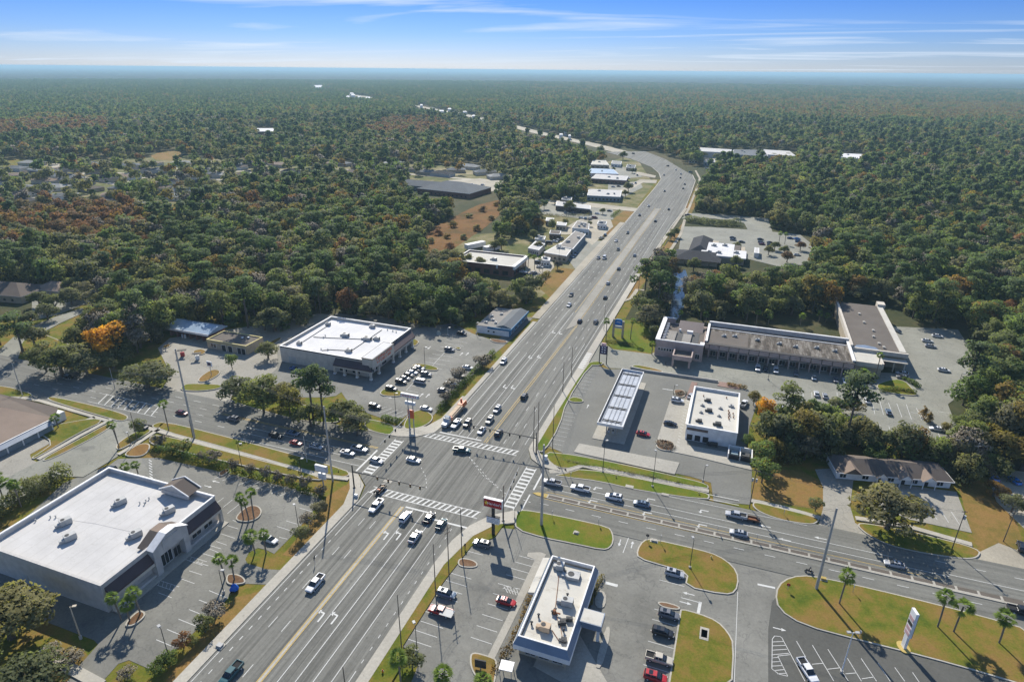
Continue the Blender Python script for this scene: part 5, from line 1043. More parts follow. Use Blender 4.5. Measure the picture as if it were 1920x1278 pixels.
for k, (x, y, w) in enumerate([(1330, 302, 10), (1352, 308, 12), (1382, 312, 12), (1410, 306, 9), (1365, 298, 9), (1300, 297, 8)]):
    simple_flat('shop', 'low grey shop right of the far bend of the highway', 'shop', [(x - w, y + 1.5), (x + w, y + 2.5), (x + w, y - 1.5), (x - w, y - 2)], 5, ['wall_slate', 'wall_brown', 'wall_grey'][k % 3], ['shingle_grey', 'gravel_roof', 'shingle_light'][k % 3], hv=1, nwin=3, group='low shops right of the far bend', seed=60 + k)
# suburban houses among the trees on the left
rr = random.Random(11); roofs = ['shingle_grey', 'shingle_light', 'shingle_brown', 'shingle_grey', 'shingle_tan', 'shingle_dark']
HOUSES = [(166, 308), (200, 312), (225, 310), (243, 310), (285, 305), (265, 318), (302, 318), (340, 306), (360, 310), (378, 317), (236, 330), (200, 334), (98, 322), (75, 318), (55, 325), (118, 330), (20, 329), (8, 340), (405, 326), (423, 328), (455, 328), (478, 329), (500, 303), (490, 331), (522, 334), (560, 333), (590, 305), (575, 304), (612, 306), (545, 321), (232, 352), (268, 350), (295, 352), (340, 358), (215, 365), (210, 372), (258, 382), (100, 350), (66, 358), (120, 366), (15, 365), (40, 376),
          (718, 317), (757, 317), (780, 317), (800, 322), (705, 331), (735, 312), (855, 318), (880, 312), (470, 345), (150, 340), (130, 315), (470, 398), (330, 398), (282, 388), (180, 320), (132, 335), (310, 340), (385, 340), (355, 330), (325, 368), (170, 352), (35, 352), (85, 338), (145, 308), (30, 315), (60, 305), (440, 312), (465, 308), (525, 308), (540, 340), (605, 322), (630, 330), (660, 322), (690, 310), (675, 335), (830, 325), (910, 322), (935, 330), (60, 392), (110, 385), (165, 378), (2, 330), (640, 306), (740, 306), (700, 250), (580, 252), (540, 246), (420, 252), (440, 250)]
for k, (x, y) in enumerate(HOUSES):
    r_ = roofs[k % 6]; colr = {'shingle_grey': 'slate grey', 'shingle_light': 'pale grey', 'shingle_brown': 'brown', 'shingle_tan': 'tan', 'shingle_dark': 'charcoal'}[r_]
    p = G(x, y, 3); hip('suburban_house', f'{colr} roofed suburban house among the trees of the left suburb', 'house', (p[0], p[1]), rr.uniform(20, 30), rr.uniform(13, 16), 3.6, rr.uniform(1.8, 2.8), rr.uniform(-.5, .5) + HEAD, r_, rr.choice(['wall_white', 'wall_cream', 'wall_tan', 'wall_grey']), .5, f'{colr} roofed houses of the left suburb', wins=y > 345)
# lattice tower on the horizon
p = G(803, 152); T = thing('radio_tower', 'thin lattice radio tower rising above the far horizon', 'tower', (p[0], p[1], 0))
m = MB().mat('steel_pole')
for a in range(3): m.cyl((1.6 * math.cos(a * 2.094), 1.6 * math.sin(a * 2.094), 0), (1.2 * math.cos(a * 2.094), 1.2 * math.sin(a * 2.094), 95), .35, n=4)
for k in range(30):
    a = k % 3 * 2.094; b_ = (k + 1) % 3 * 2.094; m.cyl((1.5 * math.cos(a), 1.5 * math.sin(a), k * 3.1), (1.5 * math.cos(b_), 1.5 * math.sin(b_), k * 3.1 + 3.1), .15, n=3)
m.build('mast', T)
# ------------------------------------------------------------------ vehicles
def loft(m, secs):
    """skin a list of closed cross sections (same length) given as lists of points"""
    i = len(m.v); n = len(secs[0])
    for s in secs: m.v += [tuple(p) for p in s]
    for a in range(len(secs) - 1):
        for k in range(n):
            m.f.append((i + a * n + k, i + a * n + (k + 1) % n, i + (a + 1) * n + (k + 1) % n, i + (a + 1) * n + k)); m.m.append(m.cur)
    m.f.append(tuple(i + k for k in range(n))[::-1]); m.m.append(m.cur); e = i + (len(secs) - 1) * n
    m.f.append(tuple(e + k for k in range(n))); m.m.append(m.cur)
def sec(x, w, z0, z1, r=.12, tw=1.0):
    """body section at x: width w, from z0 to z1, shoulders rounded"""
    h = w / 2
    return [(x, -h * .92, z0), (x, -h, z0 + .18), (x, -h, z1 - r * 1.6), (x, -h * .96 * tw, z1 - r * .5), (x, -h * .8 * tw, z1), (x, h * .8 * tw, z1), (x, h * .96 * tw, z1 - r * .5), (x, h, z1 - r * 1.6), (x, h, z0 + .18), (x, h * .92, z0)]
PAINTS = ['white', 'silver', 'grey', 'black', 'red', 'darkred', 'blue', 'brightblue', 'slate', 'teal', 'beige']
def car_proto(kind):
    """parts at the origin, front towards +x; returned as a dict of meshes"""
    S = {}
    if kind == 'sedan':
        L, W_ = 4.75, 1.84; body = [(-2.37, 1.5, .45, .82), (-2.25, 1.72, .3, .98), (-1.6, 1.84, .25, 1.02), (-.6, 1.84, .22, .98), (.8, 1.84, .22, .96), (1.6, 1.8, .25, .88), (2.2, 1.64, .32, .74), (2.37, 1.4, .42, .62)]
        cab = [(-1.95, 1.5, .98, 1.02), (-1.2, 1.42, .98, 1.38), (-.5, 1.36, .98, 1.46), (.2, 1.36, .98, 1.44), (1.15, 1.5, .94, .98)]; roof = (-1.15, .25, 1.30, 1.43); wx = (-1.42, 1.42); wr = .33
    elif kind == 'suv':
        L, W_ = 4.8, 1.92; body = [(-2.4, 1.6, .5, 1.0), (-2.3, 1.85, .35, 1.14), (-1.2, 1.92, .3, 1.12), (.9, 1.92, .3, 1.08), (1.7, 1.88, .35, 1.02), (2.25, 1.74, .4, .9), (2.4, 1.5, .48, .7)]
        cab = [(-2.3, 1.6, 1.1, 1.15), (-2.05, 1.56, 1.1, 1.66), (-1.3, 1.5, 1.1, 1.74), (.2, 1.48, 1.1, 1.72), (1.25, 1.62, 1.05, 1.1)]; roof = (-2.0, .25, 1.42, 1.71); wx = (-1.45, 1.45); wr = .37
    elif kind == 'pickup':
        L, W_ = 5.8, 1.98; body = [(-2.9, 1.75, .55, 1.0), (-2.85, 1.94, .45, 1.12), (-1.0, 1.98, .4, 1.12), (1.2, 1.98, .4, 1.14), (2.1, 1.94, .42, 1.1), (2.75, 1.84, .48, 1.0), (2.9, 1.6, .55, .8)]
        cab = [(-1.05, 1.68, 1.1, 1.16), (-.85, 1.62, 1.1, 1.78), (-.2, 1.56, 1.1, 1.84), (.6, 1.54, 1.1, 1.82), (1.45, 1.68, 1.1, 1.14)]; roof = (-.85, .65, 1.48, 1.82); wx = (-1.8, 1.85); wr = .40
    else:  # van
        L, W_ = 5.2, 1.98; body = [(-2.6, 1.8, .45, 1.1), (-2.55, 1.98, .35, 1.2), (.9, 1.98, .3, 1.15), (1.9, 1.92, .35, 1.05), (2.5, 1.8, .4, .9), (2.6, 1.5, .5, .7)]
        cab = [(-2.55, 1.8, 1.15, 1.25), (-2.45, 1.76, 1.15, 1.98), (-1, 1.7, 1.15, 2.05), (.9, 1.68, 1.15, 2.0), (1.9, 1.7, 1.05, 1.1)]; roof = (-2.4, .95, 1.62, 2.02); wx = (-1.6, 1.6); wr = .37
    m = MB().mat('paint_white'); loft(m, [sec(*b_) for b_ in body])
    if kind == 'pickup': # bed walls over a dark floor
        m.mat('rubber'); m.box(-2.72, -1.12, -.78, .78, 1.0, 1.125); m.mat('paint_white')
        m.box(-2.82, -1.08, -.97, -.80, 1.1, 1.32); m.box(-2.82, -1.08, .80, .97, 1.1, 1.32); m.box(-2.88, -2.76, -.97, .97, 1.1, 1.32)
    S['body'] = m
    m = MB().mat('window_glass'); loft(m, [sec(a, w, z0, z1, .1, .9) for a, w, z0, z1 in cab]); S['windows'] = m
    m = MB().mat('paint_white'); x0, x1, w, z = roof; loft(m, [[(x0 + (0 if k < 1 else 0), -w / 2, z - .06), (x0, -w / 2 * .9, z + .02), (x0, w / 2 * .9, z + .02), (x0, w / 2, z - .06)] if k == 0 else [(x1, -w / 2, z - .06), (x1, -w / 2 * .9, z + .02), (x1, w / 2 * .9, z + .02), (x1, w / 2, z - .06)] for k in (0, 1)])
    hw = w / 2 + .07
    zb = cab[0][2]
    for s in (-1, 1):
        for xa in ((x0 + x1) / 2, x0 + .05, x1 - .03): m.box(xa - .05, xa + .05, s * (hw + .02) - .035, s * (hw + .02) + .035, zb - .05, z - .03, (1, .5))
    S['roof'] = m
    m = MB().mat('rubber')
    S['wheels'] = []
    for x in wx:
        for s in (-1, 1):
            q = MB().mat('rubber'); y0, y1 = s * (W_ / 2 - .22), s * (W_ / 2 + .01); q.cyl((x, y0, wr), (x, y1, wr), wr, n=12); q.mat('wheel_metal'); q.cyl((x, y1 - s * .01, wr), (x, y1 + s * .015, wr), wr * .58, n=8); S['wheels'].append(q)
    xf, xr = L / 2, -L / 2; zl = body[-2][3] - .12; zr_ = body[1][3] - .2
    S['head'] = []; S['tail'] = []
    for s in (-1, 1):
        q = MB().mat('lamp_clear'); q.box(xf - .22, xf - .05, s * .66 - .16, s * .66 + .16, zl - .1, zl + .06); S['head'].append(q)
        q = MB().mat('lamp_red'); q.box(xr + .0, xr + .14, s * .74 - .12, s * .74 + .12, zr_ - .16, zr_ + .06); S['tail'].append(q)
    return S
PROT = {}
def car_data(kind):
    if kind not in PROT:
        S = car_proto(kind); d = {}
        def me(mb, name):
            o = mb.build(name); me_ = o.data; bpy.data.objects.remove(o); return me_
        d['body'] = me(S['body'], 'body'); d['windows'] = me(S['windows'], 'windows'); d['roof'] = me(S['roof'], 'roof')
        d['wheel'] = [me(q, 'wheel') for q in S['wheels']]; d['headlight'] = [me(q, 'headlight') for q in S['head']]; d['taillight'] = [me(q, 'taillight') for q in S['tail']]
        al = MB()
        for k_, q in (('b', S['body']), ('w', S['windows']), ('r', S['roof'])) + tuple(('x', w) for w in S['wheels']):
            i = len(al.v); al.v += q.v
            for f, mi in zip(q.f, q.m): al.mat(q.mats[mi]); al.f.append(tuple(i + v for v in f)); al.m.append(al.cur)
        d['all'] = me(al, 'car_body'); d['all_slot'] = al.mats.index('paint_white'); PROT[kind] = d
    return PROT[kind]
NAMES = {'sedan': 'sedan', 'suv': 'suv', 'pickup': 'pickup_truck', 'van': 'van'}; CATS = {'sedan': 'car', 'suv': 'suv', 'pickup': 'pickup truck', 'van': 'van'}
def add_part(me, name, parent, paint=None, slot=0):
    o = bpy.data.objects.new(name, me); col.objects.link(o); o.parent = parent
    if paint: o.material_slots[slot].link = 'OBJECT'; o.material_slots[slot].material = MATS['paint_' + paint]
    return o
def car(kind, px_, ang, paint, label, group=None, z=Z_ROAD, scale=1.0, parts=None):
    p = G(*px_, z + .7); d = car_data(kind)
    near = p[1] < 330 if parts is None else parts
    if near:
        T = thing(NAMES[kind], label, CATS[kind], (p[0], p[1], z), R(ang), group); T.scale = (scale,) * 3
        add_part(d['body'], 'body', T, paint); add_part(d['windows'], 'windows', T); add_part(d['roof'], 'roof', T, paint)
        for k in ('wheel', 'headlight', 'taillight'):
            for me in d[k]: add_part(me, k, T)
    else:
        T = bpy.data.objects.new(NAMES[kind], d['all']); col.objects.link(T); T.location = (p[0], p[1], z); T.rotation_euler = (0, 0, R(ang)); T.scale = (scale,) * 3
        T.material_slots[d['all_slot']].link = 'OBJECT'; T.material_slots[d['all_slot']].material = MATS['paint_' + paint]
        T['label'] = label; T['category'] = CATS[kind]
        if group: T['group'] = group
    return T
N, S_, E_, W_ = 90, -90, 0, 180
ZL2, ZS, ZH, ZB = .25, .15, .14, .11
q = 'cars queueing at the junction'
car('pickup', (591, 1093), S_, 'white', 'white pickup truck alone on the near highway, driving towards the viewer')
car('pickup', (433, 1262), S_, 'teal', 'dark green pickup truck with empty bed at the bottom edge of the highway')
wp = car('pickup', (705, 948), S_, 'white', 'white pickup truck pulling a loaded trailer off the near crosswalk')
car('suv', (760, 968), N, 'white', 'white suv first at the near stop line beside the yellow line', q)
car('sedan', (778, 1005), N, 'silver', 'silver car behind the two dark cars at the near stop line', q, scale=1.08)
car('sedan', (805, 969), N, 'black', 'black car at the near stop line right of the white suv', q); car('sedan', (827, 981), N, 'teal', 'dark green car nearest the right kerb at the near stop line', q)
car('sedan', (775, 861), E_, 'white', 'white car alone in the left part of the junction'); car('sedan', (706, 862), -4, 'silver', 'pale silver car rolling over the left crosswalk')
car('pickup', (866, 843), 8, 'teal', 'dark teal pickup truck crossing the middle of the junction')
car('pickup', (674, 841), E_, 'silver', 'silver pickup truck with open black bed waiting at the left stop line', q); car('pickup', (652, 848), E_, 'white', 'white topped dark utility truck beside the silver pickup', q, scale=.85)
car('sedan', (593, 836), E_, 'silver', 'silver car just ahead of the red sports car in the left queue', q); car('sedan', (555, 829), E_, 'red', 'low red sports car in the left queue', q, scale=.92)
car('sedan', (549, 811), E_, 'slate', 'pale blue car under the tree shade beside the red sports car', q); car('suv', (517, 816), E_, 'black', 'black suv in the tree shade behind the red sports car', q)
car('suv', (437, 784), W_, 'grey', 'dark grey suv deep in the tree shade on the left road'); car('sedan', (341, 773), E_, 'darkred', 'dark red car alone on the left road beside a palm')
car('sedan', (128, 706), E_, 'black', 'black car in dappled shade at the far left of the road'); car('suv', (266, 799), E_, 'black', 'black suv at the mouth of the side street under a small tree')
car('suv', (203, 880), 200, 'black', 'black suv half hidden behind the roof corner on the side street')
car('pickup', (855, 794), S_, 'white', 'white pickup truck beside the long flatbed truck'); car('suv', (876, 793), S_, 'black', 'dark suv carrying a bike, third lane from the left at the far stop line', q)
car('suv', (932, 767), S_, 'silver', 'silver suv last of the three in the far turn lane', q); car('suv', (918, 787), S_, 'beige', 'beige suv in the middle of the far turn lane', q); car('sedan', (903, 806), S_, 'white', 'white car first in the far turn lane at the stop line', q)
car('suv', (935, 811), N, 'black', 'black suv just past the far crosswalk heading away'); car('suv', (983, 742), N, 'black', 'black suv heading away alone beside the petrol station verge')
car('suv', (944, 677), S_, 'white', 'small white suv on the highway level with the shopping lot hedge')
hv = 'cars on the far highway'
for x, y, d, p_, k, w in [(1087, 601, N, 'black', 'sedan', 'black car level with the blue fronted shop'), (1117, 602, N, 'grey', 'suv', 'dark grey suv at the right kerb level with the blue hotel sign'), (1067, 571, S_, 'white', 'sedan', 'white car just below the start of the pale median'),
        (1071, 552, S_, 'black', 'sedan', 'black car just behind the white one left of the median'), (1135, 557, N, 'black', 'sedan', 'black car right of the median near the footpath bend'), (1140, 530, N, 'white', 'sedan', 'white car right of the median beside its edge'),
        (1133, 483, S_, 'white', 'van', 'white van left of the median in the far traffic'), (1122, 483, S_, 'grey', 'sedan', 'dark car directly left of the white van'), (1160, 503, N, 'grey', 'sedan', 'dark grey car right of the median below the grass bank'), (1190, 478, N, 'silver', 'sedan', 'silver car right of the median beside the grass bank'),
        (1159, 467, S_, 'black', 'sedan', 'black car behind the white van left of the median'), (1155, 451, S_, 'white', 'sedan', 'white car left of the median near the sandy yard'), (1177, 436, S_, 'black', 'sedan', 'black car near the upper end of the median'), (1229, 414, N, 'black', 'sedan', 'black car right of the upper median tip'),
        (1199, 403, S_, 'black', 'sedan', 'black car beside the dry grass plot'), (1216, 386, S_, 'silver', 'sedan', 'silver car level with the blue grey walled motel'), (1254, 392, N, 'black', 'sedan', 'black car level with the side road mouth'), (1246, 358, S_, 'black', 'sedan', 'dark car inside the bend near the curving median'),
        (1281, 353, N, 'grey', 'sedan', 'grey car on the outside of the bend'), (1284, 345, N, 'black', 'sedan', 'black car on the outside of the bend just ahead of the grey one'), (1276, 333, N, 'black', 'sedan', 'black car near the top of the bend'), (1277, 326, N, 'silver', 'sedan', 'silver car at the far junction of the bend'),
        (1245, 328, S_, 'black', 'sedan', 'black car inside the bend at the far junction'), (1252, 311, 130, 'black', 'suv', 'black suv beyond the far junction'), (1267, 318, 110, 'white', 'sedan', 'white car beyond the far junction'), (1187, 288, 140, 'black', 'van', 'dark van farthest away on the curve'), (1295, 323, 20, 'slate', 'van', 'pale blue van on the side turning at the bend'), (1290, 403, 10, 'black', 'pickup', 'black pickup entering from the side road by the grass bank')]:
    car(k, (x, y), d, p_, w, hv)
q = 'vehicles waiting on the right hand cross road'
car('pickup', (1035, 904), W_, 'silver', 'silver pickup truck first in the queue right of the junction', q); car('pickup', (1088, 915), W_, 'white', 'white utility pickup behind the silver pickup, right of the junction', q)
car('suv', (1151, 931), W_, 'white', 'white suv third in the queue right of the junction', q, scale=1.05); car('sedan', (1203, 943), W_, 'slate', 'blue grey car last in the queue right of the junction', q)
car('pickup', (1380, 965), W_, 'silver', 'silver pickup towing a small rusty trailer on the cross road'); car('sedan', (1385, 998), W_, 'silver', 'silver sedan beside the brick median on the right cross road')
car('sedan', (1677, 1056), W_, 'silver', 'silver coupe driving in the shade of the big oak'); car('pickup', (1917, 1145), E_, 'black', 'black pickup cut by the right edge of the cross road')
# parked in the lots
L = 'cars parked in the shopping lot'
car('sedan', (506, 1010), -6, 'white', 'white car alone among the palms of the grey store lot', z=ZB)
for x, y, p_, k, w in [(734, 728, 'black', 'suv', 'black suv nearest the cream store, alone at the island end'), (752, 715, 'black', 'suv', 'black suv first of the tight row in the shopping lot'), (759, 708, 'grey', 'sedan', 'grey car second of the tight row in the shopping lot'), (766, 702, 'black', 'sedan', 'black car in the middle of the tight row'), (773, 697, 'white', 'sedan', 'white roofed car late in the tight row'), (779, 692, 'black', 'sedan', 'black car next to last in the tight row'), (786, 690, 'silver', 'suv', 'silver suv at the island end of the tight row'),
        (799, 701, 'grey', 'suv', 'grey suv with white roof right of the tight row'), (786, 715, 'silver', 'van', 'silver van across from the tight row'), (843, 655, 'grey', 'suv', 'dark grey suv alone on the upper island'), (877, 688, 'white', 'sedan', 'white car alone in the middle beside the hedge'), (846, 718, 'white', 'sedan', 'white car behind the bare hedge trees'), (831, 731, 'grey', 'sedan', 'grey car half covered by a bare tree'), (861, 703, 'beige', 'sedan', 'beige car under the bare tree by the hedge'), (799, 765, 'white', 'sedan', 'white car at the corner lawn beside the hedge end'), (703, 761, 'black', 'suv', 'black suv in the front stalls under the round tree'), (866, 625, 'black', 'suv', 'black suv in shade at the top of the shopping lot'), (553, 690, 'blue', 'sedan', 'blue car in the shade of the cream store wall')]:
    car(k, (x, y), E_ if k != 'van' else W_, p_, w, L, z=.145)
L = None
car('sedan', (1206, 812), -3, 'red', 'red sedan in the canopy shadow of the gas station', z=ZS); car('suv', (1270, 750), E_, 'white', 'white suv parked first at the store front', z=.3); car('sedan', (1257, 793), E_, 'black', 'black car parked midway at the store front', z=.3)
car('sedan', (1296, 741), 70, 'white', 'white car tucked behind the store corner', z=.3); car('pickup', (1395, 756), 75, 'white', 'white box truck behind the convenience store', z=ZS)
L = 'cars parked at the strip mall'
for x, y, d, p_, k, w in [(1421, 690, S_, 'white', 'suv', 'white suv first in the mall shade row'), (1455, 694, S_, 'white', 'suv', 'large white suv in the mall shade row'), (1436, 691, S_, 'black', 'sedan', 'black car between the two white suvs of the shade row'), (1493, 699, S_, 'grey', 'sedan', 'grey car behind the pine crown in the shade row'), (1526, 707, S_, 'slate', 'sedan', 'slate blue car in the shade row'), (1567, 711, S_, 'grey', 'sedan', 'dark grey car beside the last white one in the shade row'), (1585, 713, S_, 'white', 'sedan', 'white car last in the shade row'),
        (1531, 737, N, 'white', 'sedan', 'white car left of a pair in the sun across the mall road'), (1547, 741, N, 'silver', 'sedan', 'silver car right of a pair in the sun across the mall road'), (1627, 750, N, 'white', 'sedan', 'white car alone in the ruled stalls by the hedge'), (1666, 771, N, 'slate', 'sedan', 'slate blue car alone in the middle of the ruled stalls'), (1757, 803, W_, 'white', 'sedan', 'white car at the bushes in the lot corner'), (1692, 699, W_, 'silver', 'sedan', 'silver car upper of the pair by the curved hedge'), (1693, 706, W_, 'grey', 'sedan', 'grey car lower of the pair by the curved hedge'),
        (1770, 693, E_, 'white', 'sedan', 'white car alone in the middle of the east lot'), (1739, 638, E_, 'white', 'sedan', 'white car left of the three at the top of the east lot'), (1745, 648, E_, 'silver', 'sedan', 'silver car lowest of the three at the top of the east lot'), (1758, 629, E_, 'white', 'sedan', 'white car highest of the three in the east lot'), (1682, 619, 120, 'slate', 'sedan', 'pale blue car hugging the hall parapet'), (1455, 769, N, 'grey', 'sedan', 'grey car under the tall pine'), (1465, 764, N, 'white', 'sedan', 'white car under the tall pine')]:
    car(k, (x, y), d, p_, w, L, z=ZH + .02)
car('suv', (903, 1018), W_, 'grey', 'dark grey suv in the corner stall behind the burger sign', z=ZL2); car('suv', (837, 1112), E_, 'slate', 'slate blue suv beside the old red pickup', z=ZL2)
car('pickup', (826, 1145), W_, 'red', 'old red pickup with a wide grey flat bed', z=ZL2); car('sedan', (949, 1126), E_, 'red', 'bright red car beside the hatched stall of the restaurant', z=ZL2)
for x, y, p_, k, w in [(1265, 1074, 'silver', 'suv', 'silver suv alone at the notched grass island'), (1254, 1151, 'grey', 'suv', 'grey suv topmost in the row right of the restaurant'), (1243, 1184, 'black', 'suv', 'black suv second in the row right of the restaurant'), (1236, 1234, 'beige', 'pickup', 'beige pickup third in the row right of the restaurant'), (1229, 1268, 'red', 'suv', 'red suv at the bottom edge right of the restaurant')]:
    car(k, (x, y), E_, p_, w, 'cars parked right of the restaurant', z=ZL2)
car('pickup', (1514, 1256), -62, 'white', 'white pickup parked across the lines of the dark new lot', z=.26)
car('sedan', (1902, 899), 110, 'brightblue', 'bright blue car alone on the gravel at the right edge', z=.14); car('sedan', (1863, 893), 100, 'brightblue', 'blue car half hidden by bushes left of the bright blue one', z=.14); car('suv', (1916, 1024), 80, 'black', 'black suv in the shade at the right edge', z=.14)
L = 'dark cars parked at the lakeside restaurant'
for x, y, p_, w in [(1374, 445, 'black', 'black car upper left in the restaurant lot'), (1375, 449, 'grey', 'grey car lower left in the restaurant lot'), (1391, 453, 'black', 'black car closest to the white roof'), (1426, 448, 'black', 'black car upper in the middle group'), (1427, 453, 'grey', 'grey car second in the middle group'), (1429, 457, 'darkred', 'dark red car lowest in the middle group'), (1444, 454, 'black', 'black car upper in the right pair'), (1444, 458, 'grey', 'grey car lower in the right pair'), (1482, 446, 'blue', 'blue car left in the shade by the red trees'), (1495, 447, 'brightblue', 'bright blue car in the shade by the red trees'), (1497, 452, 'blue', 'blue car lowest in the shade by the red trees'), (1495, 477, 'white', 'white car under the small trees'),
        (1070, 481, 'slate', 'pale blue car lowest at the workshop'), (1074, 477, 'silver', 'silver car in the middle at the workshop'), (1077, 473, 'black', 'black car highest at the workshop'), (987, 513, 'black', 'black car behind the brick building end'), (981, 509, 'white', 'white car behind the brick building end'), (1143, 395, 'black', 'black car in the motel lot'), (97, 572, 'silver', 'silver car under the shade trees at far left'), (122, 562, 'white', 'white car under the shade trees at far left'), (60, 590, 'grey', 'grey car lowest of the far left lot'), (1150, 350, 'silver', 'silver car between the two motels'), (1160, 349, 'black', 'black car between the two motels'), (885, 345, 'white', 'white car at the school entrance'), (893, 347, 'grey', 'grey car at the school entrance'), (905, 346, 'white', 'white car farther along the school entrance')]:
    car('sedan', (x, y), random.choice([0, 0, 10]), p_, w, z=.2, parts=False)
for k, (x, y) in enumerate([(1040, 452), (1046, 450), (1052, 447), (1030, 455), (1090, 408), (1098, 409), (1106, 410), (1115, 408), (1120, 400), (1060, 398), (1075, 399), (1085, 398), (1185, 345), (1192, 343), (1180, 350), (1170, 333), (1178, 334), (1195, 328), (1000, 512), (1010, 492), (1012, 500), (1135, 440), (1128, 446), (1340, 318), (1352, 318), (1365, 320), (1378, 320), (1390, 319), (1325, 315), (1400, 300), (930, 348), (945, 349), (960, 348)]):
    car(['sedan', 'suv', 'pickup', 'van'][k % 4], (x, y), [0, 90, 70, 10][k % 4], ['white', 'silver', 'grey', 'black', 'white', 'slate', 'beige', 'darkred'][k % 8], 'tiny parked vehicle in a far roadside lot', 'vehicles parked in the far roadside lots', z=.2, parts=False)
# flatbed lorry, trailers, motorcycles
def lorry():
    p = G(851, 779, 1.0); T = thing('flatbed_truck', 'long flatbed truck with pale blue cab, tan load and orange rear, waiting at the junction', 'truck', (p[0], p[1], Z_ROAD), R(-90))
    m = MB().mat('paint_silver'); loft(m, [sec(4.6, 2.3, .6, 2.9), sec(6.2, 2.35, .6, 2.9), sec(6.7, 2.2, .6, 1.9), sec(8.4, 1.9, .6, 1.7)]); m.build('cab', T)
    m = MB().mat('paint_slate'); loft(m, [sec(4.7, 1.9, 2.9, 3.3), sec(5.9, 1.7, 2.9, 3.0)]); m.build('wind_deflector', T)
    m = MB().mat('window_glass'); m.face([(6.32, -1.0, 2.0), (6.32, 1.0, 2.0), (6.23, .95, 2.75), (6.23, -.95, 2.75)]); m.box(5.2, 6.0, -1.19, 1.19, 1.9, 2.6); m.build('windows', T)
    m = MB().mat('dark_metal'); m.box(-9.0, 5.0, -.5, .5, .7, 1.0); m.mat('load_tan'); m.box(-9.0, 4.4, -1.25, 1.25, 1.0, 1.2); m.build('flatbed', T)
    m = MB().mat('load_tan'); m.box(-5.6, 3.6, -1.05, 1.05, 1.2, 2.0); m.box(-5.2, 3.0, -.6, .6, 2.0, 2.3); m.build('load', T)
    m = MB().mat('truck_orange'); m.box(-9.0, -5.8, -1.2, 1.2, 1.2, 2.2); m.box(-8.8, -7.9, -1.0, -.6, 2.2, 3.3); m.box(-8.8, -6.2, .6, 1.0, 2.2, 2.7); m.build('forklift', T)
    m = MB().mat('truck_orange'); m.box(3.8, 4.4, -1.2, 1.2, 1.2, 2.6); m.build('headboard', T)
    for x in (7.2, 4.2, 3.0, -5.5, -6.7):
        for s in (-1, 1): q_ = MB().mat('rubber'); q_.cyl((x, s * .85, .5), (x, s * 1.22, .5), .5, n=12); q_.mat('wheel_metal'); q_.cyl((x, s * 1.2, .5), (x, s * 1.24, .5), .26, n=8); q_.build('wheel', T)
lorry()
def trailer(name, label, px_, ang, L_, W2, mat, load, z=Z_ROAD):
    p = G(*px_, z + .6); T = thing(name, label, 'trailer', (p[0], p[1], z), R(ang))
    m = MB().mat(mat); m.box(-L_ / 2, L_ / 2, -W2 / 2, W2 / 2, .5, .62); m.box(-L_ / 2, L_ / 2, -W2 / 2, -W2 / 2 + .06, .62, 1.0); m.box(-L_ / 2, L_ / 2, W2 / 2 - .06, W2 / 2, .62, 1.0); m.cyl((L_ / 2, 0, .55), (L_ / 2 + 1.2, 0, .5), .06, n=5); m.build('bed', T)
    for s in (-1, 1): q_ = MB().mat('rubber'); q_.cyl((-.2, s * W2 / 2, .35), (-.2, s * (W2 / 2 + .2), .35), .35, n=10); q_.build('wheel', T)
    rr = random.Random(3)
    for k in range(load):
        x = -L_ / 2 + .5 + (L_ - 1) * k / max(1, load - 1); m = MB().mat(rr.choice(['load_tan', 'dark_metal', 'truck_orange', 'hvac_dark'])); m.rbox((x, rr.uniform(-.3, .3)), (rr.uniform(.4, .8), rr.uniform(.6, 1.2), rr.uniform(.4, 1.1)), rr.uniform(0, 1), .63); m.build('load', T)
trailer('utility_trailer', 'trailer piled with mowing gear behind the white pickup on the near crosswalk', (713, 917), S_, 4.6, 1.9, 'dark_metal', 6)
trailer('utility_trailer', 'small rusty empty trailer hitched behind the silver pickup', (1413, 973), W_, 3.2, 1.6, 'hvac_rust', 1)
m = MB().mat('hvac_grey'); p = G(826, 1145, ZL2 + 1.3); m.rbox((p[0] + 1.6, p[1]), (3.0, 2.1, .12), 0, ZL2 + 1.33)
o = m.build('flat_bed_cover'); o['label'] = 'flat grey cover over the bed of the old red pickup'; o['category'] = 'cover'
PERSONMESH = {}
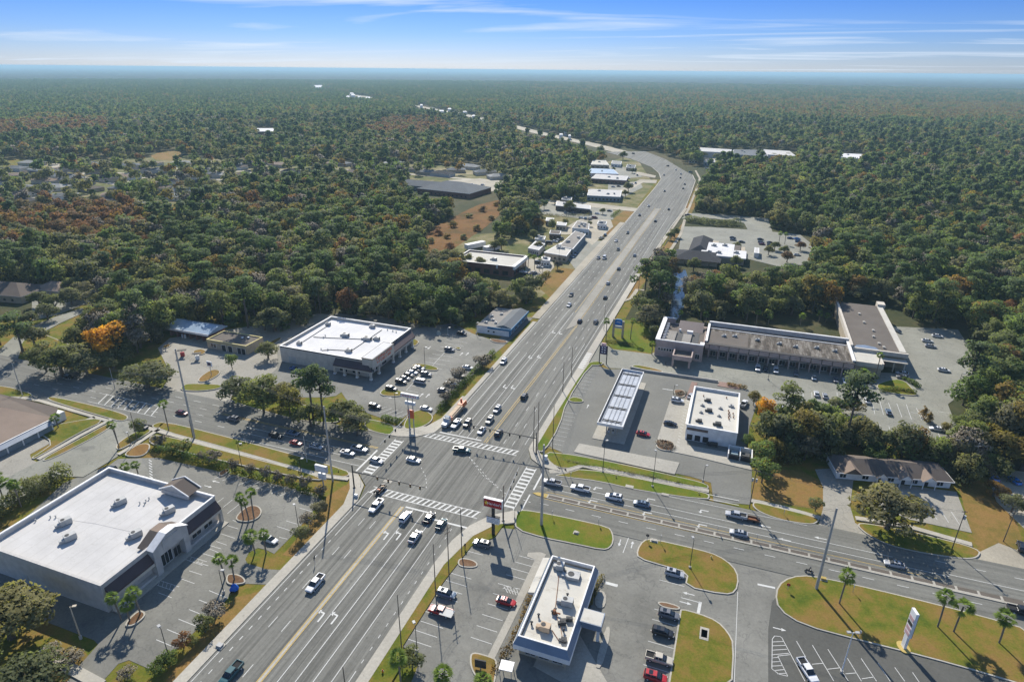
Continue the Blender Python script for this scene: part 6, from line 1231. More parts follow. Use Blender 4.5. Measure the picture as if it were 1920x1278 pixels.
def person_mesh(pose, skin='neon_skin', top='cloth_black', leg='cloth_black'):
    """one skinned body: feet at the origin, facing +x"""
    if pose == 'ride': J = [(0, 0, .85), (0.02, 0, 1.15), (.12, 0, 1.4), (.18, 0, 1.52), (.22, 0, 1.68), (.1, .2, 1.38), (.35, .28, 1.2), (.6, .25, 1.1), (.1, -.2, 1.38), (.35, -.28, 1.2), (.6, -.25, 1.1), (.1, .13, .82), (.45, .2, .75), (.35, .2, .35), (.5, .2, .3), (.1, -.13, .82), (.45, -.2, .75), (.35, -.2, .35), (.5, -.2, .3)]
    else: J = [(0, 0, .95), (0, 0, 1.2), (0, 0, 1.42), (0, 0, 1.52), (.03, 0, 1.68), (0, .2, 1.4), (.02, .26, 1.15), (.1, .27, .9), (0, -.2, 1.4), (.02, -.26, 1.15), (.1, -.27, .9), (0, .1, .9), (.05, .12, .5), (0, .12, .08), (.16, .13, .03), (0, -.1, .9), (-.06, -.12, .5), (-.14, -.12, .08), (.02, -.13, .03)]
    Ed = [(0, 1), (1, 2), (2, 3), (3, 4), (2, 5), (5, 6), (6, 7), (2, 8), (8, 9), (9, 10), (0, 11), (11, 12), (12, 13), (13, 14), (0, 15), (15, 16), (16, 17), (17, 18)]
    rad = [.15, .15, .17, .07, .11, .08, .055, .04, .08, .055, .04, .1, .07, .05, .045, .1, .07, .05, .045]
    me = bpy.data.meshes.new('person'); me.from_pydata(J, Ed, []); me.update(); o = bpy.data.objects.new('person', me); col.objects.link(o)
    s = o.modifiers.new('s', 'SKIN'); sv = me.skin_vertices[0].data
    for k, r_ in enumerate(rad): sv[k].radius = (r_, r_)
    sv[0].use_root = True; sb = o.modifiers.new('u', 'SUBSURF'); sb.levels = sb.render_levels = 1
    me.materials.append(MATS[top]); return o
def motorcycle(px_, ang, label, rider_label, z=Z_ROAD):
    p = G(*px_, z + .6); T = thing('motorcycle', label, 'motorcycle', (p[0], p[1], z), R(ang))
    for x in (-.7, .75): m = MB().mat('rubber'); m.cyl((x, -.07, .33), (x, .07, .33), .33, n=14); m.mat('wheel_metal'); m.cyl((x, -.075, .33), (x, .075, .33), .18, n=8); m.build('wheel', T)
    m = MB().mat('paint_black'); loft(m, [sec(-.75, .28, .6, .8, .05), sec(-.2, .34, .5, .78, .05), (sec(.35, .4, .5, .98, .08)), sec(.6, .2, .6, .9, .05)]); m.build('body', T)
    m = MB().mat('wheel_metal'); m.cyl((.75, 0, .33), (.5, 0, 1.05), .04, n=6); m.cyl((.48, -.35, 1.08), (.48, .35, 1.08), .02, n=6); m.box(-.25, .3, -.16, .16, .25, .5); m.build('engine', T)
    m = MB().mat('rubber'); m.box(-.7, .0, -.14, .14, .8, .88); m.build('seat', T)
    o = person_mesh('ride'); o.location = (p[0], p[1], z); o.rotation_euler = (0, 0, R(ang)); o['label'] = rider_label; o['category'] = 'person'
    l = bpy.data.objects.new('helmet', None)
    m = MB().mat('paint_black'); loft(m, [[(math.cos(a) * r_, math.sin(a) * r_, zz_) for a in np.linspace(0, 2 * math.pi, 9)[:-1]] for zz_, r_ in ((-.13, .08), (-.05, .14), (.05, .14), (.13, .07))]); h = m.build('helmet', o); h.location = (.22, 0, 1.72); bpy.data.objects.remove(l)
motorcycle((1517, 1069), 0, 'black motorcycle riding beside the tip of the right grass island', 'motorcyclist in black riding beside the right grass island')
motorcycle((880, 801), -90, 'black motorcycle waiting near the far stop line', 'motorcyclist in black waiting near the far stop line')
# ------------------------------------------------------------------ poles, signals, lamps, signs
def at(px_, z=0.0): p = G(*px_, z); return (p[0], p[1])
def pole(name, label, cat, px_, top, r=.16, mat='wood_pole', arms=(), z=.3, h=None, lean=0.0, group=None):
    h = h or hgt(px_[0], px_[1], top); p = at(px_)
    T = thing(name, label, cat, (p[0], p[1], 0), 0, group)
    m = MB().mat(mat); m.cyl((0, 0, 0), (lean, 0, h), r, r * .62, n=8); m.build('pole', T)
    for k, (zf, L_, a) in enumerate(arms):
        m = MB().mat('wood_pole' if mat == 'wood_pole' else 'steel_pole'); c, s = math.cos(a), math.sin(a); zz_ = h * zf
        m.cyl((-c * L_ / 2, -s * L_ / 2, zz_), (c * L_ / 2, s * L_ / 2, zz_), .07, n=4)
        for t_ in (-.45, -.2, .2, .45): m.cyl((c * L_ * t_, s * L_ * t_, zz_), (c * L_ * t_, s * L_ * t_, zz_ + .25), .05, n=4)
        m.build('crossarm', T)
    return T, h
PO = {}
for key, px_, top, r, mat, arms, lab in [('A', (1015, 985), 700, .42, 'concrete_pole', (), 'massive pale concrete pole rising in front of the right queue of cars'),
        ('D', (1530, 1105), 952, .38, 'concrete_pole', (), 'thick leaning concrete pole at the tip of the right grass island'), ('E', (365, 822), 654, .36, 'concrete_pole', ((.95, .8, 0),), 'tall concrete pole on the left verge beside the hedge'),
        ('F', (624, 902), 761, .32, 'concrete_pole', (), 'tall concrete pole standing by the near left corner crossing'), ('B', (944, 979), 910, .17, 'wood_pole', (), 'wooden pole right behind the red burger sign'),
        ('C', (965, 985), 941, .09, 'dark_metal', (), 'thin dark pole just right of the wooden pole'), ('g1', (1055, 735), 678, .15, 'wood_pole', (), 'wooden pole on the station verge, nearer of two'), ('g2', (1071, 706), 651, .15, 'wood_pole', (), 'wooden pole on the station verge, farther of two'),
        ('g3', (1000, 846), 762, .16, 'wood_pole', (), 'dark wooden pole left of the two at the station corner'), ('g4', (1008, 845), 753, .16, 'wood_pole', (), 'dark wooden pole right of the two at the station corner'), ('g5', (1036, 842), 760, .15, 'wood_pole', (), 'wooden pole at the shrub bed of the station corner'),
        ('h1', (753, 1215), 1114, .13, 'wood_pole', (), 'tall thin dark pole at the lower kerb corner of the restaurant lot'), ('h2', (817, 1116), 1019, .14, 'wood_pole', (), 'tall dark pole on the verge beside the slate blue suv'), ('h3', (842, 1080), 984, .15, 'wood_pole', ((.93, 2.2, 1.1), (.85, 1.6, 1.1)), 'dark pole with crossarms on the verge above the slate suv'),
        ('h4', (866, 1042), 953, .14, 'wood_pole', (), 'tall dark pole beside the oval mulch bed'), ('t1', (1405, 952), 880, .15, 'wood_pole', ((.97, 2.4, 0), (.82, 2.0, .3)), 'utility pole with crossarms beside the round green trees'), ('t2', (1784, 1031), 957, .15, 'wood_pole', ((.97, 1.4, .3),), 'utility pole with transformer beside the office lot'),
        ('t3', (1881, 1015), 950, .14, 'wood_pole', (), 'plain wooden pole in the dry grass at the right'), ('t4', (1816, 890), 830, .15, 'concrete_pole', ((.9, 2.4, .4),), 'pole carrying wires at the corner of the brown roofed office'), ('w1', (224, 840), 800, .12, 'wood_pole', (), 'short pole beside the slim palm at the side street'),
        ('w2', (258, 826), 773, .13, 'wood_pole', (), 'dark pole beside the small round tree at the side street'), ('w3', (362, 820), 786, .13, 'dark_metal', ((.98, 1.5, 2.0),), 'short dark pole with an arm beside the tall concrete one'), ('w4', (576, 868), 818, .14, 'concrete_pole', (), 'thin pale pole among the bare hedge trees'), ('w5', (216, 730), 690, .12, 'steel_pole', (), 'thin pole in dappled shade on the far side of the left road'),
        ('w6', (43, 743), 680, .2, 'concrete_pole', (), 'leaning pale pole above the palms at far left'), ('r1', (1240, 468), 446, .12, 'wood_pole', (), 'wooden pole on the dry bank of the highway'), ('r2', (1197, 545), 506, .14, 'wood_pole', (), 'wooden pole at the bend of the footpath'), ('r3', (1132, 620), 572, .12, 'wood_pole', (), 'thin pole beside the palm at the blue hotel sign'),
        ('i1', (1048, 490), 462, .12, 'wood_pole', ((.95, 2, .4),), 'pole with crossarm before the workshops'), ('i2', (1017, 522), 480, .12, 'wood_pole', (), 'thin pole near the brick building end'), ('b1', (467, 612), 578, .16, 'concrete_pole', (), 'pale pole at the woods edge behind the service building'), ('s1', (648, 1290), 1249, .14, 'wood_pole', (), 'pole top rising from the bottom edge of the highway')]:
    PO[key] = pole('utility_pole', lab, 'pole', px_, top, r, mat, arms, h=26.0 if key == 'A' else None)
T, h = PO['t2']; m = MB().mat('steel_pole'); m.cyl((.35, 0, h * .8), (.35, 0, h * .8 + 1.1), .3, n=10); m.build('transformer', T)
T, h = PO['t1']
for d in (-.5, .5): m = MB().mat('steel_pole'); m.cyl((d, -.1, h * .7), (d, -.1, h * .7 + 1), .28, n=10); m.build('transformer', T)
def wire(label, P_, Q_, n=3, sag=1.2, gap=.6):
    m = MB().mat('dark_metal'); P_, Q_ = Vector(P_), Vector(Q_); s = (Q_ - P_).cross(Vector((0, 0, 1))).normalized()
    for w in range(n):
        off = s * (w - (n - 1) / 2) * gap; pts = [P_.lerp(Q_, t_ / 12) + off - Vector((0, 0, sag * 4 * (t_ / 12) * (1 - t_ / 12))) for t_ in range(13)]
        for a, b_ in zip(pts, pts[1:]): m.cyl(a, b_, .028, n=3, cap=False)
    o = m.build('power_line'); o['label'] = label; o['category'] = 'cable'
def ptop(k, f=.97): T, h = PO[k]; return (T.location[0], T.location[1], h * f)
wire('power wires between the far left tall pole and the near corner pole', ptop('E'), ptop('F')); wire('power wires from the near corner pole to the massive concrete pole', ptop('F'), ptop('A', .95), 3, 2); wire('power wires from the massive concrete pole to the leaning one', ptop('A', .9), ptop('D'), 2, 2)
wire('wires between the pole at the green trees and the office pole', ptop('t1'), ptop('t2'), 2); wire('bundle of wires running down from the office corner pole', ptop('t4'), ptop('t3'), 4, 1.0, .5)
wire('power wires along the station verge between the dark poles', ptop('g4'), ptop('g2'), 3, 1.0); wire('power wires from the near lot pole to the next pole up the verge', ptop('h1'), ptop('h2'), 3, .8); wire('power wires between the two poles beside the slate suv', ptop('h2'), ptop('h3'), 3, .6); wire('power wires from the upper lot pole to the wooden pole at the burger sign', ptop('h4'), ptop('B'), 2, .8)
wire('power wires crossing the highway junction between the wooden poles', ptop('B'), ptop('g3'), 3, 1.0); wire('power wires along the far station verge up to the hotel sign', ptop('g2'), ptop('r3'), 3, 1.4); wire('power wires from the massive concrete pole to the pole with crossarms', ptop('A', .7), ptop('t1'), 3, 1.6); wire('power wires from the far left corner pole over the left road', ptop('w5'), ptop('E', .7), 3, 1.0)
# signal masts
def signal_head(parent, x, y, z, ang, hz=True):
    m = MB().mat('signal_black'); m.rbox((x, y), (.3, .38, 1.05), ang, z - 1.1); m.build('signal_head', parent)
    for k, c_ in enumerate(('sign_red', 'sign_yellow', 'green_metal')):
        q_ = MB().mat(c_); cx_, cy_ = x + math.cos(ang) * .16, y + math.sin(ang) * .16; q_.rbox((cx_, cy_), (.02, .22, .22), ang, z - .32 - k * .33); q_.build('lens', parent.children[-1] if False else parent)
def mast(label, base, end, heads, face, hpole=8.5, harm=6.6, dark=True):
    T = thing('traffic_signal', label, 'traffic signal', (base[0], base[1], 0)); mt = 'dark_metal' if dark else 'steel_pole'
    m = MB().mat(mt); m.cyl((0, 0, 0), (0, 0, hpole), .24, .17, n=10); m.cyl((0, 0, .3), (0, 0, .75), .42, n=10); m.build('pole', T)
    e = (end[0] - base[0], end[1] - base[1]); m = MB().mat(mt); m.cyl((0, 0, harm - .4), (e[0], e[1], harm + .2), .16, .08, n=8); m.build('mast_arm', T)
    L_ = math.hypot(*e)
    for t_ in heads:
        x, y, z = e[0] * t_, e[1] * t_, harm - .4 + .6 * t_; q_ = MB().mat('signal_black'); q_.rbox((x, y), (.34, .42, 1.25), face, z - 1.1); o = q_.build('signal_head', T)
        for k, c_ in enumerate(('sign_red', 'sign_yellow', 'green_metal')):
            l_ = MB().mat(c_); l_.rbox((x + math.cos(face) * .18, y + math.sin(face) * .18), (.03, .22, .22), face, z - .25 - k * .36); l_.build('lens', o)
mast('dark signal mast at the near left corner, arm reaching over the near crosswalk', (-96, 131.8), (-72, 131.4), (.35, .5, .65, .8, .93), PI / 2 * 3)
mast('pale signal mast at the far left corner with arm over the left road', (-96.4, 167.4), (-95.4, 146.5), (.3, .5, .7, .85), PI, dark=False)
mast('dark signal mast at the station corner, arm reaching over the far crosswalk', (-50.8, 168), (-73.5, 167.3), (.25, .4, .55, .7, .82, .95), PI / 2)
mast('pale signal mast by the burger sign with arm over the right crosswalk', (-49.3, 133.2), (-50.6, 150.2), (.45, .65, .85), 0, dark=False)
def lamp(label, px_, top, ang=0.6, mat='dark_metal', heads=1, h=None, r=.1):
    h = h or hgt(px_[0], px_[1], top); p = at(px_); T = thing('street_lamp', label, 'street lamp', (p[0], p[1], 0), ang)
    m = MB().mat(mat); m.cyl((0, 0, .8), (0, 0, h), r, r * .7, n=8); m.build('pole', T)
    m = MB().mat('concrete_pole'); m.cyl((0, 0, 0), (0, 0, .85), .32, n=10); m.build('base', T)
    for k in range(heads):
        s = 1 if k == 0 else -1; q_ = MB().mat(mat); q_.cyl((0, 0, h - .1), (s * .5, 0, h), .05, n=5); q_.build('arm', T)
        q_ = MB().mat('tan_metal' if mat == 'tan_metal' else 'steel_pole'); q_.box(min(s * .45, s * 1.25), max(s * .45, s * 1.25), -.28, .28, h - .08, h + .14); q_.build('lamp_head', T)
lamp('tan lamp with square head behind the grey store, in its shadow', (152, 1197), 1137, .6, 'tan_metal', r=.16); lamp('dark lamp beside the clipped shrub at the lower end of the grey store lot', (319, 1240), 1177, 2.8)
lamp('lamp at the notch of the left island between restaurant and cross road', (1293, 1066), 1011, 2.0); lamp('tall lamp at the right end of the station shrub bed', (1223, 914), 847, 2.0); lamp('tall lamp left of it above the station shrub bed', (1130, 886), 827, 1.0)
lamp('short lamp at the drive beside the station exit', (1318, 903), 874, 1.0); lamp('tan headed lamp on the left verge, nearer the side street', (455, 884), 832, .6, 'dark_metal'); lamp('tan headed lamp on the left verge, nearer the junction', (566, 896), 860, .6)
lamp('double lamp among bushes right of the parked white car', (560, 990), 948, 2.6, heads=1); lamp('lamp between the palms of the grey store lot with white head', (420, 1112), 1068, .3, heads=1); lamp('short dark lamp at the kerb of the near restaurant lot', (782, 1222), 1171, 2.4)
lamp('white lamp with four heads on the line of the dark new lot', (1577, 1262), 1185, .3, 'sign_white', 2, r=.13); lamp('lamp in the shopping lot standing on the upper oval island', (797, 690), 651, .4); lamp('lamp in front of the shopping lot entrance island', (742, 773), 737, .4)
lamp('white headed lamp at the woods edge of the shopping lot', (840, 629), 614, .4, 'steel_pole'); lamp('pale lamp beside the roadside shop wall', (893, 626), 605, .5, 'steel_pole'); lamp('white double headed lamp beside the tall pine at the mall', (1602, 741), 703, .3, 'sign_white', 2)
lamp('pale lamp at the right woods edge', (1883, 718), 690, .3, 'steel_pole'); lamp('lamp beside the dark conifer at the top right lot corner', (1797, 722), 700, .3); lamp('lamp at the mall road near the small shrubs', (1440, 712), 683, .3); lamp('lamp on the mulch bed beside the parked white suv', (1262, 745), 722, .3)
lamp('lamp beside the hedge at the side street', (66, 905), 895, .3); lamp('thin double lamp at the left verge near the side street corner', (246, 836), 812, 2.7)
def text_obj(T, s, size, mat, loc, rot, name='lettering', align='CENTER', ext=.02):
    cu = bpy.data.curves.new(name, 'FONT'); cu.body = s; cu.size = size; cu.extrude = ext; cu.align_x = align; cu.align_y = 'CENTER'; o = bpy.data.objects.new(name, cu); cu.materials.append(MATS[mat]); col.objects.link(o); bpy.context.view_layer.update(); dg = bpy.context.evaluated_depsgraph_get(); me = bpy.data.meshes.new_from_object(o.evaluated_get(dg)); bpy.data.objects.remove(o); o = bpy.data.objects.new(name, me); col.objects.link(o); o.parent = T; o.location = loc; o.rotation_euler = rot; return o
# red burger sign
p = at((925, 1003)); T = thing('burger_sign', 'red roadside sign reading Hardee\'s above a white message board at the corner', 'sign', (p[0], p[1], 0))
m = MB().mat('trim_dark'); m.box(-.35, .35, -.35, .35, 0, 9.6); m.build('post', T)
m = MB().mat('sign_white'); m.box(-2.6, 2.6, -.45, .45, 9.3, 11.9); m.mat('sign_red'); m.box(-2.5, 2.5, -.5, .5, 9.4, 11.8); o = m.build('sign_panel', T)
for yy, rz_ in ((-.52, 0), (.52, PI)):
    text_obj(T, "Hardee's", 1.15, 'sign_white', (.45 if rz_ == 0 else -.45, yy, 10.6), (PI / 2, 0, rz_))
    m = MB().mat('sign_yellow'); c = -1.75 if rz_ == 0 else 1.75
    m.face([(c + math.cos(a) * (.75 if k % 2 == 0 else .33), yy, 10.6 + math.sin(a) * (.75 if k % 2 == 0 else .33)) for k, a in enumerate(np.linspace(PI / 2, PI / 2 + 2 * PI, 11)[:-1])]); m.build('star_emblem', T)
m = MB().mat('sign_white'); m.box(-1.75, 1.75, -.5, .5, 4.3, 6.2); m.mat('trim_dark'); m.box(-1.85, 1.85, -.42, .42, 6.2, 6.35); m.build('message_board', T)
m = MB().mat('sign_grey')
for r_ in range(3):
    for k in range(9):
        if (k * 7 + r_ * 3) % 5: m.box(-1.5 + k * .34, -1.28 + k * .34, -.52, -.5, 4.6 + r_ * .5, 4.9 + r_ * .5)
m.build('lettering', T)
# dark price sign of the gas station
p = at((1130, 682)); T = thing('price_sign', 'dark purple price sign on two posts beside the gas station entrance', 'sign', (p[0], p[1], 0))
for x in (-1.55, 1.55): m = MB().mat('trim_dark'); m.box(x - .18, x + .18, -.18, .18, 0, 8.6); m.build('post', T)
m = MB().mat('sign_purple'); m.box(-1.36, 1.36, -.25, .25, 4.6, 8.4); m.build('sign_panel', T)
m = MB().mat('sign_white')
for x, z in ((-.85, 7.5), (.25, 7.5), (-.85, 6.5), (.25, 6.4), (-.85, 5.4), (.25, 5.3)): m.box(x, x + .6, -.28, -.252, z, z + .5)
m.build('price_panels', T); m = MB().mat('sign_pink'); m.box(-.9, .9, -.3, .3, 8.45, 9.6); m.build('emblem', T)
# blue hotel sign between stone pillars
p = at((1158, 632)); T = thing('hotel_sign', 'blue arched hotel sign between two tan pillars on the lawn', 'sign', (p[0], p[1], 0))
for x in (-2.2, 2.2): m = MB().mat('wall_tan'); m.box(x - .45, x + .45, -.5, .5, 0, 8.3 if x > 0 else 9); m.build('pillar', T)
m = MB().mat('sign_blue'); m.prism([(-1.7, 0), (1.7, 0), (1.7, 2.3), (1.1, 2.9), (-1.1, 2.9), (-1.7, 2.3)], -.3, .3); m.v = [(x, z, y + 6.1) for x, y, z in m.v]; m.build('sign_panel', T)
m = MB().mat('sign_white'); m.box(-1.0, .9, -.34, -.31, 7.6, 7.85); m.mat('sign_blue'); m.build('emblem', T); m = MB().mat('sign_grey'); m.box(-1.7, 1.7, -.28, .28, 4.6, 5.7); m.build('message_board', T)
# store sign at the far left corner
p = at((772, 803)); T = thing('store_sign', 'tall white store sign with orange banner board at the lawn corner', 'sign', (p[0], p[1], 0))
for x in (-.9, .9): m = MB().mat('steel_pole'); m.cyl((x, 0, 0), (x, 0, 12.4), .2, n=8); m.build('post', T)
m = MB().mat('sign_grey'); m.box(-3.4, 3.4, -.4, .4, 12.2, 13.5); m.mat('sign_white'); m.box(-3.2, 3.2, -.43, -.41, 12.35, 13.35); m.build('sign_panel', T)
m = MB().mat('sign_white'); m.box(-1.9, 1.9, -.35, .35, 9.4, 10.6); m.mat('sign_grey')
for k in range(8): m.box(-1.6 + k * .4, -1.35 + k * .4, -.38, -.36, 9.7, 10.2)
m.build('message_board', T); m = MB().mat('sign_orange'); m.box(-1.1, 1.1, -.25, .25, 4.2, 7.4); m.build('banner_board', T)
m = MB().mat('sign_orange')
for k in range(9): m.box(-2.8 + k * .62, -2.45 + k * .62, -.46, -.44, 12.6, 13.1)
m.build('lettering', T)
p = at((607, 914)); T = thing('store_sign', 'white double sign on a pale post before the left hedge', 'sign', (p[0], p[1], 0))
m = MB().mat('steel_pole'); m.cyl((0, 0, 0), (0, 0, 7.5), .22, n=8); m.build('post', T); m = MB().mat('sign_grey'); m.box(-2.0, 2.0, -.4, .4, 5.8, 7.9); m.mat('sign_white'); m.box(-1.85, 1.85, -.44, -.41, 5.95, 7.75); m.build('sign_panel', T); m = MB().mat('sign_white'); m.box(-1.2, 1.2, -.3, .3, 3.2, 5.2); m.build('message_board', T)
# pylon sign of the east lot
p = at((1693, 1215)); T = thing('pylon_sign', 'tall narrow white pylon with pink lettered panels on the right island', 'sign', (p[0], p[1], 0), R(105))
m = MB().mat('sign_white'); m.box(-.6, .6, -.28, .28, 0, 4.0); m.build('post', T)
m = MB().mat('sign_white'); m.box(-1.0, 1.0, -.3, .3, 4.0, 10.8); m.mat('wall_brown'); m.box(-1.02, 1.02, -.36, -.31, 4.0, 10.7); m.build('sign_panel', T)
m = MB().mat('sign_pink')
for z in (4.3, 5.6, 8.3): m.box(-.8, .8, .31, .36, z, z + .9)
m.mat('trim_dark'); m.box(-.8, .8, .31, .36, 7.0, 7.9); m.build('panels', T); m = MB().mat('kerb_yellow'); m.prism(smooth_poly([(-1.6, -1.2), (1.6, -1.2), (1.6, 1.2), (-1.6, 1.2)], 2), 0, .52); m.build('base', T)
p = at((397, 705)); T = thing('car_wash_sign', 'small white sign on a post in the mulch island by the car wash drive', 'sign', (p[0], p[1], 0)); m = MB().mat('steel_pole'); m.cyl((0, 0, 0), (0, 0, 5), .12, n=6); m.build('post', T); m = MB().mat('sign_white'); m.box(-1.2, 1.2, -.15, .15, 4.4, 6.6); m.mat('sign_purple'); m.box(-.8, .8, -.17, -.152, 4.9, 6.1); m.build('sign_panel', T)
for k, px_ in enumerate(((343, 668), (371, 674))):
    p = at(px_); T = thing('vacuum_station', ('red vacuum station with dark roof, left one in the car wash lot', 'white vacuum station with dark roof, right one in the car wash lot')[k], 'vacuum station', (p[0], p[1], 0), .6); m = MB().mat(('sign_red', 'sign_white')[k]); m.box(-.8, .8, -.4, .4, 0, 2); m.build('cabinet', T); m = MB().mat('trim_dark'); m.box(-1.8, 1.8, -.8, .8, 2.9, 3.1); m.build('roof', T); m = MB().mat('steel_pole'); m.box(-.1, .1, -.1, .1, 2, 2.9); m.build('post', T)
# small things along the verges
def small_sign(label, px_, h=2.2, face=0.0, mat='sign_grey', shape='rect', cat='sign', name='road_sign', w=.7):
    p = at(px_); T = thing(name, label, cat, (p[0], p[1], 0), face); m = MB().mat('steel_pole'); m.cyl((0, 0, 0), (0, 0, h), .05, n=5); m.build('post', T)
    m = MB().mat(mat); n_ = 8 if shape == 'oct' else 4; r_ = w / 2 / math.cos(PI / n_)
    m.prism([(math.cos(2 * PI * (k + .5) / n_) * r_, math.sin(2 * PI * (k + .5) / n_) * r_) for k in range(n_)], -.03, .03); m.v = [(z, x, y + h - w * .4) for x, y, z in m.v]; m.build('sign_panel', T)
small_sign('red stop sign at the left tip of the right island', (1476, 1108), 2.4, 1.57, 'sign_red', 'oct', w=.85); small_sign('dark backed stop sign between the two middle islands', (1213, 1016), 2.6, PI / 2, 'trim_dark', 'oct', w=.85)
small_sign('grey sign on the left middle island near its end', (1122, 985), 2.4, 0); small_sign('grey sign on the left middle island nearer the crossing', (1035, 972), 2.6, 0); small_sign('grey sign on the right middle island', (1238, 1020), 3.0, 0)
small_sign('small grey sign on the long right island beside the cross road', (1598, 1112), 2.6, 0, w=.6); small_sign('slim pale marker at the drive of the long right island', (1610, 1197), 2.4, .5, 'sign_white', w=.5); small_sign('grey sign standing on the brick median near the silver sedan', (1418, 1016), 2.6, 0); small_sign('grey sign standing on the brick median left part', (1345, 1000), 2.6, 0)
small_sign('dark sign at the foot of the office drive', (1469, 967), 2.2, 0); small_sign('sign on the station lawn near the bend of the footpath', (1070, 898), 2.4, 0); small_sign('dark square sign at the near highway pavement', (591, 1058), 2.6, .3, 'trim_dark', w=1.0)
small_sign('small pedestrian sign on the near left corner plaza', (677, 905), 2.5, .3, 'marker_yellow', w=.5); small_sign('white sign on the median nose by the far crosswalk', (917, 826), 2.2, 0, w=.5); small_sign('teal round sign at the woods edge of the shopping lot', (823, 634), 3.4, PI * 1.5, 'green_metal', 'oct', w=2.2)
def cabinet(label, px_, s=(1.2, .8, 1.3), mat='sign_white', a=0, name='utility_cabinet'):
    p = at(px_); T = thing(name, label, 'cabinet', (p[0], p[1], 0), a); m = MB().mat(mat); m.box(-s[0] / 2, s[0] / 2, -s[1] / 2, s[1] / 2, .4, .4 + s[2]); m.build('box', T); m = MB().mat('kerb_concrete'); m.box(-s[0] * .75, s[0] * .75, -s[1] * .8, s[1] * .8, 0, .52); m.build('slab', T)
cabinet('white signal control cabinet at the station corner', (1022, 864), (1.4, 1.0, 1.7)); cabinet('white cabinet beside the near left signal mast', (668, 933), (.9, .6, .9)); cabinet('pale cabinet on the near pavement of the highway', (413, 1213), (1.3, 1.0, .5), 'steel_pole')
cabinet('low pale box on the left middle island', (1080, 1001), (1.0, .8, .5), 'kerb_concrete'); cabinet('low pale box at the top of the right middle island', (1226, 1016), (1.4, .8, .5), 'kerb_concrete'); cabinet('white box beside the leaning pole on the right island', (1543, 1088), (1.2, .8, .6), 'kerb_yellow'); cabinet('square concrete drain with dark grate on the lower island', (1320, 1190), (1.3, 2.2, .12), 'door_dark')
cabinet('pale inlet slab on the station verge left part', (1180, 914), (1.6, .9, .15), 'kerb_concrete'); cabinet('pale inlet slab on the station verge right part', (1247, 929), (1.4, .7, .15), 'kerb_concrete')
for k, (px_, lab) in enumerate([((1155, 897), 'yellow hydrant on the station lawn'), ((1310, 928), 'yellow hydrant at the right end of the station lawn'), ((1333, 1048), 'pale marker on the right middle island'), ((718, 1262), 'orange hydrant on the near grass strip'), ((635, 885), 'yellow hydrant on the left lawn corner')]):
    p = at(px_); T = thing('hydrant', lab, 'hydrant', (p[0], p[1], .4)); m = MB().mat('marker_yellow' if k != 3 else 'orange_plastic'); m.cyl((0, 0, 0), (0, 0, .65), .16, n=8); m.cyl((0, 0, .65), (0, 0, .85), .18, .06, n=8); m.build('barrel', T); m = MB().mat('steel_pole'); m.cyl((-.28, 0, .45), (.28, 0, .45), .08, n=6); m.build('outlet', T)
# menu board, small roofed stand and blue tarp
p = at((950, 1262)); T = thing('menu_board', 'white roofed menu stand in the shrub bed left of the restaurant', 'menu board', (p[0], p[1], 0), .1)
m = MB().mat('white_metal_roof'); m.box(-1.4, 1.4, -1.2, 1.2, 2.2, 2.35); m.build('roof', T)
for x in (-1.2, 1.2):
    for y in (-1, 1): m = MB().mat('steel_pole'); m.box(x - .06, x + .06, y - .06, y + .06, 0, 2.2); m.build('post', T)
p = at((901, 1256)); T = thing('menu_board', 'dark menu board standing on the lower mulch island', 'menu board', (p[0], p[1], .4), .1); m = MB().mat('trim_dark'); m.box(-1.2, 1.2, -.15, .15, .5, 2.6); m.build('sign_panel', T); m = MB().mat('steel_pole'); m.box(-.1, .1, -.1, .1, 0, .5); m.build('post', T)
p = at((440, 1107)); T = thing('tarp_bundle', 'blue tarp bundle under the palms of the near mulch bed', 'tarp', (p[0], p[1], .3)); rr = random.Random(9); m = MB().mat('tarp_blue')
loft(m, [[(math.cos(a) * r_ * rr.uniform(.85, 1.15), math.sin(a) * r_ * rr.uniform(.85, 1.15), z) for a in np.linspace(0, 2 * PI, 11)[:-1]] for z, r_ in ((0, .9), (.5, 1.1), (1.1, .8), (1.7, .3))]); m.build('cover', T)
m = MB().mat('rubber'); m.cyl((0, 0, 0), (0, 0, .5), 1.0, n=10); m.build('base', T)
# guard rail beside the hedge, retaining wall along the hotel drive
m = MB().mat('concrete_pole'); m.prism(offset_path(gp([(1182, 691), (1210, 697), (1346, 717)]), .25) + offset_path(gp([(1182, 691), (1210, 697), (1346, 717)]), -.25)[::-1], 0, 1.1); o = m.build('retaining_wall'); o['label'] = 'low pale wall between the gas station lot and the hotel drive'; o['category'] = 'wall'
p = at((30, 1090))
# people near the corner
for px_, a, pose, lab in [((866, 998), 1.0, 'stand', 'person in dark clothes standing on the near right pavement'), ((872, 1030), 2.4, 'stand', 'person in dark clothes on the verge above the mulch oval'), ((1248, 684), 0, 'stand', 'person in dark clothes walking by the hotel porch drive')]:
    p = at(px_); o = person_mesh(pose); o.location = (p[0], p[1], .42 if px_[1] > 700 else .2); o.rotation_euler = (0, 0, a); o['label'] = lab; o['category'] = 'person'
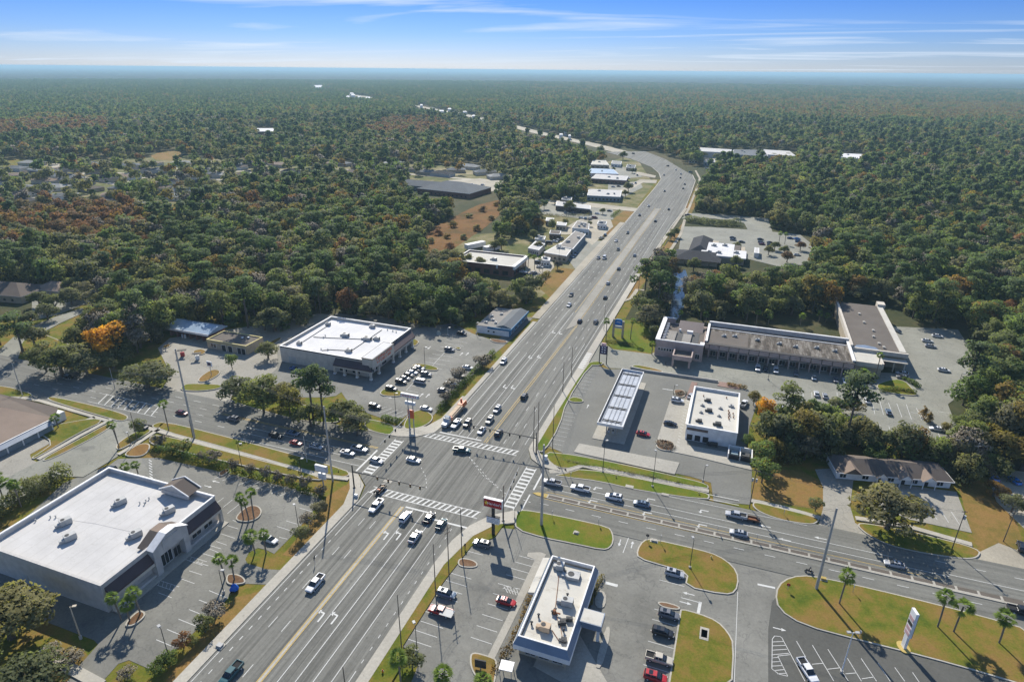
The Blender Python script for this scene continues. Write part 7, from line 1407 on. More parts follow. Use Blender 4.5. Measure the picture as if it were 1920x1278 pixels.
# ------------------------------------------------------------------ trees
def quadmesh(name, V, mat, shaped=True):
    NRM = None
    if shaped:
        c = V.reshape(-1, 4, 3).mean(1); lo, hi = V.min(0), V.max(0); m0 = (lo + hi) / 2; m0[2] = lo[2] * .65 + hi[2] * .35
        q = V[1::4] - V[3::4]; p = V[2::4] - V[0::4]; f = np.cross(q, p); f /= np.linalg.norm(f, axis=1)[:, None] + 1e-9; o_ = (c - m0) / ((hi - lo) / 2 + .01); o_ /= np.linalg.norm(o_, axis=1)[:, None] + 1e-9
        f *= np.sign((f * o_).sum(1))[:, None] + .001; N0 = o_ * .5 + f * .75; N0[:, 2] += .35; N0 /= np.linalg.norm(N0, axis=1)[:, None] + 1e-9; NRM = np.repeat(N0, 4, 0).tolist()
    n = len(V) // 4; me = bpy.data.meshes.new(name); me.vertices.add(4 * n); me.vertices.foreach_set('co', V.astype(np.float32).ravel())
    me.loops.add(4 * n); me.loops.foreach_set('vertex_index', np.arange(4 * n, dtype=np.int32)); me.polygons.add(n)
    me.polygons.foreach_set('loop_start', np.arange(0, 4 * n, 4, dtype=np.int32)); me.polygons.foreach_set('loop_total', np.full(n, 4, dtype=np.int32))
    me.materials.append(MATS[mat]); me.update(calc_edges=True)
    if NRM is not None: me.polygons.foreach_set('use_smooth', [True] * n); me.normals_split_custom_set_from_vertices(NRM)
    return me
def leaf_quads(lobes, n, size, g, up=.35, jit=.5, fill=.3):
    """n small leaf clumps spread through a set of lobes (cx,cy,cz,rx,rz)"""
    L = np.array(lobes); w = L[:, 3] ** 2; k = g.choice(len(L), n, p=w / w.sum())
    d = g.normal(size=(n, 3)); d[:, 2] += up; d /= np.linalg.norm(d, axis=1)[:, None]
    rr_ = 1 - fill * g.random(n) ** 1.5 + g.normal(size=n) * .05
    C = L[k, :3] + d * np.stack([L[k, 3], L[k, 3], L[k, 4]], 1) * rr_[:, None]
    nn = d + g.normal(size=(n, 3)) * jit; nn /= np.linalg.norm(nn, axis=1)[:, None]
    t_ = np.cross(nn, g.normal(size=(n, 3))); t_ /= np.linalg.norm(t_, axis=1)[:, None]; b_ = np.cross(nn, t_)
    s = size * (.6 + .8 * g.random(n))[:, None]; a = .45 + .45 * g.random((n, 1))
    V = np.stack([C - t_ * s * .5 - b_ * s * a * .3, C + b_ * s * -a * .5 + t_ * s * .1, C + t_ * s * .5 + b_ * s * a * .25, C + b_ * s * a * .55 - t_ * s * .12], 1)
    return V.reshape(-1, 3)
def lobes_for(kind, g):
    L = []
    if kind == 'oak':
        for k in range(26):
            a = g.random() * 6.28; r_ = 4.6 * math.sqrt(g.random()); z = 4.4 + 5.2 * (1 - (r_ / 5.6) ** 2) * g.uniform(.3, 1.0); L.append((r_ * math.cos(a), r_ * math.sin(a), z, g.uniform(1.3, 2.3), g.uniform(1.0, 1.7)))
    elif kind == 'wood':
        for k in range(19):
            a = g.random() * 6.28; u = g.random() ** .8; z = 4.2 + 7.6 * u; r_ = 4.0 * math.sqrt(max(.03, 1 - ((z - 7.0) / 5.4) ** 2)) * g.uniform(.45, 1); L.append((r_ * math.cos(a), r_ * math.sin(a), z, g.uniform(1.3, 2.3), g.uniform(1.1, 1.8)))
        L.append((0, 0, 7.6, 3.4, 3.6))
    elif kind == 'pine':
        for k in range(16):
            a = g.random() * 6.28; z = 10.5 + 7.5 * g.random(); r_ = (4.4 - (z - 10.5) * .3) * g.uniform(.2, 1); L.append((r_ * math.cos(a), r_ * math.sin(a), z, g.uniform(1.3, 2.2), g.uniform(.8, 1.4)))
    elif kind == 'cone':
        for k in range(17):
            a = g.random() * 6.28; u = g.random(); z = 3 + 9 * u; r_ = 3.4 * (1.15 - u * .8) * g.uniform(.3, 1); L.append((r_ * math.cos(a), r_ * math.sin(a), z, 1.9 * (1.15 - u * .7), 1.7 * (1.15 - u * .5)))
    elif kind == 'round':
        for k in range(12):
            a = g.random() * 6.28; u = g.random() * 2 - 1; r_ = 1.7 * math.sqrt(1 - u * u); L.append((r_ * math.cos(a), r_ * math.sin(a), 4.2 + 1.5 * u, g.uniform(.9, 1.4), g.uniform(.9, 1.4)))
    elif kind == 'bush':
        for k in range(22):
            a = g.random() * 6.28; u = g.random(); z = 1.0 + 5.2 * u; r_ = 3.1 * math.sqrt(max(.05, 1 - (u * .92) ** 2)) * g.uniform(.4, 1); L.append((r_ * math.cos(a), r_ * math.sin(a), z, g.uniform(1.0, 1.7), g.uniform(.9, 1.5)))
    elif kind == 'shrub':
        for k in range(7):
            a = g.random() * 6.28; r_ = .7 * g.random(); L.append((r_ * math.cos(a), r_ * math.sin(a), g.uniform(.5, 1.1), g.uniform(.45, .7), g.uniform(.45, .75)))
    return L
def trunk_mb(kind, g, L):
    m = MB().mat('bark')
    H_ = {'oak': 6.5, 'wood': 9, 'pine': 17.2, 'cone': 11.5, 'round': 4.2, 'shrub': .8, 'bush': 4.0}[kind]; r0 = {'oak': .5, 'wood': .3, 'pine': .3, 'cone': .28, 'round': .16, 'shrub': .08, 'bush': .2}[kind]
    bx, by = g.uniform(-.5, .5), g.uniform(-.5, .5); sp = .42 if kind == 'oak' else .8
    p1 = (bx * .5, by * .5, H_ * sp); p2 = (bx, by, H_); m.cyl((0, 0, -.1), p1, r0, r0 * .75, 7, False); m.cyl(p1, p2, r0 * .75, r0 * .3, 6, False)
    for l in L[:9 if kind == 'oak' else 6]:
        z0 = min(H_ * .95, max(H_ * .35, l[2] - 3.0 if kind != 'shrub' else .2)); t_ = z0 / H_; m.cyl((bx * t_, by * t_, z0), (l[0] * .85, l[1] * .85, l[2]), r0 * .38, r0 * .12, 5, False)
    return m
NQ = {'oak': (2600, .62), 'wood': (1900, .62), 'pine': (1500, .6), 'cone': (1700, .6), 'round': (1100, .4), 'shrub': (320, .28), 'bush': (1700, .5)}
LEAF = {'oak': ['leaf_oak'], 'wood': ['leaf_oak', 'leaf_green', 'leaf_amber'], 'pine': ['leaf_pine'], 'cone': ['leaf_rust', 'leaf_green'], 'round': ['leaf_green'], 'shrub': ['leaf_hedge', 'leaf_amber'], 'bush': ['leaf_oak']}
def obj_mesh(mb, name): o = mb.build(name); me = o.data; bpy.data.objects.remove(o); return me
TP = {}
def tree_data(kind, var, leaf):
    key = (kind, var, leaf)
    if key not in TP:
        g = np.random.default_rng(abs(hash(kind)) % 1 + sum(map(ord, kind)) * 31 + var); L = lobes_for(kind, g); n, s = NQ[kind]
        base = (kind, var)
        if base not in TP: TP[base] = (leaf_quads(L, n, s, g), obj_mesh(trunk_mb(kind, g, L), 'trunk'))
        V, tr = TP[base]; TP[key] = (quadmesh('crown', V, leaf), tr)
    return TP[key]
def tree(kind, var, leaf, loc, s, label, cat, group=None, name='tree', rz=None, sz=None, parts=True):
    cr_, tr = tree_data(kind, var, leaf); rz = random.uniform(0, 6.28) if rz is None else rz; sc = (s, s, sz or s)
    if parts:
        T = thing(name, label, cat, (loc[0], loc[1], 0), rz, group); T.scale = sc
        for me, n_ in ((tr, 'trunk'), (cr_, 'crown')): o = bpy.data.objects.new(n_, me); col.objects.link(o); o.parent = T
    else:
        T = bpy.data.objects.new(name, cr_); col.objects.link(T); T.location = (loc[0], loc[1], 0); T.rotation_euler = (0, 0, rz); T.scale = sc; T['label'] = label; T['category'] = cat
        if group: T['group'] = group
    return T
HT = {'oak': 10.9, 'wood': 13.0, 'pine': 18.9, 'cone': 13.6, 'round': 6.8, 'shrub': 1.7, 'bush': 7.3}; WD = {'oak': 6.3, 'wood': 5.7, 'pine': 5.6, 'cone': 4.6, 'round': 2.9, 'shrub': 1.2, 'bush': 4.2}
def T_(kind, px_, h, rad, label, leaf=None, cat='tree', name=None, var=None, group=None):
    """one tree with its base at photo pixel px_, h metres tall, crown radius rad"""
    p = G(*px_); sz = h / HT[kind]; s = rad / WD[kind]
    return tree(kind, random.randrange(4) if var is None else var, leaf or LEAF[kind][0], p, s, label, cat, group, name or {'oak': 'oak_tree', 'wood': 'woodland_tree', 'pine': 'pine_tree', 'cone': 'cypress_tree', 'round': 'round_tree', 'shrub': 'shrub', 'bush': 'bushy_tree'}[kind], sz=sz)
T_('oak', (22, 1196), 12, 10.5, 'huge dark oak at the lower left corner in front of the grey store', var=0); T_('oak', (60, 1300), 9, 8, 'dark oak cut by the bottom edge at lower left', var=1); T_('wood', (-30, 1290), 10, 7, 'leafy tree at the lower left corner of the picture edge')
T_('pine', (44, 663), 19, 9, 'tall spreading pine alone at the left edge beside the side street', var=1); T_('oak', (118, 705), 14, 10, 'broad oak left of the orange tree, shading the left road', var=2); T_('oak', (165, 705), 12, 8, 'dark oak between the spreading oak and the orange tree', var=0)
T_('wood', (212, 680), 18, 10, 'brilliant orange autumn tree above the left road', 'leaf_orange', var=1, name='maple_tree'); T_('oak', (213, 690), 9, 8.5, 'dark low tree directly in front of the orange one', var=3); T_('oak', (180, 618), 11, 7, 'grey green tree behind the orange one')
T_('oak', (277, 727), 10.5, 12, 'wide grey green oak overhanging the left road beside the car wash lot', var=0)
T_('oak', (448, 752), 10, 9, 'spreading oak at the left end of the roadside tree row', var=1); T_('wood', (495, 775), 15, 9, 'green leafy tree second in the roadside tree row', 'leaf_green', var=0); T_('oak', (530, 765), 11, 8, 'oak in the middle of the roadside tree row', var=2); T_('wood', (546, 785), 12.5, 6, 'yellowing tree in the middle of the roadside tree row', 'leaf_amber', var=2)
T_('pine', (589, 796), 23, 7.5, 'tallest pine of the roadside row, in front of the cream store', var=0); T_('pine', (607, 792), 21, 6.5, 'slightly lower pine right of the tallest one', var=2); T_('oak', (584, 800), 9, 7, 'low dark oak at the feet of the two pines', var=3)
T_('oak', (645, 797), 10, 8, 'oak right of the pines beside the clipped hedge', var=1); T_('oak', (670, 817), 9.5, 6.5, 'round dark tree at the right end of the roadside row', var=2); T_('oak', (503, 672), 8, 5.5, 'small oak beside the service building', var=1); T_('round', (436, 692), 7, 3, 'small round tree in front of the service building doors')
T_('oak', (1661, 992), 13, 11.5, 'big sprawling oak in front of the brown roofed office', var=2)
T_('round', (1424, 872), 9, 4.5, 'round bright green tree behind the dumpster enclosure, upper', 'leaf_green', name='tree'); T_('round', (1428, 905), 9, 4.5, 'round bright green tree above the utility pole, lower', 'leaf_green', name='tree'); T_('round', (1400, 838), 5, 2.5, 'small pale green tree beside the white store wall', 'leaf_green', name='tree')
T_('wood', (1432, 790), 9, 4.5, 'small orange autumn tree behind the convenience store', 'leaf_orange'); T_('wood', (1412, 760), 6, 3, 'small amber tree at the drive corner behind the store', 'leaf_amber'); T_('pine', (1472, 800), 17, 7, 'tall light green pine in front of the strip mall', 'leaf_green', var=1)
for k, (x, y, h, r_, kd, lf) in enumerate([(1440, 830, 11, 6, 'bush', None), (1465, 842, 12, 7, 'bush', None), (1490, 850, 11, 6.5, 'bush', 'leaf_green'), (1515, 835, 12, 6.5, 'bush', None), (1538, 850, 12, 7, 'bush', None), (1560, 825, 10, 6, 'bush', 'leaf_green'), (1585, 835, 9, 5, 'bush', None), (1550, 800, 8, 5, 'bush', 'leaf_green'), (1470, 815, 10, 6, 'bush', 'leaf_green'), (1500, 800, 9, 5, 'bush', None), (1525, 790, 8, 4.5, 'bush', 'leaf_green'),
        (1625, 845, 8, 5, 'bush', 'leaf_green'), (1655, 852, 8, 5, 'bush', None), (1690, 858, 9, 5.5, 'bush', 'leaf_green'), (1722, 864, 9, 5.5, 'bush', None), (1755, 872, 9, 5.5, 'bush', 'leaf_green'), (1785, 880, 10, 6, 'bush', None), (1805, 900, 9, 5, 'bush', None), (1820, 862, 10, 6, 'bush', None), (1600, 812, 6, 4, 'shrub', 'leaf_hedge'), (1450, 860, 7, 4, 'bush', 'leaf_amber'), (1478, 865, 6, 4, 'bush', None), (1508, 862, 8, 5, 'wood', None), (1535, 815, 6, 3.5, 'bush', 'leaf_amber'), (1640, 865, 6, 4, 'bush', 'leaf_green'), (1705, 850, 7, 4, 'bush', 'leaf_green'), (1770, 862, 7, 5, 'bush', 'leaf_green'), (1835, 880, 7, 5, 'bush', 'leaf_green'), (1870, 895, 6, 4, 'bush', None)]):
    T_(kd, (x, y), h * 1.15, r_ * 1.15, 'tree in the dense belt between the mall lot and the brown roofed office', lf, group='trees in the belt between the mall lot and the office')
T_('cone', (1822, 824), 15, 7, 'big dark conifer at the lower corner of the east lot', 'leaf_pine', var=1, name='conifer_tree'); T_('pine', (1836, 752), 16, 7, 'tall loose pine beside the east lot', var=3); T_('wood', (1790, 810), 7, 4, 'bushy tree left of the big dark conifer', 'leaf_green'); T_('oak', (1870, 865), 13, 9, 'broad amber tree at the right edge', 'leaf_amber', var=0); T_('oak', (1915, 880), 12, 8, 'amber tree cut by the right edge', 'leaf_amber', var=1)
T_('wood', (1850, 800), 10, 6, 'yellow green tree right of the big conifer', 'leaf_green'); T_('wood', (1890, 770), 12, 7, 'green tree above the amber ones at the right edge', 'leaf_green'); T_('oak', (1895, 960), 6, 4, 'dark bush beside the plain wooden pole at the right', 'leaf_oak'); T_('oak', (1862, 930), 5, 4, 'amber bush left of the gravel at the right edge', 'leaf_amber')
T_('round', (1528, 958), 4.5, 2.6, 'round dark bush beside the office drive', 'leaf_oak', name='bush'); T_('cone', (1731, 784), 6, 1.7, 'narrow amber conifer at the top of the ruled stalls', 'leaf_amber', name='conifer_tree'); T_('cone', (1741, 792), 5, 1.7, 'narrow amber conifer just right of the other one', 'leaf_amber', name='conifer_tree'); T_('round', (1771, 812), 4.5, 2, 'small amber tree by the white car in the lot corner', 'leaf_amber', name='tree')
T_('oak', (1598, 775), 6, 5, 'low amber tree between the mall lot rows', 'leaf_amber'); T_('oak', (1572, 772), 6, 4.5, 'low green tree between the mall lot rows'); T_('round', (262, 812), 5.5, 2.8, 'small round tree over the black suv at the side street', 'leaf_oak', name='tree'); T_('round', (773, 1252), 5, 3.2, 'round dark clipped tree at the bottom beside the palm', 'leaf_oak', name='tree')
for x, y, h, r_, lab in [(905, 688, 6, 4.6, 'brown bare tree at the upper end of the highway hedge'), (861, 712, 5.5, 3.6, 'brown bare tree over the beige car'), (846, 732, 5, 3.6, 'brown bare tree near the lower end of the highway hedge'), (835, 755, 5, 2.6, 'lowest brown bare tree of the highway hedge')]: T_('round', (x, y), h, r_, lab, 'leaf_bare', name='bare_tree')
for x, y, h, r_, kd, lf, lab in [(300, 835, 4, 3, 'round', 'leaf_bare', 'bare pinkish shrub at the corner of the left hedge'), (345, 846, 4, 3.2, 'round', 'leaf_green', 'leafy green shrub at the foot of the tall concrete pole'), (325, 850, 4, 3, 'round', 'leaf_hedge', 'green shrub left of the tall concrete pole'), (402, 866, 4.5, 3, 'round', 'leaf_bare', 'bare grey shrub in the left hedge'),
        (598, 962, 4, 2.6, 'round', 'leaf_oak', 'dark shrub beside the near left grass slope'), (578, 985, 4, 2.4, 'round', 'leaf_bare', 'bare shrub above the parked white car'), (565, 1012, 4.5, 2.6, 'round', 'leaf_oak', 'dark shrub at the lot lamp'), (405, 1160, 4.5, 2.8, 'round', 'leaf_bare', 'grey shrub at the kerb of the near lot'), (385, 1185, 5, 2.6, 'round', 'leaf_oak', 'dark tree on the near slope of the grey store lot'),
        (345, 1215, 4, 2.2, 'round', 'leaf_rust', 'small rust coloured shrub by the near stalls'), (362, 1212, 3, 1.6, 'round', 'leaf_oak', 'small dark shrub right of the rust one'), (300, 1262, 3.5, 2.6, 'round', 'leaf_hedge', 'clipped green shrub at the bottom lot corner'), (318, 1248, 3.5, 2.4, 'round', 'leaf_hedge', 'clipped green shrub right of the corner one'), (240, 1270, 2.5, 2, 'round', 'leaf_bare', 'brown shrub on the bottom mulch island'), (100, 1240, 4, 3, 'round', 'leaf_bare', 'bare pale shrub in the store shadow at lower left'), (140, 1240, 3, 2.5, 'round', 'leaf_bare', 'brown shrub beside the lower left path')]: T_(kd, (x, y), h, r_, lab, lf, name='shrub', cat='shrub')
for k, (x, y, h, kd, lf) in enumerate([(1068, 398, 11, 'oak', None), (1020, 392, 9, 'wood', 'leaf_green'), (1040, 382, 9, 'oak', None), (1178, 360, 11, 'oak', None), (1172, 370, 8, 'oak', None), (1092, 385, 8, 'wood', None), (1080, 372, 10, 'oak', None), (1168, 300, 13, 'oak', None), (1125, 290, 14, 'oak', None), (1100, 296, 13, 'oak', None), (1085, 305, 12, 'wood', 'leaf_green'),
        (1090, 345, 10, 'wood', None), (1185, 325, 7, 'oak', None), (1150, 322, 6, 'oak', None), (1060, 425, 7, 'oak', None), (1035, 430, 8, 'wood', 'leaf_green'), (1000, 452, 9, 'oak', None), (940, 468, 9, 'oak', None), (928, 472, 9, 'oak', None), (1045, 505, 6, 'oak', 'leaf_bare'), (1105, 425, 5, 'oak', None), (1130, 402, 6, 'oak', None), (1010, 430, 10, 'oak', 'leaf_amber'), (880, 500, 9, 'oak', None), (900, 506, 9, 'oak', None), (1010, 470, 7, 'oak', None)]):
    T_(kd, (x, y), h, h * .55, 'tree between the buildings along the left side of the highway', lf, group='trees between the buildings along the left side of the highway')
for k, (x, y, h) in enumerate([(1265, 445, 8), (1258, 450, 7), (1380, 468, 6), (1440, 478, 7), (1452, 470, 7), (1470, 478, 7), (1475, 492, 8), (1500, 470, 7), (1300, 508, 9), (1245, 515, 9), (1380, 500, 8)]):
    T_('oak', (x, y), h, h * .6, 'tree around the lakeside restaurant lot', 'leaf_rust' if k in (6, 7) else None, group='trees around the lakeside restaurant lot')
for k, (x, y, h) in enumerate([(75, 575, 9), (105, 583, 9), (135, 572, 10), (158, 560, 10), (90, 600, 9), (60, 612, 8), (140, 552, 10), (175, 575, 10)]):
    T_('oak', (x, y), h, h * .7, 'shade tree in the car park at the far left', None, group='shade trees in the car park at the far left')
# palms
def palm_meshes(seed):
    g = np.random.default_rng(seed); m = MB().mat('palm_bark'); bx, by = g.uniform(-.5, .5, 2)
    pts = [(bx * t_ * t_, by * t_ * t_, 8 * t_) for t_ in np.linspace(0, 1, 6)]
    for a, b_ in zip(pts, pts[1:]): m.cyl(a, b_, .2, .18, 7, False)
    top = np.array([bx, by, 8.0]); V = []
    for k in range(34):
        az = g.random() * 6.28; el = g.uniform(-.75, 1.3); d = np.array([math.cos(az) * math.cos(el), math.sin(az) * math.cos(el), math.sin(el)]); L_ = g.uniform(.7, 1.0); hub = top + d * L_
        side = np.cross(d, [0, 0, 1.0]); side /= np.linalg.norm(side) + 1e-6; upv = np.cross(side, d)
        for f in np.linspace(-1.15, 1.15, 8):
            dd = d * math.cos(f) + side * math.sin(f); tip = hub + dd * g.uniform(.85, 1.2) + np.array([0, 0, -.28 - .1 * abs(f)]); w = .10 * np.cross(dd, upv) / (np.linalg.norm(np.cross(dd, upv)) + 1e-6); mid = (hub + tip) / 2 + upv * .05
            V += [hub, mid - w, tip, mid + w]
    return obj_mesh(m, 'trunk'), quadmesh('crown', np.array(V), 'leaf_palm', False)
PM = [palm_meshes(s) for s in range(4)]
def palm(px_, top_y, label, k=0, s=1.0, group=None, dead=False):
    p = G(*px_); h = hgt(px_[0], px_[1], top_y); f = max(.35, (h - .3) / 8.0); T = thing('palm_tree', label, 'palm tree', (p[0], p[1], 0.0), k * 1.7, group)
    tr, cr_ = PM[k % 4]; o = bpy.data.objects.new('trunk', tr); col.objects.link(o); o.parent = T; o.scale = (1, 1, f)
    o = bpy.data.objects.new('crown', cr_); col.objects.link(o); o.parent = T; o.scale = (s,) * 3; o.location = (tr.vertices[-1].co.x * (1 - s), tr.vertices[-1].co.y * (1 - s), 8 * f - 8 * s)
    return T
for k, (px_, ty, lab, s) in enumerate([((1573, 1133), 1074, 'palm nearest the leaning pole on the right island', 1.15), ((1757, 1177), 1116, 'palm left of the close pair on the right island', 1.2), ((1787, 1186), 1136, 'palm right of the close pair on the right island', 1.3), ((1872, 1207), 1157, 'palm nearest the right edge on the right island', 1.25),
        ((457, 975), 928, 'slim palm left in the group of three at the teardrop bed', .85), ((467, 976), 939, 'shortest palm in the middle of the group of three', .75), ((477, 974), 922, 'slim palm right in the group of three at the teardrop bed', .95), ((478, 1036), 1004, 'bushy palm left of the parked white car', 1.2), ((499, 1037), 998, 'palm directly at the parked white car', .95),
        ((422, 1085), 1043, 'palm left of the blue tarp', .95), ((440, 1088), 1050, 'palm just above the blue tarp', 1.0), ((228, 1163), 1117, 'palm left of three at the grey store corner', .9), ((244, 1165), 1130, 'lower palm in the middle of three at the store corner', 1.0), ((264, 1152), 1106, 'palm right of three at the grey store corner', 1.1),
        ((317, 808), 756, 'slim palm standing between the side street and the left road', 1.0), ((224, 841), 793, 'slim dark palm leaning at the side street', .95), ((237, 893), 873, 'short palm peeking over the store roof, left one', .9), ((259, 888), 868, 'short palm peeking over the store roof, right one', .9), ((110, 803), 781, 'short palm beside the hall verandah', 1.0),
        ((30, 945), 900, 'bushy palm behind the left hedge, right one', 1.1), ((8, 940), 893, 'bushy palm behind the left hedge, left one', 1.15), ((40, 950), 905, 'bushy palm at the edge of the left street', 1.05), ((1323, 612), 588, 'palm behind the left end of the strip mall', 1.1), ((1416, 613), 583, 'palm behind the middle of the strip mall', 1.0), ((1535, 603), 586, 'palm left of a pair in the mall back garden', 1.0), ((1547, 604), 590, 'palm right of a pair in the mall back garden', 1.0),
        ((1640, 712), 664, 'tall palm in front of the assembly hall', .9), ((1612, 712), 694, 'bushy palm beside the white double lamp', 1.3), ((1136, 640), 600, 'palm left of the blue hotel sign', 1.0), ((1182, 636), 600, 'palm right of the blue hotel sign', .95), ((1222, 665), 643, 'palm at the hotel block corner', 1.0), ((1270, 615), 584, 'palm at the end of the pond', .9),
        ((752, 1285), 1229, 'palm with green head near the bottom beside the round tree', 1.2), ((829, 1312), 1262, 'palm head at the bottom edge of the restaurant lot', 1.2), ((907, 1318), 1268, 'palm head at the bottom edge below the menu board', 1.1), ((990, 503), 478, 'palm left in the small group beside the brick building', 1.0), ((1002, 505), 480, 'palm right in the small group beside the brick building', 1.0), ((1011, 508), 484, 'palm farthest right in the small group beside the brick building', .9),
        ((1500, 610), 590, 'bushy palm in the mall back garden left part', 1.1), ((1440, 608), 592, 'short palm behind the strip mall', 1.0), ((1460, 458), 436, 'palm at the edge of the restaurant lot', 1.0), ((1471, 458), 438, 'palm right of the other one at the restaurant lot', 1.0), ((107, 716), 690, 'small palm in the shade of the left road', 1.0)]):
    palm(px_, ty, lab, k, s)
for k, (x, y, h) in enumerate([(800, 478, 4), (808, 455, 4), (822, 440, 5), (850, 425, 5), (880, 408, 4), (905, 396, 5), (930, 386, 4), (940, 395, 5), (922, 412, 4), (895, 432, 5), (870, 448, 4), (845, 466, 5), (838, 446, 4)]): T_('bush', (x, y), h, h * .9, 'bush in or beside the brown marsh strip', ['leaf_amber', 'leaf_oak', 'leaf_rust'][k % 3], group='bushes along the brown marsh strip')
for k, (x, y, h) in enumerate([(440, 884, 5), (472, 892, 4.5), (500, 902, 5.5), (522, 906, 5), (548, 914, 5), (575, 920, 5.5), (603, 935, 5), (380, 866, 4)]): T_('round', (x, y), h, h * .38, 'thin bare tree standing in the long left hedge', 'leaf_bare', group='thin bare trees in the long left hedge', name='bare_tree')
for k, (x, y, h) in enumerate([(88, 698, 13), (66, 652, 11), (150, 655, 11), (172, 642, 13), (238, 655, 13), (264, 652, 12), (284, 642, 11), (250, 636, 13), (214, 646, 12), (194, 632, 13), (302, 634, 10), (140, 690, 12)]): T_('oak' if k % 2 else 'wood', (x, y), h, h * .62, 'leafy tree crowded round the orange tree at the left', None, group='leafy trees crowded round the orange tree')
for k, (x, y) in enumerate([(1318, 297), (1345, 300), (1372, 302), (1400, 303), (1425, 300), (1450, 300), (1475, 299), (1495, 297), (1340, 322), (1375, 326), (1312, 308), (1395, 322), (1420, 316), (1290, 292), (1270, 288)]): T_('oak', (x, y), 10, 8, 'dark tree in front of the far plaza', None, group='dark trees in front of the far plaza')
# hedges: each one clipped or loose row of foliage
def hedge(label, pts, w, h, n, leaf='leaf_hedge', size=.32, z=.3, lump=.25, seed=1):
    g = np.random.default_rng(seed); P_ = [np.array(p) for p in gp(pts)]; seg = [np.linalg.norm(b_ - a) for a, b_ in zip(P_, P_[1:])]; tot = sum(seg); L = []
    m = max(3, int(tot / (w * .55)))
    for k in range(m):
        d = tot * (k + .5) / m; j = 0
        while j < len(seg) - 1 and d > seg[j]: d -= seg[j]; j += 1
        p = P_[j] + (P_[j + 1] - P_[j]) * d / seg[j]; r_ = w / 2 * g.uniform(1 - lump, 1 + lump); L.append((p[0] + g.uniform(-.2, .2), p[1] + g.uniform(-.2, .2), z + h * .45, r_, h * .55 * g.uniform(1 - lump, 1 + lump)))
    me = quadmesh('hedge', leaf_quads(L, n, size, g, up=.1, fill=.25), leaf); o = bpy.data.objects.new('hedge', me); col.objects.link(o); o['label'] = label; o['category'] = 'hedge'; return o
hedge('loose dark green hedge between the side street and the grey store', [(-60, 1010), (0, 968), (70, 925), (128, 898)], 5.5, 5.5, 6500, 'leaf_oak', .5, lump=.35); hedge('hedge along the left verge above the grey store lot, left half', [(292, 846), (380, 868), (450, 890)], 2.6, 2.6, 3600, 'leaf_hedge', .35, seed=2); hedge('hedge along the left verge above the grey store lot, right half', [(452, 890), (540, 912), (602, 934)], 2.4, 2.2, 3000, 'leaf_hedge', .35, seed=3)
hedge('clipped hedge between the shopping lot and the highway', [(822, 773), (868, 722), (925, 663)], 2.6, 2.2, 7000, 'leaf_hedge', .3, seed=4); hedge('dark clipped hedge block at the corner of the shopping lot', [(718, 788), (752, 797)], 3.2, 2.2, 1800, 'leaf_hedge', .3, lump=.08, seed=5); hedge('row of dark shrubs above the roadside trees', [(500, 735), (530, 742)], 2.6, 2, 900, 'leaf_hedge', seed=6); hedge('short dark hedge left of the hedge block', [(618, 764), (645, 772)], 2.6, 2, 900, 'leaf_hedge', seed=7)
hedge('sparse shrub row along the station lawn', [(1062, 866), (1130, 878), (1230, 898), (1310, 914)], 1.0, .9, 1100, 'leaf_oak', .25, lump=.6, seed=8); hedge('lower hedge strip below the mall lot', [(1500, 788), (1600, 806), (1700, 828), (1765, 836)], 2.4, 1.8, 3000, 'leaf_oak', .35, seed=9); hedge('curved dark hedge on the hall lawn, lower', [(1652, 736), (1680, 731), (1715, 738)], 2.2, 1.6, 1500, seed=10); hedge('curved dark hedge on the hall lawn, upper', [(1692, 712), (1712, 720), (1722, 728)], 2.2, 1.6, 1100, seed=11)
hedge('low hedge along the wall behind the convenience store', [(1362, 722), (1400, 730)], 1.6, 1.4, 800, 'leaf_amber', .3, seed=12); hedge('hedge under the blue hotel sign', [(1136, 640), (1160, 644), (1190, 650)], 2.2, 1.4, 1200, 'leaf_oak', .3, seed=13); hedge('dark hedge beside the clinic lot', [(1000, 402), (1060, 407), (1110, 404)], 3, 2, 900, 'leaf_oak', .6, seed=14); hedge('shrubs packed along the right wall of the restaurant', [(1097, 1148), (1128, 1083)], 1.6, 1.2, 900, 'leaf_amber', .3, seed=15)
hedge('clumpy shrubs in the bed left of the restaurant', [(925, 1262), (955, 1215), (985, 1150), (1003, 1105)], 1.8, .9, 1500, 'leaf_amber', .28, lump=.6, seed=16); hedge('thicket at the side road mouth beyond the restaurant', [(1290, 415), (1340, 423), (1385, 422)], 9, 5, 2200, 'leaf_oak', .9, lump=.35, seed=17); hedge('shrub bed on the round station island', [(1236, 830), (1260, 842)], 4.5, .6, 900, 'leaf_bare', .3, seed=18); hedge('shrub bed on the island above the parked white suv', [(1268, 741), (1284, 738)], 3, .6, 500, 'leaf_bare', .3, seed=19)
hedge('roadside thicket at the upper end of the highway verge', [(1010, 528), (1028, 515)], 4, 3, 900, 'leaf_amber', .6, seed=20); hedge('clipped dark hedge beside the dry grass plot', [(1145, 408), (1162, 396)], 2.5, 2, 600, 'leaf_green', .5, seed=21)

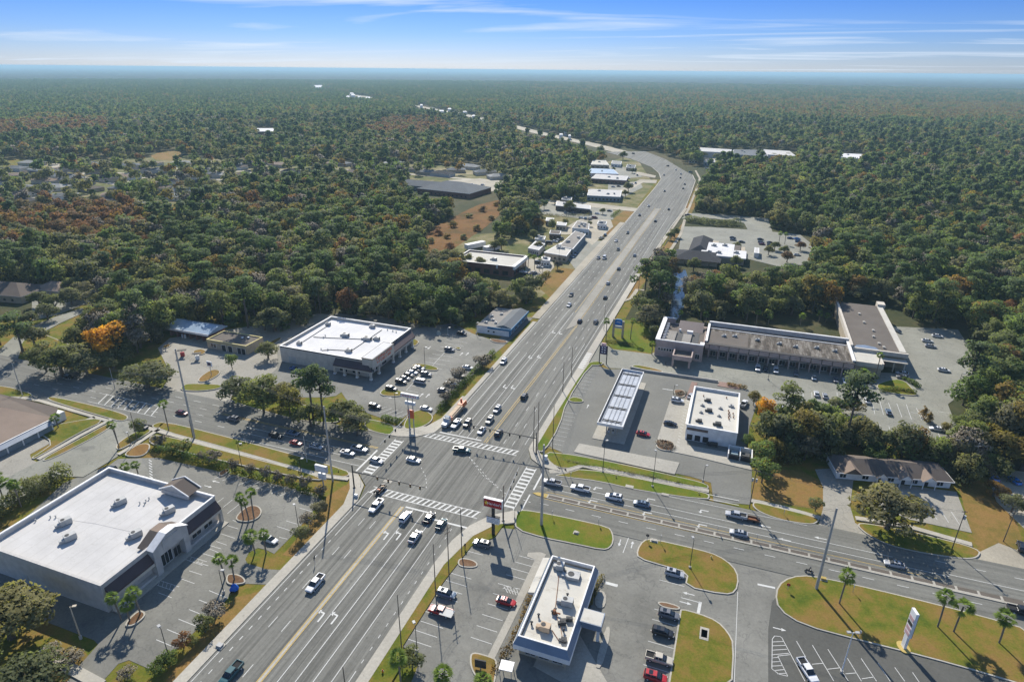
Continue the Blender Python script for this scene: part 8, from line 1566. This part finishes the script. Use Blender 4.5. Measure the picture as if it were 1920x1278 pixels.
# ------------------------------------------------------------------ the woods
POLY = lambda *a: list(a)
CLEAR = [[(-900, 1700), (-900, 700), (0, 662), (0, 650), (50, 615), (60, 555), (90, 540), (175, 545), (190, 565), (165, 600), (180, 640), (230, 672), (290, 655), (318, 632), (400, 622), (480, 618), (520, 634), (560, 614), (620, 590), (700, 598), (790, 614), (870, 616), (893, 600), (960, 575), (1012, 584), (1040, 545), (1002, 535), (984, 514), (984, 508), (860, 514), (858, 470), (880, 450), (945, 450), (1000, 440), (1000, 428), (1050, 408), (990, 402), (1012, 375), (1088, 378), (1098, 372), (1098, 318), (1165, 316), (1190, 300), (1200, 290), (1150, 280), (1165, 275), (1240, 290), (1300, 312), (1345, 312), (1350, 325), (1322, 330), (1318, 350), (1298, 400), (1345, 402), (1445, 410), (1450, 432), (1530, 442), (1535, 470), (1500, 500), (1440, 495), (1400, 488), (1270, 494), (1240, 505), (1215, 530), (1182, 560), (1160, 575), (1150, 600), (1200, 610), (1226, 640), (1230, 598), (1330, 604), (1430, 606), (1500, 590), (1556, 600), (1562, 564), (1672, 568), (1710, 606), (1800, 612), (1850, 680), (1835, 735), (1795, 765), (1812, 850), (1750, 862), (1600, 830), (1500, 800), (1430, 850), (1410, 905), (1540, 895), (1555, 840), (1800, 880), (1840, 860), (2400, 960), (2600, 1700)],
    [(1258, 512), (1290, 508), (1290, 550), (1286, 575), (1280, 600), (1248, 600), (1256, 560), (1262, 540)], [(785, 475), (805, 430), (880, 392), (895, 385), (770, 365), (735, 340), (820, 325), (900, 330), (1010, 345), (950, 360), (935, 380), (955, 392), (905, 430), (860, 462), (820, 488)],
    [(283, 300), (285, 284), (340, 282), (342, 300)], [(5, 317), (5, 300), (45, 296), (58, 305), (55, 318)], [(476, 250), (476, 240), (516, 240), (518, 252)], [(1305, 300), (1305, 280), (1500, 282), (1500, 303), (1420, 318), (1345, 315)], [(1570, 300), (1575, 288), (1625, 288), (1620, 300)]]
SEE = [[(858, 510), (856, 468), (878, 462), (884, 446), (948, 456), (990, 476), (1000, 500), (984, 512)], [(990, 500), (990, 455), (1040, 440), (1075, 412), (1150, 412), (1120, 450), (1075, 500), (1030, 520)], [(1000, 408), (1025, 376), (1098, 378), (1098, 350), (1105, 322), (1095, 300), (1200, 300), (1225, 345), (1170, 405), (1090, 405), (1050, 410)],
    [(765, 362), (765, 336), (830, 322), (910, 340), (900, 374), (830, 364)], [(1258, 492), (1285, 425), (1420, 430), (1510, 445), (1530, 470), (1480, 490), (1400, 492)], [(1278, 425), (1278, 402), (1440, 410), (1440, 425)], [(1262, 525), (1290, 510), (1290, 535), (1262, 545)], [(1264, 545), (1285, 555), (1280, 598), (1252, 600)],
    [(800, 470), (810, 432), (880, 395), (935, 378), (950, 386), (900, 428), (855, 458)], [(1312, 290), (1312, 277), (1495, 281), (1495, 292), (1380, 296)], [(1576, 298), (1576, 288), (1622, 288), (1622, 298)], [(476, 250), (480, 238), (516, 239), (518, 250)], [(285, 298), (288, 284), (338, 283), (340, 296)], [(8, 315), (8, 302), (50, 300), (52, 312)],
    [(965, 236), (1000, 239), (1110, 264), (1200, 286), (1300, 312), (1330, 330), (1300, 345), (1180, 298), (1100, 272), (1050, 262), (1000, 252), (965, 243)], [(770, 197), (800, 197), (915, 222), (905, 228), (860, 215), (770, 201)], [(645, 176), (705, 182), (705, 187), (645, 180)], [(585, 159), (608, 159), (608, 165), (585, 165)],
    [(-50, 545), (40, 525), (90, 545), (180, 545), (180, 580), (80, 600), (-50, 570)], [(312, 640), (320, 594), (420, 604), (490, 630), (490, 650)], [(520, 650), (620, 588), (775, 612), (775, 640)], [(890, 612), (935, 574), (1000, 576), (990, 610), (955, 630)], [(1222, 640), (1245, 592), (1345, 606), (1600, 635), (1560, 565), (1660, 572), (1700, 610), (1700, 660)]]
SUB = [(-400, 310), (150, 300), (330, 292), (640, 303), (900, 310), (1000, 328), (900, 343), (760, 332), (640, 345), (480, 352), (400, 385), (330, 412), (200, 420), (0, 425), (-400, 430)]
RUST = [[(-60, 408), (60, 388), (180, 392), (275, 402), (285, 440), (270, 462), (200, 470), (0, 490), (-60, 500)], [(-20, 238), (120, 215), (215, 238), (210, 255), (60, 262), (-20, 268)], [(690, 250), (720, 232), (800, 226), (845, 245), (830, 262), (700, 262)], [(780, 480), (800, 440), (860, 470), (840, 500)], [(1330, 205), (1500, 190), (1960, 200), (1960, 235), (1500, 225)]]
farpts = np.array([G(x, y)[:2] for x, y in far_px])
hp = np.array([G(x, y)[:2] for x, y in HOUSES])
def gen(r0, r1, sp, g):
    n = int(r1 / sp) + 2; ii, jj = np.meshgrid(np.arange(-n, n), np.arange(0 if r0 > 900 else -20, n), indexing='ij')
    x = (ii + g.uniform(-.42, .42, ii.shape)).ravel() * sp; y = (jj + g.uniform(-.42, .42, jj.shape)).ravel() * sp
    d = np.hypot(x, y); a = np.degrees(np.arctan2(y, x)) - 109.5; k = (d >= r0) & (d < r1) & (np.abs((a + 180) % 360 - 180) < 43.5); x, y = x[k], y[k]
    px_, py_ = PXV(x, y); ok = np.ones(len(x), bool)
    for P_ in CLEAR: ok &= ~inpoly(px_, py_, P_)
    for z_ in (5, 10, 15):
        qx, qy = PXV(x, y, z_)
        for P_ in SEE: ok &= ~inpoly(qx, qy, P_)
    ok &= ~((x > -99) & (x < -41) & (y < 820)); s = inpoly(px_, py_, SUB); ok &= ~(s & (g.random(len(x)) > .27))
    for q_, rr_ in ((farpts, 18 if r0 < 1600 else 26),):
        for a_, b_ in zip(q_, q_[1:]):
            ab = b_ - a_; t_ = np.clip(((x - a_[0]) * ab[0] + (y - a_[1]) * ab[1]) / (ab @ ab), 0, 1); ok &= np.hypot(x - a_[0] - ab[0] * t_, y - a_[1] - ab[1] * t_) > rr_
    cu = np.array(left[11:] ), np.array(right[15:])
    for q_ in cu:
        for a_, b_ in zip(q_, q_[1:]):
            ab = b_ - a_; t_ = np.clip(((x - a_[0]) * ab[0] + (y - a_[1]) * ab[1]) / (ab @ ab), 0, 1); ok &= np.hypot(x - a_[0] - ab[0] * t_, y - a_[1] - ab[1] * t_) > 17
    if r0 < 1600:
        for h_ in hp: ok &= np.hypot(x - h_[0], y - h_[1]) > 11
    return x[ok], y[ok], px_[ok], py_[ok]
def PXV(x, y, z=0):
    w = z - H; zc_ = x * FW[0] + y * FW[1] + w * FW[2]; return CX + F * (x * RT[0] + y * RT[1] + w * RT[2]) / zc_, CY - F * (x * UP[0] + y * UP[1] + w * UP[2]) / zc_
def patch(x, y, s, ph):
    return np.sin(x / s + ph + 1.7 * np.sin(y / s * .7 + ph)) * np.cos(y / s * 1.3 - ph + 1.3 * np.sin(x / s * .6))
g = np.random.default_rng(21)
KINDS = ['wood_oak', 'wood_green', 'wood_amber', 'pine', 'cone_rust', 'oak_oak', 'cone_green', 'bare', 'orange']
def choose(x, y, px_, py_, g):
    """kind index for every tree"""
    n = len(x); u = g.random(n); k = np.zeros(n, int); pt = patch(x, y, 70, 0.5); p2 = patch(x, y, 45, 2.0)
    green = .16 + (px_ > 1000) * .14 + (pt > .3) * .25; amb = .07 + .12 * (p2 > .45); rust = .02 + .06 * (patch(x, y, 120, 4.0) > .7) + (py_ < 230) * (px_ > 1250) * .3
    pine = .12 + .16 * (p2 < -.45); bare = .06
    c1 = green; c2 = c1 + amb; c3 = c2 + pine; c4 = c3 + rust; c5 = c4 + bare; c6 = c5 + .22; c7 = c6
    k = np.select([u < c1, u < c2, u < c3, u < c4, u < c5, u < c6, u < c7], [1, 2, 3, 4, 7, 5, 8], 0)
    for P_ in RUST: i = inpoly(px_, py_, P_) & (g.random(n) < .8); k[i] = np.where(g.random(i.sum()) < .8, 4, 2)
    return k
def spec(k):
    return {0: ('wood', 'leaf_oak'), 1: ('wood', 'leaf_green'), 2: ('wood', 'leaf_amber'), 3: ('pine', 'leaf_pine'), 4: ('wood', 'leaf_rust'), 5: ('oak', 'leaf_oak'), 6: ('cone', 'leaf_green'), 7: ('wood', 'leaf_bare'), 8: ('wood', 'leaf_orange')}[k]
X1 = gen(200, 720, 8.3, g); X2 = gen(720, 1700, 10.6, g); X3 = gen(1700, 6500, 34, g)
k1 = choose(*X1, g); order = np.argsort(np.hypot(X1[0], X1[1])); cnt = {}; used = np.zeros(len(order), bool)
WHERE = lambda x, y: ('woods behind the cream store', 'woods left of the car wash')[x < 300] if x < 1040 else ('woods around the pond and behind the strip mall' if x < 1560 and y > 480 else ('woods along the right edge' if x > 1500 else 'woods beyond the lakeside restaurant'))
CATN = {0: ('woodland_tree', 'tree', 'olive green tree'), 1: ('woodland_tree', 'tree', 'bright green tree'), 2: ('woodland_tree', 'tree', 'amber tinged tree'), 3: ('pine_tree', 'pine tree', 'dark green pine'), 4: ('cypress_tree', 'cypress', 'rust brown cypress'), 5: ('oak_tree', 'oak tree', 'broad grey green oak'), 7: ('bare_tree', 'bare tree', 'pale half bare tree'), 8: ('maple_tree', 'maple', 'bright orange tree')}
LIM = {'tree': 225, 'pine tree': 170, 'cypress': 70, 'oak tree': 150, 'bare tree': 60, 'maple': 8}
for i in order:
    k = int(k1[i]); nm, cat, lab = CATN[k]
    if cnt.get(cat, 0) >= LIM[cat]: continue
    cnt[cat] = cnt.get(cat, 0) + 1; used[i] = True; nb = 1.15 if X1[3][i] > 500 else 1.0; kd, lf = spec(k); s = nb * g.uniform(.8, 1.38) * (1.0 if kd != 'oak' else .88); wh = WHERE(X1[2][i], X1[3][i])
    tree(kd, int(g.integers(4)), lf, (X1[0][i], X1[1][i]), s, f'{lab} standing in the {wh}', cat, f'{lab}s in the {wh}', nm, sz=s * g.uniform(.8, .98), parts=cnt[cat] <= 60)
# lighter copies for everything farther away, scattered as one mass
protos = bpy.data.collections.new('forest_kinds')
def lowpoly(kind, leaf, var, n, size):
    g_ = np.random.default_rng(100 + var + sum(map(ord, kind))); L = lobes_for(kind, g_); return leaf_quads(L, n, size, g_, fill=.2)
pid = {}; idx = 0
for lod, (nq, sz_) in enumerate(((620, 1.05), (230, 1.7))):
    for k in (0, 1, 2, 3, 4, 5, 7, 8):
        kd, lf = spec(k)
        for v in range(2 if k in (0, 1, 3, 4, 5) else 1):
            o = bpy.data.objects.new(f'a{idx:03d}', quadmesh(f'kind{idx:03d}', lowpoly(kd, lf, v, nq, sz_), lf)); protos.objects.link(o); pid.setdefault((lod, k), []).append(idx); idx += 1
for v in range(2): o = bpy.data.objects.new(f'a{idx:03d}', quadmesh(f'kind{idx:03d}', lowpoly('bush', ['leaf_green', 'leaf_oak'][v], v, 380, 1.1), ['leaf_green', 'leaf_oak'][v])); protos.objects.link(o); pid.setdefault(('b',), []).append(idx); idx += 1
for c, mix in enumerate([(0, 5, 3, 0, 1), (0, 3, 5, 1, 1), (4, 0, 4, 7, 2), (0, 2, 7, 5, 3), (3, 3, 0, 1, 5)]):   # stands of trees for the far distance
    g_ = np.random.default_rng(300 + c); o = None; me = None; Vs = []; mats_ = []; mi = []
    for a in range(4):
        for b_ in range(4):
            k = mix[int(g_.integers(5))]; kd, lf = spec(k); V = leaf_quads(lobes_for(kd, g_), 60, 3.0, g_, fill=.15); s = g_.uniform(.8, 1.1); V = V * s; V[:, 0] += (a - 1.5 + g_.uniform(-.35, .35)) * 9.5; V[:, 1] += (b_ - 1.5 + g_.uniform(-.35, .35)) * 9.5
            if lf not in mats_: mats_.append(lf)
            Vs.append(V); mi += [mats_.index(lf)] * 60
    me = quadmesh('stand', np.concatenate(Vs), mats_[0], False)
    for x in mats_[1:]: me.materials.append(MATS[x])
    me.polygons.foreach_set('material_index', mi); o = bpy.data.objects.new(f'a{idx:03d}', me); protos.objects.link(o); pid.setdefault(('s',), []).append(idx); idx += 1
PTS = []; IDX = []; SCL = []; ROT = []
def addpts(x, y, ids, s, g):
    for a, b_, i, c in zip(x, y, ids, s): PTS.append((a, b_, 0)); IDX.append(i); SCL.append(c); ROT.append(g.random() * 6.28)
m_ = ~used; addpts(X1[0][m_], X1[1][m_], [pid[(0, int(k))][int(g.integers(len(pid[(0, int(k))])))] for k in k1[m_]], g.uniform(.8, 1.4, m_.sum()), g)
XB = gen(200, 760, 8.8, g); addpts(XB[0], XB[1], [pid[('b',)][int(g.integers(2))] for _ in XB[0]], g.uniform(.6, 1.05, len(XB[0])), g)
k2 = choose(*X2, g); addpts(X2[0], X2[1], [pid[(1, int(k))][int(g.integers(len(pid[(1, int(k))])))] for k in k2], g.uniform(.85, 1.5, len(k2)), g)
rz_ = np.zeros(len(X3[0]), int)
pt3 = patch(X3[0], X3[1], 260, 1.0); rz_ = np.where(pt3 > .75, 2, g.integers(0, 5, len(pt3))); br = (X3[3] < 232) & (X3[2] > 1000) & (g.random(len(pt3)) < .45); rz_[br] = 2
rz_[(rz_ == 2) & (X3[2] < 900) & (g.random(len(pt3)) < .5)] = 0
for P_ in RUST: i = inpoly(X3[2], X3[3], P_) & (g.random(len(pt3)) < .75); rz_[i] = 2
addpts(X3[0], X3[1], [pid[('s',)][int(k)] for k in rz_], g.uniform(.95, 1.15, len(rz_)), g)
me = bpy.data.meshes.new('forest'); me.from_pydata(PTS, [], []); me.update()
for n_, ty, d in (('kind_id', 'INT', IDX), ('size', 'FLOAT', SCL), ('turn', 'FLOAT', ROT)):
    a = me.attributes.new(n_, ty, 'POINT'); a.data.foreach_set('value', d)
fo = bpy.data.objects.new('forest', me); col.objects.link(fo); fo['kind'] = 'stuff'; fo['label'] = 'mixed green, amber and rust woods stretching to the horizon'
ng = bpy.data.node_groups.new('scatter', 'GeometryNodeTree'); ng.interface.new_socket('Geometry', in_out='INPUT', socket_type='NodeSocketGeometry'); ng.interface.new_socket('Geometry', in_out='OUTPUT', socket_type='NodeSocketGeometry')
N_ = lambda t_: ng.nodes.new(t_)
gi, go, ci, ip = N_('NodeGroupInput'), N_('NodeGroupOutput'), N_('GeometryNodeCollectionInfo'), N_('GeometryNodeInstanceOnPoints')
ci.inputs['Collection'].default_value = protos; ci.inputs['Separate Children'].default_value = True; ci.inputs['Reset Children'].default_value = True
def named(n_, ty):
    a = N_('GeometryNodeInputNamedAttribute'); a.data_type = ty; a.inputs[0].default_value = n_; return a.outputs['Attribute']
cx_ = N_('ShaderNodeCombineXYZ'); ng.links.new(named('turn', 'FLOAT'), cx_.inputs[2])
ng.links.new(gi.outputs[0], ip.inputs['Points']); ng.links.new(ci.outputs[0], ip.inputs['Instance']); ip.inputs['Pick Instance'].default_value = True
ng.links.new(named('kind_id', 'INT'), ip.inputs['Instance Index']); ng.links.new(cx_.outputs[0], ip.inputs['Rotation']); ng.links.new(named('size', 'FLOAT'), ip.inputs['Scale']); ng.links.new(ip.outputs[0], go.inputs[0])
md = fo.modifiers.new('scatter', 'NODES'); md.node_group = ng
# canopy beyond the last scattered stands
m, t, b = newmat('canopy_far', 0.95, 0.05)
c = ramp(t, noise(t, .004, detail=8, rough=.7), [(.3, (.022, .032, .014)), (.5, (.03, .04, .016)), (.62, (.045, .036, .018)), (.75, (.026, .036, .014))])  # greens darkened to stand in for crowns shading one another
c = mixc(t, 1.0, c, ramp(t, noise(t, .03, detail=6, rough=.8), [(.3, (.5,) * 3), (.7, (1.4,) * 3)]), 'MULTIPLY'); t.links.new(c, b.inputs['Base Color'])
rad = 6350 * (60000 / 6350) ** np.linspace(0, 1, 110); an = np.radians(109.5 + np.linspace(-52, 52, 420)); gg = np.random.default_rng(5); VV = []
for r_ in rad:
    z = 8 + gg.random(len(an)) * 5; VV += list(zip(r_ * np.cos(an), r_ * np.sin(an), z))
ff = [(i * 420 + j, i * 420 + j + 1, (i + 1) * 420 + j + 1, (i + 1) * 420 + j) for i in range(109) for j in range(419)]
me = bpy.data.meshes.new('forest_canopy'); me.from_pydata(VV, [], ff); me.materials.append(m); me.update(); o = bpy.data.objects.new('forest_canopy', me); col.objects.link(o); o['kind'] = 'stuff'
# ------------------------------------------------------------------ the hazy air
m = bpy.data.materials.new('haze_air'); m.use_nodes = True; t = m.node_tree; t.nodes.clear()
out = t.nodes.new('ShaderNodeOutputMaterial'); pv = t.nodes.new('ShaderNodeVolumePrincipled'); pv.inputs['Color'].default_value = (0.46, 0.71, 0.87, 1); pv.inputs['Density'].default_value = 0.00009; pv.inputs['Anisotropy'].default_value = 0.1
t.links.new(pv.outputs[0], out.inputs['Volume']); MATS['haze_air'] = m
mb = MB().mat('haze_air'); mb.box(-61000, 61000, -61000, 61000, -1.0, 119.0); mb.build('haze', kind='stuff')
